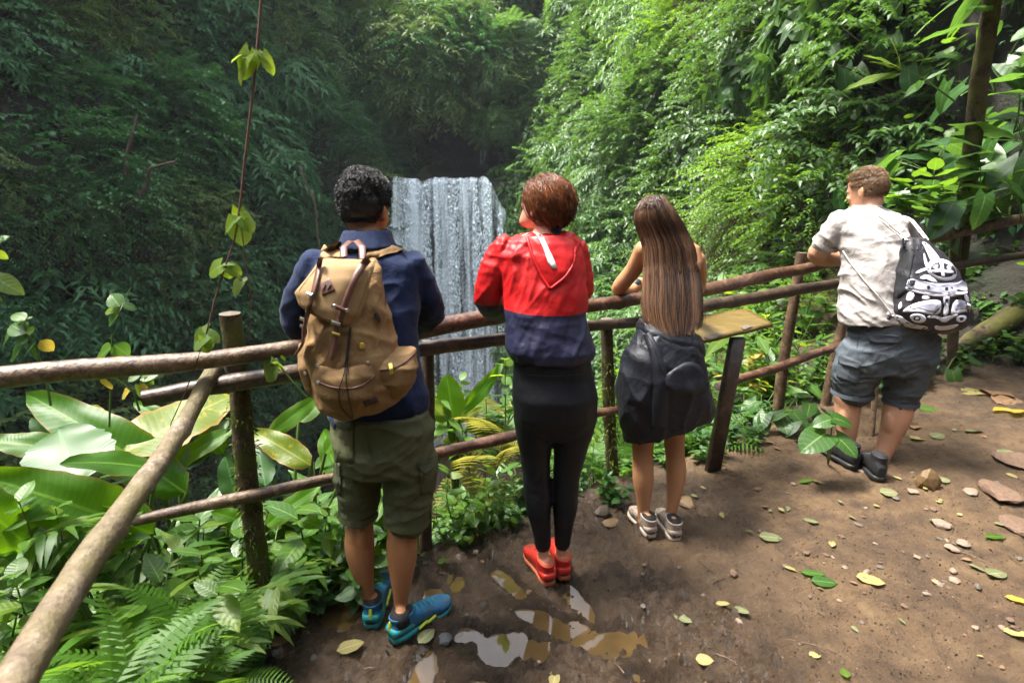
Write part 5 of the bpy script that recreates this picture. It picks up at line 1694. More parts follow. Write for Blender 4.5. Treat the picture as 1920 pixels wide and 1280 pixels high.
# leaning tree at the right edge
t0, t1, t2, t3 = at(1800, 470, 4.35), at(1818, 330, 4.25), at(1832, 180, 4.1), at(1862, -20, 3.9)
tree = thing('leaning_tree', 'mossy leaning tree trunk among large leaves at the right edge', 'tree', t0)
log('trunk', [t0 - Vector((0, 0, .5)), t0, t1, t2, t3, t3 + (t3 - t2) * .6], [.066, .062, .058, .055, .05, .045], M['trunk'], None, None, None, 61, .10, parent=tree, ends=False)
for k in range(26):
    b = t3 + (t3 - t2) * g.uniform(-.45, .6) - Vector(tree.location)
    a = g.uniform(0, 6.28)
    d = Vector((math.cos(a), math.sin(a) * .8 - .3, g.uniform(-.3, .4)))
    add_leaf(tree, 'lance', ('leaf_mid', 'leaf_heart')[k % 2], b, d, (0, -.2, 1), g.uniform(.4, .7), .8)
# bamboo-like sprig beside it
root = thing('leafy_sprig', 'sprig with long narrow light green leaves reaching left from the right bank', 'sprig', at(1735, 150, 4.3))
L = Vector(root.location)
stems_obj(root, [([at(1790, 190, 4.3) - L, at(1735, 150, 4.3) - L, at(1690, 128, 4.25) - L], .007, .003)], M['green_stem'])
for bx, by, tx, ty, ws in [(1690, 130, 1638, 100, 1.1), (1688, 125, 1680, 80, 1.1), (1686, 132, 1645, 112, 1.0), (1680, 135, 1600, 155, .7), (1690, 138, 1655, 145, .9), (1725, 150, 1722, 165, 1.4), (1735, 150, 1770, 130, 1.0), (1735, 150, 1700, 175, .9)]:
    a, b = at(bx, by, 4.25) - L, at(tx, ty, 4.2) - L
    add_leaf(root, 'lance_flat', ('leaf_lime', 'leaf_mid')[bx % 2], a, b - a, (0, -.5, .8), (b - a).length * 1.2, ws)
# fallen mossy log on the shaded bank
log('fallen_log', [at(1990, 560, 4.5), at(1900, 590, 4.45), at(1820, 640, 4.4), at(1770, 690, 4.35)], [.10, .095, .08, .06], M['trunk'], 'mossy fallen log slanting across the dark bank at right', 'log', None, 71, .14)
# bare branches that curve out of the shaded left wall
for k, (pts, r) in enumerate([([(250, 385, 13), (275, 350, 12.8), (280, 315, 12.6), (330, 303, 12.5)], .05), ([(235, 330, 13), (240, 280, 12.9), (252, 240, 12.8), (258, 215, 12.8)], .05), ([(560, 310, 17), (590, 380, 17), (600, 470, 17)], .03)]):
    log('bare_branch', [at(*p) for p in pts], [r, r * .9, r * .7, r * .5][:len(pts)], M['twig'], ('bare curved branch arching out of the shaded left wall', 'short bare upright branch on the shaded left wall', 'thin hanging liana left of the dark-haired man')[k], 'branch', None, 80 + k, ends=False)

for kind in PROTO:
    for root, used in PROTO[kind]:
        if not used:
            for ch in list(root.children): bpy.data.objects.remove(ch)
            bpy.data.objects.remove(root)
# ================================================================ PEOPLE
UP = Vector((0, 0, 1))
def PR(xl, xr, y, Y, b, dY=0.0, e=2.3, yr=None):
    l, r = at(xl, y, Y - dY), at(xr, y if yr is None else yr, Y + dY)
    U = (r - l) / 2
    # an oval seen from one side shows some of its depth: take that off its width
    a_ = U.length
    k_ = abs(((xl + xr) / 2 - 960) / 1000) * b
    U = U * (math.sqrt(max(a_ * a_ - k_ * k_, .36 * a_ * a_)) / a_)
    W = UP.cross(U).normalized() * b
    return ((l + r) / 2, U, W, e)
def prad(px, py, Y, r):
    return r * (Y / ray(px, py).y) / 1000
def limb(vol, pts, seg=16, flat=1.0, grow=0.0, side=(1, 0, 0)):
    P = [at(a, b, c) for a, b, c, r in pts]
    Rr = [prad(*q) + grow for q in pts]
    # smooth the chain with extra points
    n = len(P)
    t = np.arange(n)
    tt = np.linspace(0, n - 1, (n - 1) * 4 + 1)
    def cr(vals):
        v = np.array(vals, float)
        out = []
        for q in tt:
            i = min(int(q), n - 2); f = q - i
            p0, p1, p2, p3 = v[max(i - 1, 0)], v[i], v[i + 1], v[min(i + 2, n - 1)]
            out.append(.5 * (2 * p1 + (p2 - p0) * f + (2 * p0 - 5 * p1 + 4 * p2 - p3) * f * f + (3 * p1 - p0 - 3 * p2 + p3) * f ** 3))
        return np.array(out)
    Q = cr([list(p) for p in P])
    q = cr([[r] for r in Rr])[:, 0]
    vol.tube([Vector(p) for p in Q], list(q), seg, side=side, flat=flat)
    return P, Rr
def hand(vol, wrist, d, pn, curl=.5, sc=1.0, thumb=1):
    """palm with five separate bent fingers; d = along the hand, pn = out of the back of the hand"""
    wrist, d, pn = Vector(wrist), Vector(d).normalized(), Vector(pn)
    s = d.cross(pn).normalized()
    pn = s.cross(d).normalized()
    c = lambda f, r, u: wrist + d * f * sc + s * r * sc + pn * u * sc
    vol.loft([(c(-.01, 0, 0), s * .026 * sc, pn * .019 * sc, 2.4), (c(.03, 0, 0), s * .034 * sc, pn * .017 * sc, 2.6), (c(.07, 0, 0), s * .041 * sc, pn * .015 * sc, 2.8), (c(.092, 0, -.001), s * .040 * sc, pn * .012 * sc, 2.8)], 16)
    for k, (r, ln) in enumerate(((-.031, .072), (-.0105, .082), (.0105, .077), (.031, .060))):
        p = c(.082, r, 0)
        dd = (d + s * r * 3.2).normalized()
        pts, a = [c(.06, r * .9, 0), p], 0
        for j, fr in enumerate((.45, .32, .23)):
            a += curl * (.55, .8, .6)[j]
            v = dd * math.cos(a) - pn * math.sin(a)
            p = p + v * ln * fr * sc
            pts.append(p)
        vol.tube(pts, [.0098 * sc, .0098 * sc, .0092 * sc, .0086 * sc, .0075 * sc], 10)
    p0 = c(.018, -.028 * thumb, -.004)
    p1 = c(.045, -.050 * thumb, -.012); p2 = c(.072, -.058 * thumb, -.022); p3 = c(.092, -.055 * thumb, -.032)
    vol.tube([p0, p1, p2, p3], [.014 * sc, .0125 * sc, .011 * sc, .009 * sc], 10)
class Head:
    def __init__(s, c, fwd, sc=1.0, tilt=0.0):
        s.c, s.f = Vector(c), Vector(fwd).normalized()
        up = Vector((tilt, 0, 1))
        s.r = s.f.cross(up).normalized()
        s.u = s.r.cross(s.f).normalized()
        s.k = sc
    def p(s, r, f, u):
        return s.c + (s.r * r + s.f * f + s.u * u) * s.k
    def build(s, vol):
        k = s.k
        sec = [(-.112, .026, .026, .058), (-.100, .042, .040, .048), (-.078, .055, .062, .026), (-.045, .064, .080, .010), (-.01, .070, .090, .004), (.025, .075, .096, -.001), (.058, .077, .098, -.004), (.085, .070, .089, -.006), (.104, .052, .067, -.007), (.114, .028, .036, -.008)]
        vol.loft([(s.p(0, f, u), s.r * a * k, s.f * b * k, 2.15) for u, a, b, f in sec], 28)
        vol.loft([(s.p(0, .078, .028), s.r * .008 * k, s.f * .014 * k, 2), (s.p(0, .090, .005), s.r * .010 * k, s.f * .016 * k, 2), (s.p(0, .098, -.016), s.r * .016 * k, s.f * .018 * k, 2), (s.p(0, .088, -.026), s.r * .014 * k, s.f * .013 * k, 2)], 12)
        for sd in (-1, 1):
            vol.ball(s.p(sd * .079, -.008, -.005), s.f * .019 * k, s.r * .007 * k, s.u * .032 * k, 12, 8)
            vol.ball(s.p(sd * .082, -.016, .002), s.f * .010 * k, s.r * .010 * k, s.u * .026 * k, 10, 6)
            vol.ball(s.p(sd * .036, .070, -.022), s.r * .022 * k, s.f * .016 * k, s.u * .020 * k, 10, 6)
            vol.ball(s.p(sd * .030, .083, .020), s.r * .024 * k, s.f * .010 * k, s.u * .008 * k, 10, 6)
        vol.ball(s.p(0, .080, -.052), s.r * .024 * k, s.f * .012 * k, s.u * .007 * k, 10, 6)
        vol.ball(s.p(0, .078, -.063), s.r * .021 * k, s.f * .012 * k, s.u * .008 * k, 10, 6)
        vol.ball(s.p(0, .070, -.095), s.r * .022 * k, s.f * .018 * k, s.u * .018 * k, 10, 6)
    def eyes(s, parent):
        for sd in (-1, 1):
            v = Vol().ball(s.p(sd * .031, .079, .003), s.r * .0125 * s.k, s.f * .0105 * s.k, s.u * .0095 * s.k, 14, 10)
            e = v.obj('eye', M['eye_white'], parent)
            Vol().ball(s.p(sd * .031, .0868, .003), s.r * .0055 * s.k, s.f * .0032 * s.k, s.u * .0055 * s.k, 12, 6).obj('iris', M['iris'], e)
        Vol().ball(s.p(0, .0845, -.0565), s.r * .020 * s.k, s.f * .0085 * s.k, s.u * .0075 * s.k, 14, 8).obj('lips', M['lip'], parent)
    def scalp(s, d, grow=0.0):
        """directions in head axes (r,f,u) -> points on the skull and outward normals"""
        rad = np.array([.077, .098, .088]) + grow
        p = d * rad
        nrm = unit(d / rad)
        ax = np.array([list(s.r), list(s.f), list(s.u)])
        c = np.array(s.p(0, -.004, .026))
        return c + (p * s.k) @ ax, nrm @ ax
def body_obj(root, vol, mat, voxel=.006):
    P, Q, Nn = remesh(vol, voxel, 5)
    o = put('body', P, Q, mat, root)
    return P, Q
def hem(parent, px, py, Y, rpx, ang_to, mat, h=.022, side=(1, 0, 0), name='hem'):
    a, b = at(px, py, Y), at(*ang_to)
    d = (a - b).normalized()
    r = prad(px, py, Y, rpx)
    v = Vol().tube([a - d * h, a - d * h * .5, a + d * .002], [r * 1.0, r * 1.02, r * 1.03], 32, side=side, round_ends=False)
    V_, F_ = v.arrays()
    F_ = [F_[0]]
    return put(name, V_ + np.array([0, 0, .0]) , F_, mat, parent)

def wr_fold(P, d, wl, amp, seed):
    """creases: ridged noise drawn out across direction d, strong in some places and absent in others"""
    d = np.array(d, float); d /= np.linalg.norm(d)
    e = np.cross(d, [0, 1, 0]); e /= np.linalg.norm(e)
    f = np.cross(d, e)
    wq = .35 * np.stack([vnoise(P, 6, seed + 1), vnoise(P, 6, seed + 2), 0 * P[:, 0]], 1)
    C = np.stack([P @ d / wl * .9, P @ e / wl * .24, P @ f / wl * .3], 1) + wq
    v = vnoise(C, 1, seed)
    r = np.clip(1 - np.abs(v) * 2.6, 0, 1) ** 1.5
    m = np.clip(.5 + 1.1 * vnoise(P, 3.0, seed + 3), 0, 1)
    return amp * (1.6 * r * m - .5 * m + .6 * v)
def garment(name, vol, mat, parent, voxel=.007, smooth=5, folds=(), lump=.004, seed=1, attrs=None, lab=None):
    P, Q, Nn = remesh(vol, voxel, smooth)
    dsp = lump * fbm(P, 9, 3, seed)
    for k, (d, wl, amp) in enumerate(folds):
        dsp = dsp + wr_fold(P, d, wl, amp, seed + 7 * k)
    P = P + Nn * dsp[:, None]
    at_ = {k: f(P) for k, f in attrs.items()} if attrs else None
    o = put(name, P, Q, mat, parent, attrs=at_)
    if lab: o['label'] = lab
    return o, BVHTree.FromPolygons(P.tolist(), Q.tolist())
def cast(px, py, bv):
    d = ray(px, py).normalized()
    best = None
    for b in bv:
        h = b.ray_cast(CAM, d)
        if h[0] is not None and (best is None or h[3] < best[1]):
            best = (h[0], h[3], h[1])
    return best
def proj(pts, bv, off):
    """lay photo points on the garments, off metres proud of them"""
    H = [cast(x, y, bv) for x, y in pts]
    ok = [h[1] for h in H if h]
    if ok: med = float(np.median(ok))
    else:
        x, y = pts[len(pts) // 2]
        d = ray(x, y).normalized()
        med = min(((b.find_nearest(CAM + d * q)[3], q) for b in bv for q in np.linspace(1.2, 4, 57)))[1]
    out = []
    for (x, y), h in zip(pts, H):
        d = ray(x, y).normalized()
        dist = h[1] if h and abs(h[1] - med) < .12 else med
        out.append(CAM + d * (dist - off))
    return np.array([list(p) for p in out])
def densify(poly, step=6.0, closed=True):
    out = []
    n = len(poly)
    for i in range(n if closed else n - 1):
        a, b = np.array(poly[i], float), np.array(poly[(i + 1) % n], float)
        k = max(1, int(np.linalg.norm(b - a) / step))
        out += [tuple(a + (b - a) * j / k) for j in range(k)]
    if not closed: out.append(tuple(poly[-1]))
    return out
def smooth_poly(poly, it=2):
    p = [np.array(q, float) for q in poly]
    for _ in range(it):
        o = []
        for i in range(len(p)):
            a, b = p[i], p[(i + 1) % len(p)]
            o += [.75 * a + .25 * b, .25 * a + .75 * b]
        p = o
    return [tuple(q) for q in p]
def patch(name, poly, bv, mat, parent, off=.004, thick=.004, rnd=0, step=5, rings=4):
    """a piece of cloth, leather or print lying on a garment"""
    if rnd: poly = smooth_poly(poly, rnd)
    b = densify(poly, step)
    n = len(b)
    c = np.mean(np.array(b), 0)
    pts = []
    for k in range(rings, 0, -1):
        pts += [tuple(c + (np.array(q) - c) * k / rings) for q in b]
    pts.append(tuple(c))
    P = proj(pts, bv, off)
    back = proj(b, bv, off - thick)
    V = np.concatenate([P, back])
    k = np.arange(n); k2 = (k + 1) % n
    Fq = [np.stack([i * n + k, i * n + k2, (i + 1) * n + k2, (i + 1) * n + k], 1) for i in range(rings - 1)]
    o = rings * n + 1
    Fq.append(np.stack([o + k, o + k2, k2, k], 1))
    Ft = np.stack([(rings - 1) * n + k, (rings - 1) * n + k2, np.full(n, rings * n)], 1)
    return put(name, V, [np.concatenate(Fq), Ft], mat, parent)
def strip(name, path, wpx, bv, mat, parent, off=.005, thick=.004, step=5, smooth=2):
    p = densify(path, step, False)
    p = np.array(p)
    for _ in range(smooth):
        p[1:-1] = .5 * p[1:-1] + .25 * (p[:-2] + p[2:])
    T = np.gradient(p, axis=0)
    T /= np.linalg.norm(T, axis=1)[:, None]
    Nn = np.stack([-T[:, 1], T[:, 0]], 1)
    w_ = np.broadcast_to(np.interp(np.linspace(0, 1, len(p)), np.linspace(0, 1, len(wpx)), wpx) if isinstance(wpx, (list, tuple)) else wpx, len(p))[:, None] / 2
    n = len(p)
    L = proj([tuple(q) for q in p - Nn * w_], bv, off)
    Rr = proj([tuple(q) for q in p + Nn * w_], bv, off)
    C = proj([tuple(q) for q in p], bv, off + thick * .3)
    # even out jumps
    for A in (L, Rr, C):
        for _ in range(3): A[1:-1] = .5 * A[1:-1] + .25 * (A[:-2] + A[2:])
    view = unit(C - np.array(CAM))
    V = np.concatenate([L, C, Rr, L + view * thick, Rr + view * thick])
    i = np.arange(n - 1)
    F = np.concatenate([np.stack([a * n + i, a * n + i + 1, b * n + i + 1, b * n + i], 1) for a, b in ((0, 1), (1, 2), (2, 4), (4, 3), (3, 0))])
    return put(name, V, F, mat, parent)
def cordpx(name, path, r, bv, mat, parent, off=.004, step=5):
    p = densify(path, step, False)
    P = proj(p, bv, off)
    for _ in range(3): P[1:-1] = .5 * P[1:-1] + .25 * (P[:-2] + P[2:])
    V, F = tubes(P[None], r, 6)
    return put(name, V, F, mat, parent)
def wire(name, pts, r, mat, parent, seg=6):
    V, F = tubes(np.array([list(p) for p in pts])[None], r, seg)
    return put(name, V, F, mat, parent)

def shoe(parent, heel, ang, L, st, hi=False, wsc=1.0):
    """running shoe: heel = point on the ground under the back of the heel, ang = direction of the toe from +Y, positive to the right"""
    heel = Vector(heel)
    f = Vector((math.sin(R(ang)), math.cos(R(ang)), 0)); r = Vector((f.y, -f.x, 0))
    s_ = [0, .05, .15, .35, .55, .72, .86, .95, 1]
    w_ = np.array([.020, .031, .036, .034, .041, .047, .042, .029, .012]) * L / .28 * wsc
    zs = np.array([.030, .030, .029, .025, .022, .021, .021, .023, .026])
    tops = np.array([.062, .080, .088, .090, .078, .062, .052, .044, .036])
    if hi: tops = np.array([.085, .115, .128, .122, .092, .070, .056, .047, .040])
    def c(s, z, rr=0): return heel + f * (s * L) + r * rr + UP * z
    sole = Vol()
    sole.loft([(c(a, z / 2 + .001), r * wv * 1.06, UP * z / 2, 5) for a, wv, z in zip(s_, w_, zs)], 20)
    up = Vol()
    up.loft([(c(a, (z + t) / 2), r * wv * .97, UP * (t - z) / 2 + UP * .004, 2.7) for a, wv, z, t in zip(s_, w_, zs, tops)], 22)
    ct = tops[2]
    up.loft([(c(.21, .045), r * .034, f * .052, 2.2), (c(.20, ct), r * .036, f * .053, 2.2), (c(.185, ct + .016), r * .037, f * .052, 2.2)], 20)
    o, bv = garment('shoe', up, M[st['upper']], parent, .005, 4, lump=.0015)
    sv = sole.arrays()
    put('sole', sv[0], sv[1], M[st['sole']], o)
    if 'heel' in st:
        hv = Vol()
        hv.loft([(c(a, (z + .066) / 2 + .002), r * wv * 1.03, UP * (.066 - z) / 2, 3) for a, wv, z in zip([-.012, .03, .12, .26, .33], [w_[0] * 1.2, w_[1] * 1.08, w_[2] * 1.05, w_[3] * 1.03, w_[3] * .9], zs)], 20)
        hv.obj('heel_counter', M[st['heel']], o)
    if 'tab' in st:
        Vol().tube([c(.01, .035), c(-.004, .062), c(.012, .092)], [.007, .008, .006], 8, flat=.5).obj('heel_tab', M[st['tab']], o)
        for a in (.42, .56):
            for sd in (-1, 1):
                Vol().tube([c(a - .06, .026, sd * w_[4] * 1.0), c(a + .06, .036, sd * w_[4] * 1.03)], [.006, .006], 8).obj('side_stripe', M[st['tab']], o)
    if 'lace' in st:
        for k in range(5):
            a = .40 + .075 * k
            zt = np.interp(a, s_, tops) + .004
            Vol().tube([c(a, zt - .012, -.022), c(a + .012, zt + .001, -.008), c(a + .004, zt + .002, .008), c(a + .016, zt - .011, .022)], .0034, 6).obj('lace', M[st['lace']], o)
    if 'cap' in st:
        cv = Vol()
        cv.loft([(c(a, (z + t) / 2 - .002), r * wv * 1.02, UP * (t - z) / 2 + UP * .004, 2.7) for a, wv, z, t in list(zip(s_, w_, zs, tops))[5:]], 20)
        cv.obj('toe_cap', M[st['cap']], o)
    # open collar: dark lining ring
    lv = Vol()
    lv.loft([(c(.19, ct + .010), r * .031, f * .045, 2.2), (c(.186, ct + .0185), r * .033, f * .047, 2.2)], 20)
    lv.obj('lining', M[st['lining']], o)
    return o

def strands(name, paths, r0, mat, parent, rnd, seg=3):
    n, m, _ = paths.shape
    rad = r0 * np.concatenate([np.linspace(.9, 1, m // 2), np.linspace(1, .25, m - m // 2)])
    V, F = tubes(paths, rad, seg)
    return put(name, V, F, mat, parent, attrs={'rnd': np.repeat(rnd, m * seg)})
def hair_short(root, H, mat, n, maskf, lenf, flow, curl, grow, seed, r0=.0016, lift=.5):
    g = np.random.default_rng(seed)
    d = unit(g.normal(size=(n * 3, 3)))
    d = d[maskf(d)][:n]
    # the mass under the strands
    cap = Vol()
    rings = []
    ax = [H.r, H.f, H.u]
    uu = np.linspace(-.6, 1.0, 14)
    P, Nn = H.scalp(d, grow * .5)
    ln = lenf(d) * g.uniform(.7, 1.25, len(d))
    fl = unit(flow(d))
    axm = np.array([list(H.r), list(H.f), list(H.u)])
    fl = fl @ axm
    m = 7
    t = np.linspace(0, 1, m)
    clump = unit(np.stack([vnoise(d, 4.5, seed), vnoise(d, 4.5, seed + 5), vnoise(d, 4.5, seed + 9)], 1))
    a = (Nn * lift + fl * (1 - lift) + clump * .45 * curl)
    a = unit(a)
    paths = P[:, None] + a[:, None] * (ln[:, None] * t[None])[..., None]
    e1 = unit(np.cross(a, g.normal(size=a.shape)))
    e2 = np.cross(a, e1)
    ph = 6.28 * (vnoise(d, 3, seed + 2)[:, None] + t[None] * 1.1)
    paths = paths + curl * .5 * ln[:, None, None] * (e1[:, None] * (np.cos(ph) - np.cos(ph[:, :1]))[..., None] + e2[:, None] * np.sin(ph)[..., None] * t[None, :, None])
    # fall back towards the skull
    paths = paths - Nn[:, None] * (ln[:, None] * .35 * t[None] ** 2)[..., None]
    sh = np.clip(.5 + .5 * vnoise(d, 5, seed + 20), 0, 1) * .6 + g.uniform(0, .4, len(d))
    strands('hair', paths, r0, M[mat], root, sh)
def hair_cap(root, H, mat, grow, lo, seed, amp=.006, name='hair_base', back=.0):
    """close-fitting mass of hair over the skull; lo(az) = lowest u (in head axes) at azimuth az measured from the front"""
    na, nu = 48, 18
    az = np.linspace(0, 2 * PI, na, endpoint=False)
    V = []
    for i in range(nu):
        f = i / (nu - 1)
        for a in az:
            low = lo(a)
            th0 = math.asin(max(-.99, min(.99, low)))
            th = PI / 2 - (PI / 2 - th0) * f
            V.append((math.sin(a) * math.cos(th), math.cos(a) * math.cos(th), math.sin(th)))
    d = np.array(V)
    P, Nn = H.scalp(d, grow)
    edge = np.repeat(np.linspace(0, 1, nu), na)
    P = P + Nn * (amp * fbm(d, 3.5, 3, seed))[:, None] - Nn * (grow * .95 * sstep(.85, 1, edge))[:, None]
    idx = np.arange(na * nu).reshape(nu, na)
    F = np.stack([idx[:-1], np.roll(idx[:-1], -1, 1), np.roll(idx[1:], -1, 1), idx[1:]], -1).reshape(-1, 4)
    return put(name, P, F, M[mat], root, attrs={'rnd': np.clip(.12 + .3 * vnoise(d * [6, 6, 1.5], 1.5, seed), 0, 1)})

# ---------------------------------------------------------------- 1: man in navy fleece
p1 = thing('person', 'man with curly black hair, navy fleece, olive shorts and teal shoes, backpack on', 'person', atz(720, 1180, 0))
H1 = Head(at(685, 398, 1.97), (.28, .95, -.08), 1.0)
sk = Vol()
H1.build(sk)
sk.tube([H1.p(0, -.01, -.05), at(690, 450, 1.94), at(690, 480, 1.90)], [.056, .055, .06], 18)
T1 = [PR(640, 738, 456, 1.91, .062), PR(605, 758, 470, 1.90, .085), PR(582, 786, 492, 1.89, .105), PR(574, 792, 535, 1.87, .118), PR(580, 786, 605, 1.83, .122), PR(602, 788, 690, 1.80, .12), PR(612, 802, 745, 1.78, .118), PR(622, 803, 790, 1.77, .115)]
sk.loft([(c, U * .9, W_ * .88, e) for c, U, W_, e in T1] + [PR(630, 806, 850, 1.77, .10)], 24)
AL1 = [(594, 496, 1.88, 30), (566, 548, 1.885, 28), (556, 612, 1.93, 27), (606, 632, 2.03, 24), (668, 634, 2.10, 18)]
AR1 = [(768, 500, 1.90, 33), (793, 545, 1.93, 30), (804, 588, 2.02, 28), (766, 610, 2.13, 24), (716, 620, 2.17, 18)]
limb(sk, AL1, grow=-.008); limb(sk, AR1, grow=-.008)
hand(sk, at(672, 634, 2.10), (1, .25, -.1), (0, .2, 1), .6, 1.0, 1)
hand(sk, at(712, 621, 2.17), (-1, .15, -.1), (0, .2, 1), .6, 1.0, -1)
limb(sk, [(668, 830, 1.78, 40), (672, 900, 1.80, 32), (675, 962, 1.81, 24), (674, 1020, 1.79, 27.5), (679, 1062, 1.775, 22), (688, 1105, 1.77, 13), (692, 1135, 1.77, 12)], side=(1, 0, 0))
limb(sk, [(765, 830, 1.76, 42), (760, 900, 1.77, 34), (753, 968, 1.77, 25), (754, 1028, 1.75, 29.5), (753, 1078, 1.735, 22), (752, 1122, 1.73, 14), (752, 1150, 1.73, 12.5)], side=(1, 0, 0))
for h_, a_ in ((atz(697, 1182, 0), -3), (atz(733, 1206, 0), 44)):
    f_ = Vector((math.sin(R(a_)), math.cos(R(a_)), 0))
    sk.tube([h_ + f_ * .05 + UP * .10, h_ + f_ * .055 + UP * .05, h_ + f_ * .13 + UP * .04, h_ + f_ * .20 + UP * .034], [.030, .028, .022, .016], 12)
for q in ((667, 1015, 1.775), (682, 1008, 1.775), (745, 1024, 1.735), (763, 1016, 1.735)):
    sk.ball(at(*q), Vector((.026, 0, 0)), Vector((0, .036, 0)), Vector((0, 0, .075)), 14, 10)
body_obj(p1, sk, M['skin_tan'])
H1.eyes(p1)
# clothes
cl = Vol()
cl.loft(T1, 28)
limb(cl, AL1[:-1] + [(655, 634, 2.09, 21)]); limb(cl, AR1[:-1] + [(726, 618, 2.165, 21)])
fl, bv_fl = garment('fleece_top', cl, M['fleece'], p1, .007, 6, [((.4, 0, 1), .085, .006), ((-.6, .2, 1), .06, .004)], .005, 3)
cv = Vol()
cv.loft([PR(630, 744, 466, 1.90, .10), PR(637, 738, 450, 1.91, .088), PR(642, 735, 436, 1.925, .084), PR(646, 731, 431, 1.93, .08)], 28)
garment('collar', cv, M['fleece'], p1, .006, 3, [((1, 0, .2), .05, .002)], .002, 4)
so = Vol()
so.loft([PR(622, 806, 768, 1.765, .12), PR(622, 814, 805, 1.765, .13), PR(626, 816, 845, 1.765, .135), PR(636, 812, 875, 1.765, .12)], 28)
limb(so, [(672, 830, 1.775, 45), (671, 880, 1.785, 43), (672, 925, 1.79, 39), (672, 961, 1.795, 34)], 20)
limb(so, [(765, 835, 1.76, 48), (767, 880, 1.76, 49), (766, 930, 1.755, 45), (763, 972, 1.755, 39.5)], 20)
sh, bv_sh = garment('cargo_shorts', so, M['olive'], p1, .007, 4, [((.25, 0, 1), .075, .0065), ((-.5, 0, 1), .05, .004), ((1, 0, .3), .09, .004)], .004, 8)
patch('back_pocket', [(626, 786), (664, 786), (663, 868), (630, 866)], [bv_sh], M['olive'], sh, .0035, .004)
patch('pocket_flap', [(626, 783), (664, 784), (660, 803), (652, 808), (626, 799)], [bv_sh], M['olive_dark'], sh, .0065, .004)
patch('cargo_pocket', [(786, 872), (812, 868), (811, 925), (790, 928)], [bv_sh], M['olive'], sh, .006, .006)
patch('pocket_flap', [(783, 866), (812, 862), (812, 880), (797, 890), (786, 880)], [bv_sh], M['olive_dark'], sh, .010, .005)
patch('cargo_pocket', [(628, 866), (638, 868), (640, 930), (632, 928)], [bv_sh], M['olive_dark'], sh, .006, .006)
cordpx('seam', [(684, 772), (687, 820), (700, 862), (712, 893)], .0014, [bv_sh], M['olive_dark'], sh, .001)
hem(sh, 672, 964, 1.795, 36, (672, 925, 1.79), M['olive'])
hem(sh, 763, 975, 1.755, 41.5, (766, 930, 1.755), M['olive'])
for path in ([(640, 950), (660, 958), (700, 955)], [(727, 966), (760, 971), (796, 955)]):
    cordpx('hem', path, .0015, [bv_sh], M['olive_dark'], sh, .001)
for (h_, a_) in ((atz(697, 1182, 0), -3), (atz(733, 1206, 0), 44)):
    f_ = Vector((math.sin(R(a_)), math.cos(R(a_)), 0))
    sv = Vol(); sv.loft([(h_ + f_ * .052 + UP * .07, Vector((.037, 0, 0)), Vector((0, .045, 0)), 2.2), (h_ + f_ * .05 + UP * .118, Vector((.034, 0, 0)), Vector((0, .04, 0)), 2.2)], 20)
    sv.obj('sock', M['black_cotton'], p1)
    shoe(p1, h_ + UP * .002, a_, .285, dict(upper='blue_mesh', sole='teal_rubber', heel='teal_rubber', tab='lime', lace='teal_rubber', cap='blue_mesh', lining='black_cotton'))
hair_cap(p1, H1, 'hair_black', .009, lambda a: .15 if abs(math.atan2(math.sin(a), math.cos(a))) < .9 else (-.15 if abs(math.atan2(math.sin(a), math.cos(a))) < 1.9 else -.78), 5, .006)
mk1 = lambda d: (d[:, 2] > np.where(d[:, 1] > .45, .35, np.where(d[:, 1] > -.2, -.05, -.66)))
fl1 = lambda d: np.stack([-.35 + d[:, 0] * .5 + .9 * vnoise(d, 2.2, 70), -.1 + .9 * vnoise(d, 2.2, 75), .12 + .35 * d[:, 2]], 1)
hair_short(p1, H1, 'hair_black', 6500, mk1, lambda d: .011 + .022 * sstep(-.15, .75, d[:, 2]) + .022 * sstep(.55, .9, d[:, 2] + .25 * d[:, 0]), fl1, .55, .012, 23, .0012, .36)
g = np.random.default_rng(8)
bd = unit(g.normal(size=(5000, 3)))
bd = bd[(np.abs(bd[:, 0]) > .25) & (bd[:, 1] > .1) & (bd[:, 2] < -.45)][:700]
bp = np.array([list(H1.p(q[0] * .066, .02 + q[1] * .066, -.045 + q[2] * .07)) for q in bd])
bn = unit(bp - np.array(H1.p(0, 0, -.03)))
strands('beard', bp[:, None] + bn[:, None] * (np.linspace(-.004, .014, 4)[None, :, None]), .0014, M['hair_black'], p1, g.uniform(0, .6, len(bp)))

# ---------------------------------------------------------------- 2: woman in red and navy jacket
p2 = thing('person', 'woman in red and navy windbreaker, black leggings and red shoes, looking up to the left', 'person', atz(1045, 1095, 0))
H2 = Head(at(1022, 389, 2.14), (-.68, .60, .44), .96)
sk = Vol()
H2.build(sk)
sk.tube([H2.p(0, -.03, -.06), at(1024, 430, 2.13), at(1022, 460, 2.12)], [.05, .05, .07], 18)
T2 = [PR(983, 1072, 436, 2.14, .072), PR(955, 1086, 447, 2.13, .095), PR(938, 1096, 475, 2.115, .115), PR(944, 1102, 545, 2.09, .128), PR(945, 1097, 588, 2.075, .125), PR(947, 1108, 625, 2.06, .13), PR(949, 1116, 652, 2.05, .138), PR(957, 1112, 668, 2.05, .13), PR(972, 1100, 676, 2.05, .11)]
sk.loft([(c, U * .86, W_ * .82, e) for c, U, W_, e in T2] + [PR(975, 1106, 730, 2.035, .10), PR(985, 1098, 765, 2.035, .075)], 24)
AL2 = [(948, 466, 2.13, 27), (924, 512, 2.135, 29), (917, 562, 2.17, 28), (938, 580, 2.28, 24), (985, 584, 2.38, 17)]
AR2 = [(1078, 470, 2.15, 27), (1087, 512, 2.17, 23), (1087, 548, 2.23, 21), (1050, 568, 2.36, 20), (1008, 576, 2.43, 16)]
limb(sk, AL2, grow=-.012); limb(sk, AR2, grow=-.01)
hand(sk, at(990, 584, 2.385), (1, .3, -.15), (0, .2, 1), .6, .9, 1)
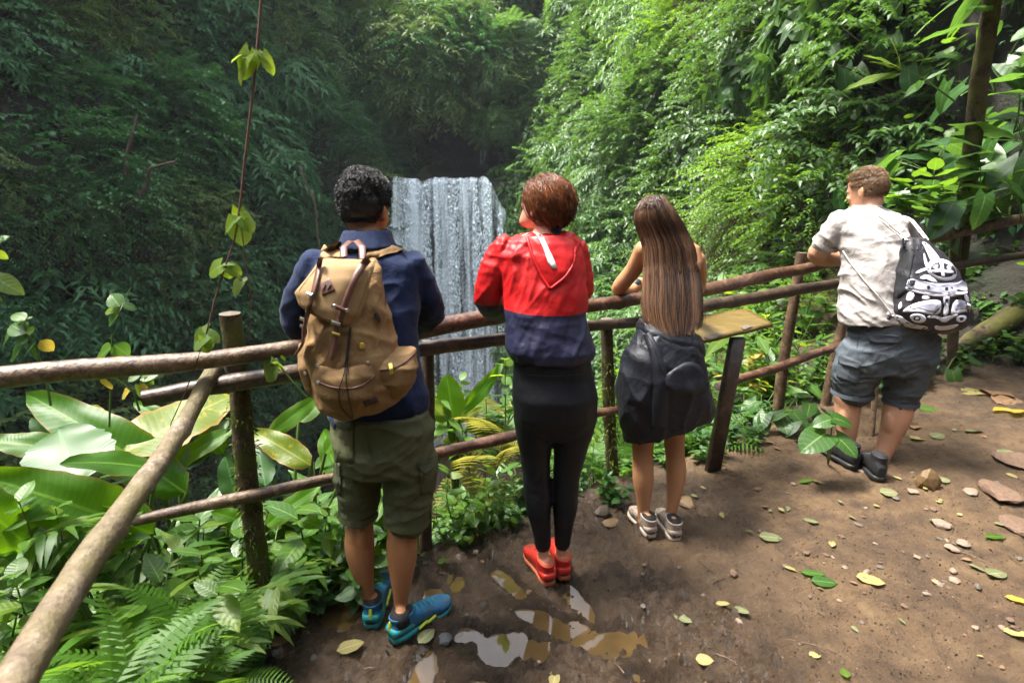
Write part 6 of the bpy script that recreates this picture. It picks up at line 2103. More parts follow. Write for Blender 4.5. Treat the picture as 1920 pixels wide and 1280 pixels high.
hand(sk, at(1002, 577, 2.44), (-1, -.1, -.15), (0, .2, 1), .6, .9, -1)
LL2 = [(1003, 780, 2.03, 40), (1004, 856, 2.035, 28), (1007, 908, 2.03, 26), (1009, 950, 2.01, 23.5), (1014, 985, 2.015, 18.5), (1018, 1021, 2.02, 15.5)]
LR2 = [(1078, 780, 2.04, 42), (1069, 842, 2.045, 31), (1062, 896, 2.045, 25), (1060, 948, 2.03, 23.5), (1057, 984, 2.035, 18), (1054, 1019, 2.04, 14.5)]
limb(sk, [(1003, 790, 2.035, 34)] + LL2[1:-1] + [(1018, 1025, 2.02, 13), (1019, 1060, 2.02, 13.5), (1019, 1080, 2.02, 14)], grow=-.004)
limb(sk, [(1076, 790, 2.04, 34)] + LR2[1:-1] + [(1053, 1023, 2.04, 12.5), (1052, 1056, 2.04, 12.5), (1052, 1076, 2.04, 13)], grow=-.004)
h2l, h2r = atz(1031, 1102, 0), atz(1058, 1091, 0)
for h_, a_ in ((h2l, -19), (h2r, -6)):
    f_ = Vector((math.sin(R(a_)), math.cos(R(a_)), 0))
    sk.tube([h_ + f_ * .05 + UP * .09, h_ + f_ * .055 + UP * .05, h_ + f_ * .12 + UP * .04, h_ + f_ * .18 + UP * .034], [.028, .026, .021, .015], 12)
body_obj(p2, sk, M['skin_fair'])
H2.eyes(p2)
lg = Vol()
lg.loft([PR(963, 1106, 664, 2.05, .115), PR(962, 1112, 700, 2.045, .118), PR(959, 1121, 738, 2.03, .13), PR(963, 1119, 775, 2.03, .125), PR(972, 1112, 802, 2.035, .095), PR(990, 1096, 818, 2.036, .07)], 28)
limb(lg, [(1003, 775, 2.03, 41), (1003, 815, 2.033, 36)] + LL2[1:], 22); limb(lg, [(1079, 775, 2.035, 42), (1074, 810, 2.04, 37)] + LR2[1:], 22)
lgo, bv_lg = garment('leggings', lg, M['legging'], p2, .007, 16, [((0, 0, 1), .055, .0012)], .002, 9)
for k in range(5):
    cordpx('knee_crease', [(982 + k, 878 + 5 * k), (1000, 881 + 5 * k), (1015 - k, 877 + 5 * k)], .0022, [bv_lg], M['legging'], lgo, .001)
cordpx('seam', [(968, 700), (1030, 706), (1064, 704), (1108, 698)], .0013, [bv_lg], M['legging'], lgo, .001)
cordpx('seam', [(1064, 704), (1064, 740), (1056, 790)], .0013, [bv_lg], M['legging'], lgo, .001)
jk = Vol()
jk.loft(T2, 28)
limb(jk, AL2[:-1] + [(972, 584, 2.35, 19)]); limb(jk, AR2[:-1] + [(1022, 574, 2.41, 18)])
s1_, s2_, s3_ = at(948, 583, 2.0), at(1020, 593, 1.95), at(1095, 588, 2.0)
def split(P):
    zz = np.interp(P[:, 0], [s1_.x, s2_.x, s3_.x], [s1_.z, s2_.z, s3_.z])
    zz = zz - .35 * np.clip(P[:, 1] - 2.15, 0, 1) * 2
    return np.clip((P[:, 2] - zz) * 60, -1, 1)
jko, bv_jk = garment('windbreaker', jk, M['jacket'], p2, .0065, 5, [((.9, 0, -.6), .075, .006), ((.3, 0, 1), .05, .004), ((-1, .2, .5), .035, .0035), ((1, 0, .1), .05, .003)], .004, 12, {'split': split})
# hood lying on the back: a hanging pouch with a rolled edge
hd = Vol()
hd.loft([PR(990, 1068, 440, 2.085, .055), PR(986, 1080, 455, 2.06, .05), PR(990, 1081, 478, 2.03, .038), PR(1004, 1072, 508, 2.005, .03), PR(1018, 1052, 530, 1.99, .022), PR(1026, 1042, 540, 1.985, .012)], 24)
hdo, bv_hd = garment('hood', hd, M['jacket_red'], p2, .006, 4, [((1, 0, -.5), .05, .006), ((1, 0, .6), .04, .004)], .005, 15)
for path in ([(988, 445), (1000, 485), (1016, 520), (1030, 540)], [(1080, 462), (1076, 495), (1060, 520), (1034, 540)]):
    cordpx('hood_edge', path, .006, [bv_hd, bv_jk], M['jacket_red'], hdo, .003)
patch('white_print', [(1004, 436), (1016, 440), (1024, 455), (1031, 470), (1040, 488), (1044, 502), (1037, 505), (1027, 492), (1022, 474), (1014, 454)], [bv_hd, bv_jk], M['white_print'], hdo, .003, .002)
for h_, a_ in ((h2l, -19), (h2r, -6)):
    shoe(p2, h_ + UP * .002, a_, .262, dict(upper='red_mesh', sole='orange_rubber', heel='red_mesh', lace='red_mesh', lining='orange_rubber', cap='red_mesh'))
def lo2(a):
    q = abs(math.atan2(math.sin(a), math.cos(a)))
    return .42 if q < .8 else (.42 - (q - .8) * 1.0 if q < 1.6 else (-.38 if q < 2.0 else -.60))
hair_cap(p2, H2, 'hair_auburn', .009, lo2, 15, .004)
g = np.random.default_rng(9)
n = 4600
d0 = unit(g.normal(size=(n * 3, 3)))
d0 = d0[(d0[:, 2] > np.where(d0[:, 1] > .55, .35, np.where(d0[:, 1] > 0, .05, -.5)))][:n]
end = unit(np.array([0, -.82, -.62]))
m = 12
t = np.linspace(0, 1, m)
om = np.arccos(np.clip(d0 @ end, -1, 1))[:, None]
dd = (np.sin((1 - t) * om)[..., None] * d0[:, None] + np.sin(t * om)[..., None] * end) / np.sin(om)[..., None]
pts = []
for j in range(m):
    p_, n_ = H2.scalp(dd[:, j], .013)
    wv = .009 * vnoise(d0 * 9 + t[j] * 2, 1, 3) + .002 * g.normal(size=len(d0)) * (1 - t[j])
    pts.append(p_ + n_ * (wv + .002)[:, None])
paths = np.stack(pts, 1)
wob2 = np.stack([vnoise(d0 * 6 + t[j] * 3, 1, 80 + k) for j in range(m) for k in range(3)], 1).reshape(len(d0), m, 3)
fly = (g.random(len(d0)) < .07)[:, None, None]
paths = paths + wob2 * .005 * (1 - .7 * t)[None, :, None] + fly * wob2 * .012 + fly * (paths - np.array(H2.c)) * (.05 * np.sin(t * 2.6))[None, :, None]
strands('hair', paths, .0013, M['hair_auburn'], p2, np.clip(.45 + .75 * vnoise(d0 - (d0 @ end)[:, None] * end, 9, 8) + g.normal(size=len(d0)) * .22, 0, 1))
# short ponytail knot at the nape
kn = at(1046, 447, 2.045)
tn = 700
a0 = g.uniform(0, 6.28, tn); rr_ = np.sqrt(g.uniform(0, 1, tn)) * .018
t = np.linspace(0, 1, 8)
root_ = np.array(H2.p(0, -.085, -.045))
e1, e2 = np.array(H2.r), np.array((0, .5, .8))
mid = np.array(kn) + np.array([0, -.012, .004]); fin = np.array(at(1040, 470, 2.02))
base = root_ + (e1 * np.cos(a0)[:, None] + e2 * np.sin(a0)[:, None]) * rr_[:, None]
mids = mid + (e1 * np.cos(a0 + .8)[:, None] + e2 * np.sin(a0 + .8)[:, None]) * rr_[:, None] * 1.6
fins = fin + g.normal(size=(tn, 3)) * .007
tt = t[None, :, None]
strands('ponytail', (1 - tt) ** 2 * base[:, None] + 2 * tt * (1 - tt) * mids[:, None] * 1.0 + tt ** 2 * fins[:, None], .0017, M['hair_black'], p2, g.uniform(0, 1, tn))
Vol().tube([Vector(base.mean(0)) + Vector((0, -.006, -.004)), Vector(base.mean(0)) + Vector((0, -.020, -.010))], [.022, .022], 16).obj('hair_tie', M['black_cotton'], p2)

# ---------------------------------------------------------------- 3: woman with long hair
p3 = thing('person', 'woman with very long straight brown hair, bare legs, black jacket tied round her waist', 'person', atz(1240, 1010, .02))
H3 = Head(at(1230, 419, 2.70), (-.38, .80, -.46), .92)
sk = Vol()
H3.build(sk)
sk.tube([H3.p(0, -.03, -.05), at(1243, 440, 2.66), at(1252, 465, 2.63)], [.045, .046, .06], 16)
T3 = [PR(1228, 1290, 448, 2.64, .05), PR(1204, 1312, 462, 2.63, .07), PR(1205, 1316, 490, 2.60, .088), PR(1208, 1302, 540, 2.55, .095), PR(1212, 1298, 585, 2.49, .088), PR(1208, 1302, 612, 2.46, .092), PR(1200, 1304, 660, 2.43, .098), PR(1195, 1302, 720, 2.41, .10), PR(1198, 1298, 770, 2.41, .09)]
sk.loft(T3, 26)
AL3 = [(1208, 467, 2.63, 18), (1189, 504, 2.70, 16), (1161, 541, 2.80, 14.5), (1180, 545, 2.90, 12), (1201, 528, 2.95, 9)]
AR3 = [(1306, 486, 2.62, 16), (1311, 520, 2.71, 14), (1303, 548, 2.82, 13), (1275, 548, 2.92, 11), (1235, 536, 2.97, 9)]
limb(sk, AL3); limb(sk, AR3)
hand(sk, at(1203, 526, 2.955), (1, .25, -.1), (0, .3, 1), .6, .85, 1)
hand(sk, at(1231, 536, 2.975), (-1, .1, -.1), (0, .3, 1), .6, .85, -1)
limb(sk, [(1212, 740, 2.40, 34), (1207, 795, 2.405, 23.5), (1205, 850, 2.405, 19.5), (1206, 898, 2.385, 19.5), (1207, 938, 2.37, 13.5), (1206, 968, 2.365, 10.5), (1206, 990, 2.36, 11)])
limb(sk, [(1275, 740, 2.43, 34), (1264, 782, 2.435, 25), (1265, 842, 2.43, 18), (1268, 888, 2.41, 18.5), (1263, 935, 2.385, 12.5), (1256, 970, 2.375, 9.8), (1255, 995, 2.37, 10.5)])
h3l, h3r = atz(1222, 1012, .015), atz(1267, 1019, .02)
for h_, a_ in ((h3l, -11), (h3r, -3)):
    f_ = Vector((math.sin(R(a_)), math.cos(R(a_)), 0))
    sk.tube([h_ + f_ * .05 + UP * .09, h_ + f_ * .055 + UP * .05, h_ + f_ * .12 + UP * .04, h_ + f_ * .17 + UP * .034], [.026, .025, .020, .015], 12)
body_obj(p3, sk, M['skin_mid'])
H3.eyes(p3)
ct = Vol()
ct.loft([(c, U * 1.03 + U.normalized() * .004, W_ * 1.06, e) for c, U, W_, e in (PR(1222, 1300, 476, 2.615, .085), PR(1210, 1308, 500, 2.59, .092), PR(1209, 1302, 540, 2.55, .097), PR(1211, 1299, 582, 2.495, .091))], 26)
garment('crop_top', ct, M['black_cotton'], p3, .006, 4, [((.2, 0, 1), .05, .002)], .002, 17)
# jacket tied round the waist
sk2 = Vol()
sk2.loft([PR(1203, 1312, 598, 2.46, .112, yr=632), PR(1193, 1316, 622, 2.44, .134, yr=656), PR(1175, 1321, 656, 2.42, .146, yr=686), PR(1160, 1328, 695, 2.41, .152, yr=714), PR(1154, 1334, 738, 2.40, .145, yr=736), PR(1160, 1341, 785, 2.40, .135, yr=755), PR(1171, 1344, 826, 2.40, .12, yr=768)], 32)
jw, bv_jw = garment('tied_jacket', sk2, M['black_nylon'], p3, .0065, 4, [((1, 0, .35), .10, .009), ((1, 0, -.3), .06, .005), ((.3, 0, 1), .05, .003)], .005, 22)
bd_ = Vol()
bd_.loft([PR(1200, 1313, 598, 2.46, .118, yr=628), PR(1193, 1318, 610, 2.455, .134, yr=640), PR(1192, 1320, 628, 2.45, .136, yr=660), PR(1196, 1318, 640, 2.445, .128, yr=676)], 32)
bwo, bv_bw = garment('waist_roll', bd_, M['black_nylon'], jw, .006, 3, [((1, 0, .8), .04, .005)], .004, 23)
patch('hood', [(1246, 705), (1262, 692), (1290, 675), (1318, 686), (1326, 720), (1318, 740), (1262, 738), (1250, 728)], [bv_jw], M['black_nylon'], jw, .016, .016, rnd=1)
strip('sleeve', [(1212, 625), (1224, 650), (1234, 680), (1240, 720), (1238, 762), (1236, 800)], [16, 20, 26, 30, 32, 28], [bv_jw, bv_bw], M['black_nylon'], jw, .014, .012)
cordpx('drawcord', [(1214, 627), (1222, 640), (1228, 655), (1236, 672), (1244, 694)], .0022, [bv_jw, bv_bw], M['black_cotton'], jw, .02)
cordpx('drawcord', [(1203, 634), (1199, 645), (1205, 651), (1212, 642), (1210, 632)], .0016, [bv_jw, bv_bw], M['black_cotton'], jw, .006)
for h_, a_ in ((h3l, -11), (h3r, -3)):
    shoe(p3, h_ + UP * .002, a_, .245, dict(upper='beige_knit', sole='white_rubber', heel='beige_knit', lining='black_cotton', lace='beige_knit'))
Vol().tube([at(1190, 536, 2.93), at(1195, 531, 2.94)], [.031, .030], 16).obj('wrist_watch', M['black_plastic'], p3)
# long hair
hair_cap(p3, H3, 'hair_long', .003, lambda a: .5 if abs(math.atan2(math.sin(a), math.cos(a))) < .8 else (-.1 if abs(math.atan2(math.sin(a), math.cos(a))) < 1.6 else -.8), 35, .003)
rows = np.array([  # y, left, right, depth of the surface
    [365, 1214, 1242, 2.62], [376, 1201, 1253, 2.575], [392, 1191, 1264, 2.55], [412, 1188, 1277, 2.54], [440, 1199, 1292, 2.54], [462, 1206, 1302, 2.525], [500, 1207, 1309, 2.50],
    [540, 1206, 1316, 2.45], [585, 1204, 1319, 2.395], [606, 1208, 1319, 2.37], [630, 1226, 1308, 2.335]])
hb = Vol()
hb.loft([PR(l + 9, r_ - 9, y, dY + .075, .05 if i > 3 else (.012, .03, .045, .05)[i], e=2.0) for i, (y, l, r_, dY) in enumerate(rows[:-1])], 28)
V_, F_ = hb.arrays()
put('hair_base', V_, F_, M['hair_long'], p3, attrs={'rnd': np.clip(.10 + .2 * vnoise(V_ * [60, 8, 4], 1, 4), 0, 1)})
n = 3400
u = g.uniform(-1, 1, n)
u = np.sign(u) * np.abs(u) ** .85
m = 18
tstart = g.uniform(0, .14, n) * (g.random(n) < .55)
tend = np.where(np.abs(u) < .7, g.uniform(.86, 1.0, n), g.uniform(.76, .96, n)) + .03 * vnoise(np.stack([u * 6, u * 0, u * 0], 1), 1, 12)
lay = g.uniform(0, 1, n)
tq = np.linspace(0, 1, m)
TT = tstart[:, None] + (tend - tstart)[:, None] * tq[None]
yy = 366 + (632 - 366) * TT
cl_ = np.interp(yy, rows[:, 0], rows[:, 1]); cr_ = np.interp(yy, rows[:, 0], rows[:, 2]); dy_ = np.interp(yy, rows[:, 0], rows[:, 3])
wob = 0.10 * vnoise(np.stack([u * 9, lay * 3, u * 0], 1), 1, 3)[:, None] * TT + .05 * np.stack([vnoise(np.stack([u * 14 + 3 * q, lay * 6, u * 0 + q * 2.0], 1), 1, 6) for q in tq], 1)
stray = (g.random(n) < .10)[:, None] * g.normal(size=(n, 1)) * .12 * TT * np.sin(TT * 5)
uu = np.clip(u[:, None] + wob, -1.02, 1.02) + stray
xx = (cl_ + cr_) / 2 + (cr_ - cl_) / 2 * uu
Yd = dy_ + .055 - np.sqrt(np.clip(1 - .96 * np.clip(uu, -1, 1) ** 2, 0, 1)) * .055 - .012 * lay[:, None] + .006 * np.stack([vnoise(np.stack([u * 6, q + u * 0, lay], 1), 1, 16) for q in tq], 1)
dx_ = (xx - 960) / 1000; dz_ = (640 - yy) / 1000
ry = CP + dz_ * SP; rz = -SP + dz_ * CP
tk = Yd / ry
paths = np.stack([dx_ * tk, Yd, CAM_Z + rz * tk], -1)
tone = np.clip(.28 + .60 * vnoise(np.stack([u * 17, lay * 2, u * 0], 1), 1, 40) + g.normal(size=n) * .27 + .22 * (u < -.3), 0, 1)
strands('hair', paths, .0016, M['hair_long'], p3, tone)

# ---------------------------------------------------------------- 4: man in white tee
p4 = thing('person', 'man with short sandy hair, white tee and grey cargo shorts leaning on the rail', 'person', atz(1625, 890, .11))
H4 = Head(at(1626, 361, 3.19), (-.50, .84, -.18), 1.02)
sk = Vol()
H4.build(sk)
sk.tube([H4.p(0, -.025, -.05), at(1632, 388, 3.15), at(1635, 408, 3.12)], [.058, .054, .055], 18)
T4 = [PR(1594, 1658, 390, 3.15, .065), PR(1572, 1684, 399, 3.14, .092), PR(1560, 1702, 415, 3.12, .112), PR(1566, 1706, 444, 3.085, .132), PR(1573, 1712, 480, 3.05, .15), PR(1574, 1708, 540, 3.0, .158), PR(1573, 1706, 585, 2.97, .16, yr=575), PR(1572, 1705, 609, 2.965, .165, yr=590)]
sk.loft([(c, U * .88, W_ * .82, e) for c, U, W_, e in T4[:-1]] + [PR(1604, 1700, 609, 2.96, .11, yr=600)] + [PR(1600, 1728, 640, 2.955, .115), PR(1604, 1728, 680, 2.95, .10)], 24)
AL4 = [(1578, 420, 3.12, 17), (1553, 452, 3.18, 17), (1533, 477, 3.24, 17.5), (1558, 485, 3.33, 15), (1606, 483, 3.40, 10.5)]
AR4 = [(1688, 428, 3.13, 16), (1697, 458, 3.22, 16), (1694, 484, 3.36, 16), (1668, 484, 3.42, 13), (1630, 480, 3.45, 10)]
limb(sk, AL4); limb(sk, AR4)
hand(sk, at(1611, 483, 3.405), (1, .3, -.1), (0, .3, 1), .6, 1.05, 1)
hand(sk, at(1625, 480, 3.455), (-1, -.2, -.1), (0, .3, 1), .6, 1.05, -1)
limb(sk, [(1612, 680, 2.96, 30), (1592, 735, 2.975, 23.5), (1589, 770, 2.965, 21.5), (1589, 805, 2.955, 17.5), (1588, 838, 2.95, 12.5), (1589, 860, 2.95, 13)])
limb(sk, [(1700, 680, 2.935, 30), (1688, 735, 2.932, 22), (1685, 758, 2.93, 25.5), (1680, 785, 2.915, 24), (1665, 828, 2.91, 17), (1651, 862, 2.90, 13.5), (1648, 882, 2.90, 13)])
h4l, h4r = atz(1604, 882, .11), atz(1650, 905, .11)
for h_, a_ in ((h4l, -6), (h4r, 12)):
    f_ = Vector((math.sin(R(a_)), math.cos(R(a_)), 0))
    sk.tube([h_ + f_ * .05 + UP * .11, h_ + f_ * .055 + UP * .05, h_ + f_ * .13 + UP * .04, h_ + f_ * .20 + UP * .034], [.032, .028, .022, .016], 12)
for q in ((1582, 785, 2.935), (1597, 780, 2.935), (1667, 795, 2.89), (1683, 790, 2.89)):
    sk.ball(at(*q), Vector((.028, 0, 0)), Vector((0, .036, 0)), Vector((-.012, 0, .075)), 14, 10)
body_obj(p4, sk, M['skin_light'])
H4.eyes(p4)
so = Vol()
so.loft([PR(1592, 1736, 588, 2.965, .15, yr=580), PR(1594, 1746, 604, 2.96, .162, yr=597), PR(1586, 1760, 632, 2.955, .16), PR(1574, 1758, 664, 2.95, .16), PR(1578, 1745, 692, 2.95, .14)], 28)
limb(so, [(1616, 672, 2.955, 45), (1604, 702, 2.965, 39), (1599, 736, 2.97, 33)], 20)
limb(so, [(1706, 668, 2.94, 46), (1698, 705, 2.935, 37), (1688, 752, 2.935, 27.5)], 20)
sh4, bv_s4 = garment('cargo_shorts', so, M['slate'], p4, .007, 4, [((.5, 0, 1), .075, .008), ((-.3, 0, 1), .05, .005), ((1, 0, .6), .08, .005)], .005, 28)
patch('pocket_flap', [(1627, 624), (1676, 628), (1692, 632), (1690, 643), (1660, 645), (1630, 640), (1625, 634)], [bv_s4], M['slate'], sh4, .007, .006)
patch('cargo_pocket', [(1570, 676), (1612, 690), (1611, 717), (1604, 721), (1568, 706)], [bv_s4], M['slate'], sh4, .010, .010)
patch('pocket_flap', [(1572, 664), (1616, 680), (1612, 694), (1571, 680)], [bv_s4], M['slate_dark'], sh4, .015, .006)
for path in ([(1568, 724), (1590, 735), (1612, 742), (1630, 738)], [(1662, 746), (1688, 752), (1711, 752)], [(1652, 700), (1680, 660), (1700, 640)], [(1612, 617), (1606, 650), (1612, 690)]):
    cordpx('seam', path, .0018, [bv_s4], M['slate_dark'], sh4, .001)
hem(sh4, 1598, 738, 2.97, 35, (1604, 702, 2.965), M['slate'])
hem(sh4, 1688, 755, 2.935, 29.5, (1698, 705, 2.935), M['slate'])
strip('belt', [(1604, 607), (1640, 606), (1690, 600), (1740, 598)], 15, [bv_s4], M['black_canvas'], sh4, .004, .004)
patch('belt_loop', [(1629, 597), (1634, 597), (1634, 616), (1629, 616)], [bv_s4], M['slate'], sh4, .010, .004)
te = Vol()
te.loft(T4, 30)
limb(te, [(1582, 416, 3.12, 25), (1562, 440, 3.155, 24), (1548, 457, 3.19, 23)], 18)
limb(te, [(1686, 425, 3.13, 22), (1697, 450, 3.19, 21), (1698, 468, 3.27, 20)], 18)
teo, bv_te = garment('tee_shirt', te, M['white_tee'], p4, .007, 4, [((.75, 0, .75), .10, .010), ((.6, 0, .9), .055, .005), ((-.2, 0, 1), .05, .003)], .005, 33)
hem(teo, 1548, 458, 3.19, 24.5, (1562, 440, 3.155), M['white_tee'], name='sleeve_hem')
cv = Vol(); cv.loft([PR(1595, 1656, 391, 3.15, .068), PR(1598, 1653, 385, 3.155, .065)], 24)
garment('neck_band', cv, M['white_tee'], p4, .005, 2, lump=.001)
for h_, a_ in ((h4l, -6), (h4r, 12)):
    shoe(p4, h_ + UP * .002, a_, .295, dict(upper='black_canvas', sole='black_rubber', lining='black_cotton', lace='black_rubber', cap='black_rubber'), hi=True)
hair_cap(p4, H4, 'hair_sandy', .010, lambda a: .45 if abs(math.atan2(math.sin(a), math.cos(a))) < .9 else (.05 if abs(math.atan2(math.sin(a), math.cos(a))) < 1.45 else (-.12 if abs(math.atan2(math.sin(a), math.cos(a))) < 1.75 else -.62)), 25, .004)
hair_short(p4, H4, 'hair_sandy', 6500, lambda d: (d[:, 2] > np.where(d[:, 1] > .5, .45, np.where(d[:, 1] > -.15, .12, -.55))),
           lambda d: .017 + .024 * sstep(.15, .8, d[:, 2]), lambda d: np.stack([d[:, 0] * .5 + .1, .25 + 0 * d[:, 1], np.where(d[:, 2] > .4, .5, -.9)], 1), .30, .009, 51, .0010, .42)

# ================================================================ BACKPACK
bp_ = thing('backpack', 'tan canvas rucksack with brown leather straps on the back of the man in navy', 'backpack', at(680, 770, 1.66))
bk = Vol()
bk.loft([PR(606, 700, 487, 1.70, .05), PR(592, 712, 505, 1.68, .09), PR(582, 722, 545, 1.66, .115), PR(578, 738, 600, 1.65, .125), PR(577, 750, 660, 1.64, .13), PR(586, 757, 710, 1.635, .125), PR(598, 748, 748, 1.635, .115), PR(625, 715, 768, 1.64, .085)], 30)
bko, bv_bk = garment('main_bag', bk, M['canvas'], bp_, .007, 5, [((1, 0, .25), .10, .008), ((.2, 0, 1), .07, .006), ((1, 0, -.7), .05, .004)], .007, 41)
pk = Vol(); pk.loft([PR(703, 778, 655, 1.62, .05, e=2.8), PR(704, 783, 680, 1.60, .075, e=2.8), PR(706, 778, 712, 1.60, .07, e=2.8), PR(712, 760, 738, 1.62, .05, e=2.8)], 22)
spo, bv_sp = garment('side_pocket', pk, M['canvas'], bp_, .006, 4, [((.4, 0, 1), .05, .005)], .005, 44)
pk = Vol(); pk.loft([PR(562, 600, 640, 1.66, .05, e=2.6), PR(560, 604, 680, 1.63, .07, e=2.6), PR(572, 612, 720, 1.63, .065, e=2.6), PR(588, 616, 742, 1.64, .045, e=2.6)], 22)
sp2, bv_sp2 = garment('side_pocket', pk, M['canvas'], bp_, .006, 4, [((.4, 0, 1), .05, .005)], .005, 45)
pk = Vol(); pk.loft([PR(594, 703, 680, 1.555, .05, e=2.8), PR(590, 706, 700, 1.545, .062, e=2.8), PR(598, 704, 735, 1.545, .062, e=2.8), PR(622, 690, 764, 1.57, .05, e=2.8)], 26)
fpo, bv_fp = garment('front_pocket', pk, M['canvas'], bp_, .006, 4, [((.3, 0, 1), .055, .005), ((1, 0, .4), .07, .004)], .005, 46)
BB = [bv_bk, bv_sp, bv_sp2, bv_fp]
cordpx('zip', [(597, 716), (618, 725), (652, 730), (682, 722), (702, 704)], .0028, BB, M['leather'], fpo, .003)
cordpx('zip', [(712, 694), (740, 690), (762, 678), (779, 660)], .0028, BB, M['leather'], spo, .003)
cordpx('seam', [(722, 552), (726, 590), (704, 650)], .0018, BB, M['canvas_light'], bko, .002)
patch('leather_label', [(680, 753), (706, 743), (711, 753), (685, 763)], BB, M['dark_leather'], fpo, .004, .003)
patch('zip_pull', [(728, 680), (735, 680), (738, 700), (731, 703)], BB, M['brass'], spo, .008, .004)
# flap: a stiff sheet with its own thickness
fr = [(601, 485, 703, 487, 1.60), (590, 500, 702, 502, 1.565), (574, 522, 694, 528, 1.54), (552, 548, 685, 562, 1.525), (560, 572, 676, 592, 1.518), (585, 590, 662, 610, 1.52), (606, 600, 650, 614, 1.525)]
nu_, V_ = 22, []
for i in range(25):
    q = i / 24 * (len(fr) - 1)
    row = [np.interp(q, range(len(fr)), [r_[k] for r_ in fr]) for k in range(5)]
    for j in range(nu_):
        u = j / (nu_ - 1)
        px_, py_ = row[0] + (row[2] - row[0]) * u, row[1] + (row[3] - row[1]) * u
        V_.append(list(at(px_, py_, row[4] - .035 * (1 - (2 * u - 1) ** 2) + .02)))
V_ = np.array(V_)
V_[:, 1] += .004 * fbm(V_, 12, 3, 5)
vw = unit(V_ - np.array(CAM))
gi = np.arange(25 * nu_).reshape(25, nu_)
o2 = 25 * nu_
ring = np.concatenate([gi[0], gi[1:, -1], gi[-1, -2::-1], gi[-2:0:-1, 0]]); rn = np.roll(ring, -1)
flap = put('flap', np.concatenate([V_, V_ + vw * .008]), np.concatenate([gridF(gi), gridF(gi)[:, ::-1] + o2, np.stack([ring, ring + o2, rn + o2, rn], 1)]), M['canvas_light'], bp_)
bv_ff = BVHTree.FromPolygons(V_.tolist(), gridF(gi).tolist())
BF = BB + [bv_ff]
cordpx('flap_stitching', [(601, 492), (578, 522), (557, 549), (565, 570), (588, 587), (612, 597), (652, 608), (668, 590), (680, 560), (690, 525), (697, 495)], .0013, [bv_ff], M['canvas'], flap, .001)
dm = patch('diamond_patch', [(598, 532), (617, 520), (629, 544), (604, 554)], [bv_ff], M['leather'], flap, .004, .003, step=4)
for a, b in (((605, 544), (610, 533)), ((614, 542), (620, 533))):
    strip('slit', [a, b], 2.6, [bv_ff], M['dark_leather'], dm, .0062, .002, step=2)
st1 = strip('leather_strap', [(601, 484), (596, 510), (588, 545), (578, 585), (568, 622), (571, 640), (562, 655), (552, 667)], [10, 10, 9, 9, 9, 8, 7, 4], BF, M['leather'], bp_, .012, .004)
st2 = strip('leather_strap', [(691, 485), (676, 502), (662, 530), (650, 560), (640, 590), (630, 625), (627, 650), (619, 675)], [15, 14, 13, 13, 13, 13, 13, 10], BF, M['leather'], bp_, .014, .004)
strip('keeper', [(622, 572), (652, 584)], 8, BF, M['leather'], st2, .020, .004)
for q in ((627, 574), (651, 582)):
    patch('stud', [(q[0] - 3.5, q[1] - 3.5), (q[0] + 3.5, q[1] - 3.5), (q[0] + 3.5, q[1] + 3.5), (q[0] - 3.5, q[1] + 3.5)], BF, M['steel'], st2, .026, .005, rnd=2, step=3)
strip('buckle', [(621, 604), (638, 609)], 7, BF, M['steel'], st2, .021, .004)
strip('buckle', [(622, 624), (637, 628)], 5, BF, M['brass'], st2, .021, .004)
for q in ((579, 551), (567, 598), (567, 612)):
    strip('buckle', [(q[0] - 5, q[1] - 2), (q[0] + 5, q[1] + 2)], 6, BF, M['steel'], st1, .019, .004)
patch('brass_ring', [(674, 643), (682, 642), (686, 648), (682, 655), (674, 653)], BF, M['brass'], bko, .008, .005, rnd=1, step=3)
patch('toggle', [(701, 585), (707, 584), (716, 600), (713, 606), (705, 600)], BF, M['black_plastic'], bko, .012, .010, rnd=1)
cordpx('black_cord', [(656, 614), (650, 660), (646, 700), (635, 730), (636, 760), (648, 776), (662, 786)], .0020, BF + [bv_sh], M['black_plastic'], bp_, .006)
cordpx('black_cord', [(658, 614), (652, 670), (649, 715), (655, 755), (662, 780)], .0020, BF + [bv_sh], M['black_plastic'], bp_, .006)
for q in ((594, 684), (596, 716), (572, 700), (690, 680)):
    patch('stud', [(q[0] - 3, q[1] - 3), (q[0] + 3, q[1] - 3), (q[0] + 3, q[1] + 3), (q[0] - 3, q[1] + 3)], BF, M['steel'], bko, .006, .004, rnd=2, step=3)
# shoulder straps and grab handle
patch('shoulder_strap', [(599, 484), (602, 472), (616, 462), (632, 454), (641, 452), (646, 462), (644, 482), (622, 486)], [bv_fl, bv_bk], M['canvas_light'], bp_, .012, .012, rnd=1)
patch('shoulder_strap', [(684, 486), (690, 468), (704, 456), (722, 456), (742, 461), (758, 467), (752, 472), (728, 476), (708, 484), (700, 494)], [bv_fl, bv_bk], M['canvas'], bp_, .012, .012, rnd=1)
for sd, pts in ((0, [(612, 470, 1.93), (596, 500, 2.0), (596, 560, 2.0), (600, 640, 1.95), (600, 700, 1.8)]), (1, [(745, 470, 1.94), (768, 500, 2.03), (770, 570, 2.0), (762, 650, 1.92), (750, 710, 1.75)])):
    Vol().tube([at(*q) for q in pts], [.026, .028, .028, .022, .016], 10, flat=.35).obj('shoulder_strap', M['canvas_light'], bp_)
hp = [at(645, 482, 1.66), at(644, 464, 1.70), at(656, 453, 1.74), at(670, 452, 1.74), at(679, 464, 1.70), at(680, 486, 1.66)]
Vol().tube(hp, [.012] * 6, 10, flat=.35, side=(1, 0, 0)).obj('grab_handle', M['leather'], bp_)

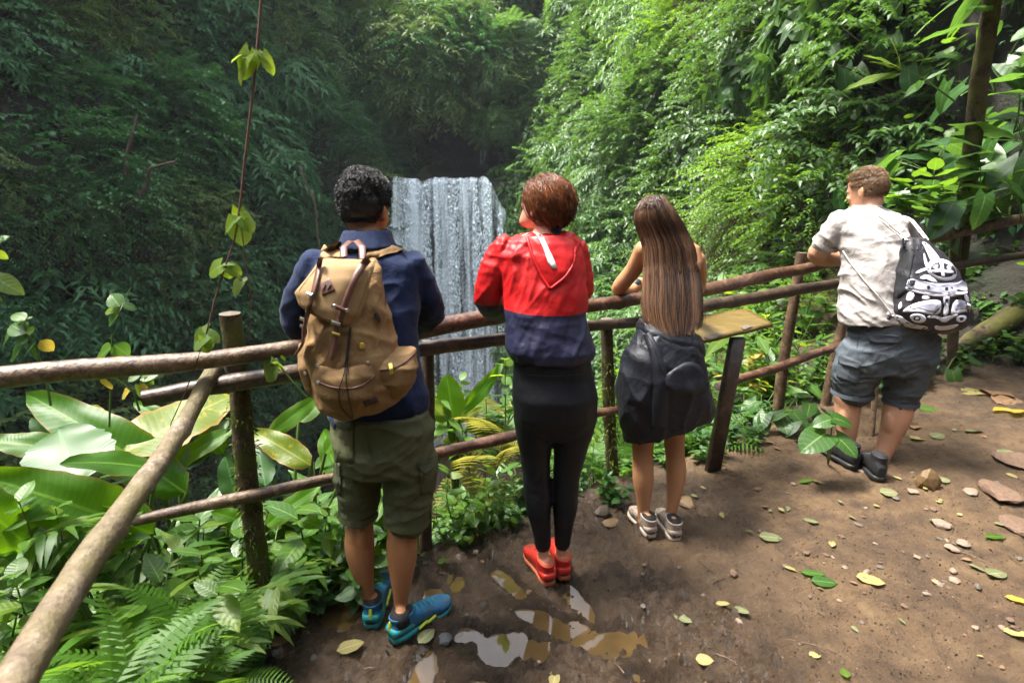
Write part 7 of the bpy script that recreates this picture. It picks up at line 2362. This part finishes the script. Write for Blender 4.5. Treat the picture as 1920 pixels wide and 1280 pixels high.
# ================================================================ DRAWSTRING BAG
db = thing('drawstring_bag', 'black drawstring bag with bold white print hanging from the man in white tee', 'bag', at(1750, 622, 2.84))
dv = Vol()
dv.loft([PR(1694, 1737, 447, 2.90, .03), PR(1692, 1745, 456, 2.885, .045), PR(1689, 1767, 474, 2.87, .065), PR(1682, 1794, 504, 2.85, .09), PR(1674, 1814, 542, 2.83, .11), PR(1670, 1823, 578, 2.82, .12), PR(1673, 1823, 600, 2.82, .115), PR(1688, 1806, 614, 2.825, .095), PR(1712, 1782, 622, 2.83, .06)], 32)
dvo, bv_db = garment('bag_body', dv, M['bag_cloth'], db, .006, 4, [((1, 0, .35), .075, .006), ((1, 0, -.3), .045, .004)], .006, 55)
D = [bv_db]
patch('side_panel', [(1694, 449), (1712, 451), (1716, 470), (1708, 510), (1700, 548), (1686, 560), (1672, 560), (1678, 520), (1689, 474)], D, M['bag_side'], dvo, .0015, .001)
for k in range(6):
    cordpx('gather', [(1694 + 7.5 * k, 446), (1694 + 7.5 * k, 455), (1691 + 10 * k, 468)], .005 - .0004 * k, D, M['bag_side'], dvo, .001)
PW, PG, PB = M['print_white'], M['print_grey'], M['bag_cloth']
def pr(poly, mat=None, lvl=0, rnd=1):
    patch('print', poly, D, mat or PW, dvo, .003 + .0012 * lvl, .001, rnd=rnd, step=4, rings=3)
# a plain bold graphic of bands, rivets, curls and a roundel, black and white
pr([(1727, 452), (1740, 456), (1752, 470), (1764, 486), (1760, 494), (1746, 492), (1740, 478), (1734, 464)])
pr([(1732, 470), (1738, 488), (1743, 504), (1738, 506), (1732, 490)])
pr([(1738, 498), (1746, 486), (1764, 484), (1782, 490), (1794, 506), (1794, 520), (1780, 527), (1762, 526), (1746, 518), (1738, 508)])
pr([(1744, 502), (1750, 494), (1764, 491), (1780, 496), (1789, 508), (1788, 516), (1778, 520), (1762, 519), (1750, 513)], PB, 1)
pr([(1762, 492), (1769, 492), (1772, 520), (1766, 520)], PW, 2, 0)
pr([(1746, 507), (1762, 503), (1788, 508), (1788, 513), (1762, 510), (1748, 512)], PW, 2, 0)
pr([(1752, 497), (1760, 495), (1758, 505), (1750, 505)], PW, 2)
pr([(1776, 497), (1784, 502), (1782, 508), (1775, 504)], PW, 2)
pr([(1716, 510), (1730, 503), (1740, 502), (1740, 506), (1728, 510), (1718, 514)])
pr([(1724, 520), (1738, 513), (1752, 522), (1760, 530), (1748, 529), (1736, 522), (1727, 524)])
pr([(1704, 520), (1730, 528), (1760, 532), (1790, 530), (1808, 524), (1815, 540), (1812, 546), (1784, 552), (1752, 551), (1722, 545), (1698, 538)], PG, 0)
pr([(1699, 537), (1722, 545), (1752, 551), (1784, 552), (1814, 546), (1814, 551), (1784, 557), (1752, 556), (1720, 550), (1698, 542)], PW, 0, 0)
for q in ((1710, 530), (1741, 538), (1775, 541), (1802, 539)):
    pr([(q[0] - 3, q[1] - 3), (q[0] + 3, q[1] - 3), (q[0] + 3, q[1] + 3), (q[0] - 3, q[1] + 3)], PB, 2, 2)
pr([(1702, 546), (1716, 550), (1712, 564), (1697, 566)])
pr([(1730, 553), (1744, 556), (1742, 562), (1728, 562)])
pr([(1806, 554), (1814, 552), (1820, 566), (1812, 566)])
pr([(1768, 556), (1781, 556), (1780, 572), (1770, 572)], PG, 0, 0)
pr([(1772, 560), (1778, 560), (1778, 566), (1772, 566)], PB, 1, 2)
pr([(1690, 584), (1706, 572), (1730, 564), (1762, 561), (1766, 572), (1762, 590), (1744, 590), (1720, 584), (1700, 586)])
pr([(1706, 580), (1728, 570), (1758, 566), (1760, 574), (1756, 585), (1742, 584), (1722, 577)], PG, 1)
pr([(1788, 562), (1806, 562), (1822, 572), (1824, 584), (1804, 585), (1790, 590), (1782, 588)])
pr([(1792, 567), (1806, 567), (1818, 575), (1818, 579), (1802, 579), (1790, 584)], PG, 1)
pr([(1772, 568), (1778, 568), (1780, 584), (1772, 596), (1768, 586)])
pr([(1738, 592), (1758, 591), (1770, 600), (1784, 591), (1796, 588), (1796, 592), (1786, 596), (1770, 607), (1756, 596), (1740, 597)])
pr([(1704, 592), (1716, 587), (1732, 590), (1738, 598), (1730, 606), (1712, 604)])
pr([(1712, 594), (1722, 592), (1728, 597), (1722, 602), (1713, 600)], PB, 1)
pr([(1716, 595), (1721, 594.5), (1724, 597), (1720, 600), (1716, 599)], PW, 2)
pr([(1792, 594), (1806, 590), (1814, 594), (1808, 604), (1794, 604)])
pr([(1798, 596), (1805, 594), (1808, 598), (1802, 602)], PB, 1)
pr([(1676, 590), (1690, 592), (1700, 602), (1714, 608), (1740, 612), (1738, 618), (1712, 616), (1690, 610), (1677, 600)])
pr([(1750, 610), (1768, 612), (1790, 608), (1800, 608), (1784, 618), (1756, 620)])
pr([(1684, 572), (1690, 564), (1692, 576), (1684, 582)])
# cords over both shoulders and down to the corner eyelets
top_l, top_r = proj([(1698, 448), (1736, 450)], D, .005)
for k, path in enumerate(([(1698, 450), (1680, 437), (1662, 422), (1644, 405)], [(1702, 450), (1684, 434), (1666, 418), (1647, 403)])):
    cordpx('cord', path, .0032, [bv_te, bv_db], M['cord'], db, .008)
for k, path in enumerate(([(1736, 450), (1722, 432), (1708, 414), (1698, 406)], [(1741, 450), (1726, 430), (1713, 414), (1702, 407)])):
    P_ = [at(x, y, Y) for (x, y), Y in zip(path, (2.87, 2.95, 3.03, 3.10))]
    wire('cord', P_, .0032, M['cord'], db)
cordpx('cord', [(1669, 586), (1640, 548), (1610, 512), (1590, 486), (1580, 470)], .0034, [bv_te], M['cord'], db, .008)
cordpx('cord', [(1672, 588), (1644, 552), (1618, 522)], .0030, [bv_te], M['cord'], db, .012)
kk = at(1667, 592, 2.82)
for q in range(4):
    Vol().ball(kk + Vector((.012 * math.cos(q * 2.1), -.006, .014 * math.sin(q * 2.1))), Vector((.013, 0, 0)), Vector((0, .011, 0)), Vector((0, 0, .012)), 10, 6).obj('knot', M['print_white' if q % 2 else 'bag_cloth'], db)
# ================================================================ LITTER ON THE PATH
g = np.random.default_rng(99)
def on_mud(px, py, lift=0.0):
    p = atz(px, py, .05)
    for _ in range(4):
        z = mz(p.x, p.y)
        p = atz(px, py, z)
    return Vector((p.x, p.y, mz(p.x, p.y) + lift))
def fallen(px, py, Lpx, ang, mk, kind, label, group=None, ws=1.0, cat='leaf'):
    p = on_mud(px, py, .008)
    f = pix(np.array([list(p)]))[2][0]
    L = Lpx * f / 1000 * 1.0
    o = bpy.data.objects.new('fallen_leaf', leaf_me(kind, mk))
    COL.objects.link(o)
    a = R(ang)
    d = Vector((math.cos(a), math.sin(a), g.uniform(-.05, .12)))
    o.matrix_world = leaf_M(p - d * L * .5 + UP * .004, d, (g.normal() * .18, g.normal() * .18, 1), L, ws)
    tag(o, label, cat, group)
    return o
for q in [
    (658, 1215, 52, 25, 'leaf_ydry', 'ovate_flat', 'yellow-green leaf lying in the mud in front of the teal shoes', 1.1),
    (1525, 1078, 44, -15, 'leaf_heart', 'ovate_flat', 'fresh green leaf on the path, upper one of a pair', 1.0),
    (1545, 1094, 48, -8, 'leaf_heart', 'ovate_flat', 'fresh green leaf on the path, lower one of a pair', .9),
    (1487, 1070, 34, -25, 'leaf_ydry', 'ovate', 'curled yellowish leaf beside the fresh green pair', .9),
    (1632, 1090, 50, -20, 'leaf_ydry', 'ovate_flat', 'crumpled pale yellow leaf right of the fresh green pair', 1.2),
    (1445, 1010, 44, -8, 'leaf_gdry', 'ovate_flat', 'mottled greenish leaf on the path below the seedling', 1.1),
    (1560, 1018, 26, 60, 'leaf_ydry', 'ovate', 'small yellow leaf standing on edge in mid path', .9),
    (1520, 980, 28, -30, 'leaf_gdry', 'ovate_flat', 'small grey-green leaf in mid path', 1.0),
    (1666, 928, 34, -5, 'leaf_gdry', 'ovate_flat', 'pale flat leaf left of the brown stone', 1.2),
    (1768, 902, 26, 10, 'leaf_gdry', 'ovate_flat', 'round pale leaf right of the brown stone', 1.5),
    (1867, 1008, 52, 8, 'leaf_mid', 'lance_flat', 'long green leaf at the right edge of the path', 1.1),
    (1868, 1078, 42, 12, 'leaf_gdry', 'ovate_flat', 'pale green leaf low at the right edge', 1.2),
    (1832, 1067, 28, -50, 'leaf_gdry', 'ovate', 'small curled leaf low at the right edge', 1.0),
    (1905, 1190, 42, -15, 'leaf_ydry', 'ovate_flat', 'yellow-white leaf in the lower right corner', 1.2),
    (1908, 1128, 40, -30, 'leaf_yellow', 'ovate_flat', 'orange-yellow leaf low at the right edge', 1.0),
    (1898, 768, 56, 30, 'leaf_yellow', 'heart', 'large bright yellow heart-shaped leaf at the right edge', 1.0),
    (1812, 735, 50, 160, 'leaf_ydry', 'heart', 'large greenish yellow leaf on the dark bank edge', 1.0),
    (1860, 735, 58, 70, 'leaf_dry', 'heart', 'large brown leaf at the foot of the dark bank', 1.0),
    (1890, 752, 60, 20, 'leaf_dry', 'ovate_flat', 'large reddish brown leaf under the yellow one', 1.3),
    (1742, 770, 36, -40, 'leaf_mid', 'ovate', 'green leaf on the path right of the grey shorts', 1.0),
    (1712, 800, 40, 60, 'leaf_dry', 'ovate', 'brown curled leaf behind the right black shoe', 1.0),
    (1722, 822, 36, 10, 'leaf_ydry', 'ovate', 'pale brown leaf right of the right calf', 1.1),
    (1758, 820, 34, 25, 'leaf_gdry', 'ovate_flat', 'dull green leaf on the upper path', 1.1),
    (1828, 810, 48, 10, 'leaf_gdry', 'lance_flat', 'long olive leaf on the upper path near the right edge', 1.2),
    (1885, 850, 34, 10, 'leaf_gdry', 'ovate_flat', 'pale leaf on the upper path at the right edge', 1.1),
    (1530, 1220, 24, 0, 'leaf_ydry', 'ovate_flat', 'small pale leaf low in the middle of the path', 1.2),
    (1583, 1265, 24, 80, 'leaf_lime', 'ovate_flat', 'small lime leaf at the bottom of the path', 1.2),
    (1040, 1268, 44, 75, 'leaf_ydry', 'ovate', 'pale yellow leaf standing up at the bottom edge', .9),
    (1280, 1160, 38, -40, 'leaf_gdry', 'ovate_flat', 'dull green leaf on the path below the white shoes', 1.0),
    (1355, 1135, 28, 0, 'leaf_ydry', 'ovate_flat', 'small tan leaf on the path below the white shoes', .8),
    (1390, 1148, 30, -20, 'leaf_gdry', 'ovate_flat', 'small grey leaf beside a tan one on the path', 1.0),
    (1320, 1248, 34, -10, 'leaf_ydry', 'ovate_flat', 'muddy yellow leaf at the bottom of the path', 1.2),
    (800, 1195, 46, 60, 'leaf_gdry', 'ovate_flat', 'muddy green leaf by the right teal shoe', 1.0),
    (656, 1128, 24, 40, 'leaf_lime', 'ovate_flat', 'small green leaf left of the left teal shoe', 1.1),
    (830, 1058, 22, 50, 'leaf_mid', 'ovate', 'small green leaf in the mud between two people', 1.0),
    (490, 1205, 48, 70, 'leaf_dry', 'ovate', 'orange-brown curled leaf at the edge of the ferns', 1.1),
    (525, 1205, 40, 30, 'leaf_dry', 'ovate', 'second brown leaf at the edge of the ferns, half buried', 1.1),
    (1512, 905, 34, 15, 'leaf_mid', 'lance_flat', 'thin green leaf on the path below the heart-leaved seedling', 1.2)]:
    fallen(*q[:7], None, q[7])
for k in range(44):
    px, py = g.uniform(1250, 1915), g.uniform(800, 1275)
    if g.random() < .5: py = g.uniform(800, 1000)
    mk, c = (('leaf_dry', 'brown'), ('leaf_ydry', 'yellowish'), ('leaf_gdry', 'grey-green'))[int(g.integers(3))]
    fallen(px, py, g.uniform(10, 19), g.uniform(0, 360), mk, ('ovate_flat', 'ovate')[k % 2], 'small %s dead leaf scattered on the path' % c, 'small %s dead leaves on the path' % c, g.uniform(.8, 1.3))
def stone_mesh(seed, flat=.6, rough=.35):
    gg = np.random.default_rng(seed)
    bm = bmesh.new()
    bmesh.ops.create_icosphere(bm, subdivisions=2, radius=1)
    V = np.array([list(v.co) for v in bm.verts])
    F = np.array([[v.index for v in f.verts] for f in bm.faces])
    bm.free()
    V = V * (1 + rough * vnoise(V, 1.1, seed) + .12 * vnoise(V, 3, seed + 1))[:, None]
    for _ in range(4):
        n = unit(gg.normal(size=3)); d = gg.uniform(.5, .8)
        e = np.maximum(V @ n - d, 0)
        V = V - e[:, None] * n * .85
    V = V * [1, gg.uniform(.65, 1), flat]
    return V, F
ST = [stone_mesh(200 + i, (.6, .45, .7, .5)[i % 4]) for i in range(8)]
_st = {}
def stone(px, py, wpx, mk, label, group=None, i=0, sink=.35, hs=1.0):
    if (i, mk) not in _st:
        V, F = ST[i % 8]
        me = npmesh('stone', V, F, smooth=False)
        me.materials.append(M[mk])
        _st[(i, mk)] = me
    p = on_mud(px, py)
    f = pix(np.array([list(p)]))[2][0]
    s_ = wpx * f / 2000
    o = bpy.data.objects.new('stone', _st[(i, mk)])
    COL.objects.link(o)
    o.location = p + UP * (s_ * .5 * (1 - 2 * sink) * hs)
    o.rotation_euler = (0, 0, g.uniform(0, 6.28))
    o.scale = (s_, s_, s_ * hs)
    return tag(o, label, 'stone', group)
stone(1738, 912, 44, 'stone_brown', 'wet brown rounded stone standing up on the path by the black shoes', None, 2, .15, 1.6)
stone(1872, 925, 95, 'stone_red', 'large flat reddish stone at the right edge of the path', None, 1, .3, .5)
stone(1905, 985, 80, 'stone_red', 'reddish flat stone half out of the picture at right', None, 5, .3, .5)
stone(1905, 865, 90, 'stone_red', 'flat brown slab at the upper right of the path', None, 3, .3, .45)
stone(1822, 925, 36, 'stone_pale', 'pale flat stone left of the large reddish stone', None, 1, .3, .6)
stone(1762, 985, 42, 'stone_pale', 'tan stone in a patch of pebbles at right', None, 0, .3, .7)
stone(1803, 1022, 28, 'stone_pale', 'whitish stone, larger of two at right', None, 3, .2, .9)
stone(1785, 1030, 26, 'stone_pale', 'whitish stone, smaller of two at right', None, 4, .2, .8)
stone(1758, 1095, 24, 'stone_pale', 'oval white pebble on the lower right path', None, 0, .2, .8)
stone(1785, 1078, 18, 'stone_pale', 'upper of two white pebbles stacked close at right', None, 2, .2, .8)
stone(1790, 1090, 20, 'stone_pale', 'lower of two white pebbles stacked close at right', None, 6, .2, .8)
stone(1738, 1115, 16, 'stone_pale', 'small white pebble on the lower right path', None, 7, .2, .8)
stone(1712, 925, 22, 'stone_pale', 'small pale stone just left of the wet brown stone', None, 1, .2, .7)
stone(1130, 965, 30, 'stone', 'blocky grey stone right of the black leggings', None, 2, .2, 1.3)
stone(1145, 985, 34, 'stone_brown', 'brown stone between red shoes and white shoes', None, 5, .3, .7)
stone(1290, 945, 40, 'stone_brown', 'dark brown rock behind the white shoes', None, 4, .3, .8)
stone(1155, 905, 34, 'stone_brown', 'brown rock at the foot of the mossy post by white shoes', None, 3, .2, 1.2)
stone(836, 1203, 28, 'stone_dark', 'sharp dark stone in the mud right of the teal shoes', None, 6, .2, 1.3)
stone(590, 1235, 20, 'stone_dark', 'bluish dark pebble in the mud at lower left', None, 0, .2, .9)
stone(520, 1225, 22, 'stone_dark', 'dark stone at the muddy edge below the ferns', None, 1, .2, .9)
stone(1375, 1075, 20, 'stone_red', 'reddish pebble in mid path', None, 2, .25, .8)
stone(480, 1105, 70, 'stone', 'mossy grey rock under the thick mossy post', None, 5, .3, 1.2)
for k in range(80):
    px, py = g.uniform(1400, 1918), g.uniform(830, 1180)
    if k % 4 == 0: px, py = g.uniform(560, 1400), g.uniform(1020, 1278)
    if k % 4 == 1: px, py = g.normal(1660, 110), g.normal(1000, 60)
    if not (540 < px < 1919 and 820 < py < 1279): continue
    mk, c = (('stone', 'grey-brown'), ('stone_pale', 'pale'), ('stone_red', 'reddish'))[int(g.integers(3))]
    stone(px, py, g.uniform(7, 17), mk, 'small %s pebble pressed into the muddy path' % c, 'small %s pebbles on the path' % c, int(g.integers(8)), .2, .8)
# clods, crumbs and grit: uncountable
n = 7000
px = np.where(g.random(n) < .6, g.normal(1620, 200, n), g.uniform(520, 1920, n)); py = g.uniform(800, 1290, n)
gp_ = []
for a, b in zip(px, py):
    p = atz(a, b, .03)
    d_ = edge_d(p.x, p.y)[0]
    if d_ < .05 and p.x < 4.6:
        z_ = mz(p.x, p.y)
        if z_ > -.012 or p.x > .8: gp_.append((p.x, p.y, z_))
gp_ = np.array(gp_)
oc = np.array([[1, 0, 0], [0, 1, 0], [-1, 0, 0], [0, -1, 0], [0, 0, 1], [0, 0, -1.0]])
of = np.array([[0, 1, 4], [1, 2, 4], [2, 3, 4], [3, 0, 4], [1, 0, 5], [2, 1, 5], [3, 2, 5], [0, 3, 5]])
n = len(gp_)
sz = .0018 + .0042 * g.random(n) ** 3
V = gp_[:, None] + oc[None] * (sz[:, None, None] * g.uniform(.5, 1.4, (n, 6, 3))) + [0, 0, .001]
F = (of[None] + (np.arange(n) * 6)[:, None, None]).reshape(-1, 3)
h = n // 2
tag(put('grit', V[:h].reshape(-1, 3), F[:h * 8], M['stone_red'], smooth=False), kind='stuff')
tag(put('grit', V[h:].reshape(-1, 3), F[h * 8:] - h * 6, M['soil'], smooth=False), kind='stuff')
# twigs
for k in range(26):
    px, py = (g.uniform(1300, 1900), g.uniform(830, 1270)) if k % 3 else (g.uniform(560, 1300), g.uniform(1050, 1270))
    p = on_mud(px, py, .006)
    a = g.uniform(0, 6.28); L = g.uniform(.05, .16)
    q = [p + Vector((math.cos(a) * L * t, math.sin(a) * L * t, .004 * math.sin(5 * t) + .006 * t)) + Vector((.01 * math.sin(4 * t + k), 0, 0)) for t in (0, .3, .6, 1)]
    V_, F_ = tubes(np.array([list(v) for v in q])[None], np.linspace(.0022, .001, 4), 4)
    tag(put('twig', V_, F_, M[('twig', 'log_tan')[k % 2]]), 'thin %s twig lying on the muddy path' % ('dark', 'pale')[k % 2], 'twig', '%s twigs on the path' % ('dark', 'pale')[k % 2])
# ================================================================ MIST FROM THE FALL
hv = Vol().box(Vector((0, 8, 2.4)), Vector((75, 0, 0)), Vector((0, 70, 0)), Vector((0, 0, 17.4)))
V_, F_ = hv.arrays()
m, nt_, out_ = nodes('mist')
pv = nt_.nodes.new('ShaderNodeVolumePrincipled')
pv.inputs['Color'].default_value = (0.85, 0.93, 1.0, 1)
pv.inputs['Density'].default_value = 0.0006
nt_.links.new(pv.outputs[0], out_.inputs['Volume'])
tag(put('haze', V_, F_, m), kind='stuff')
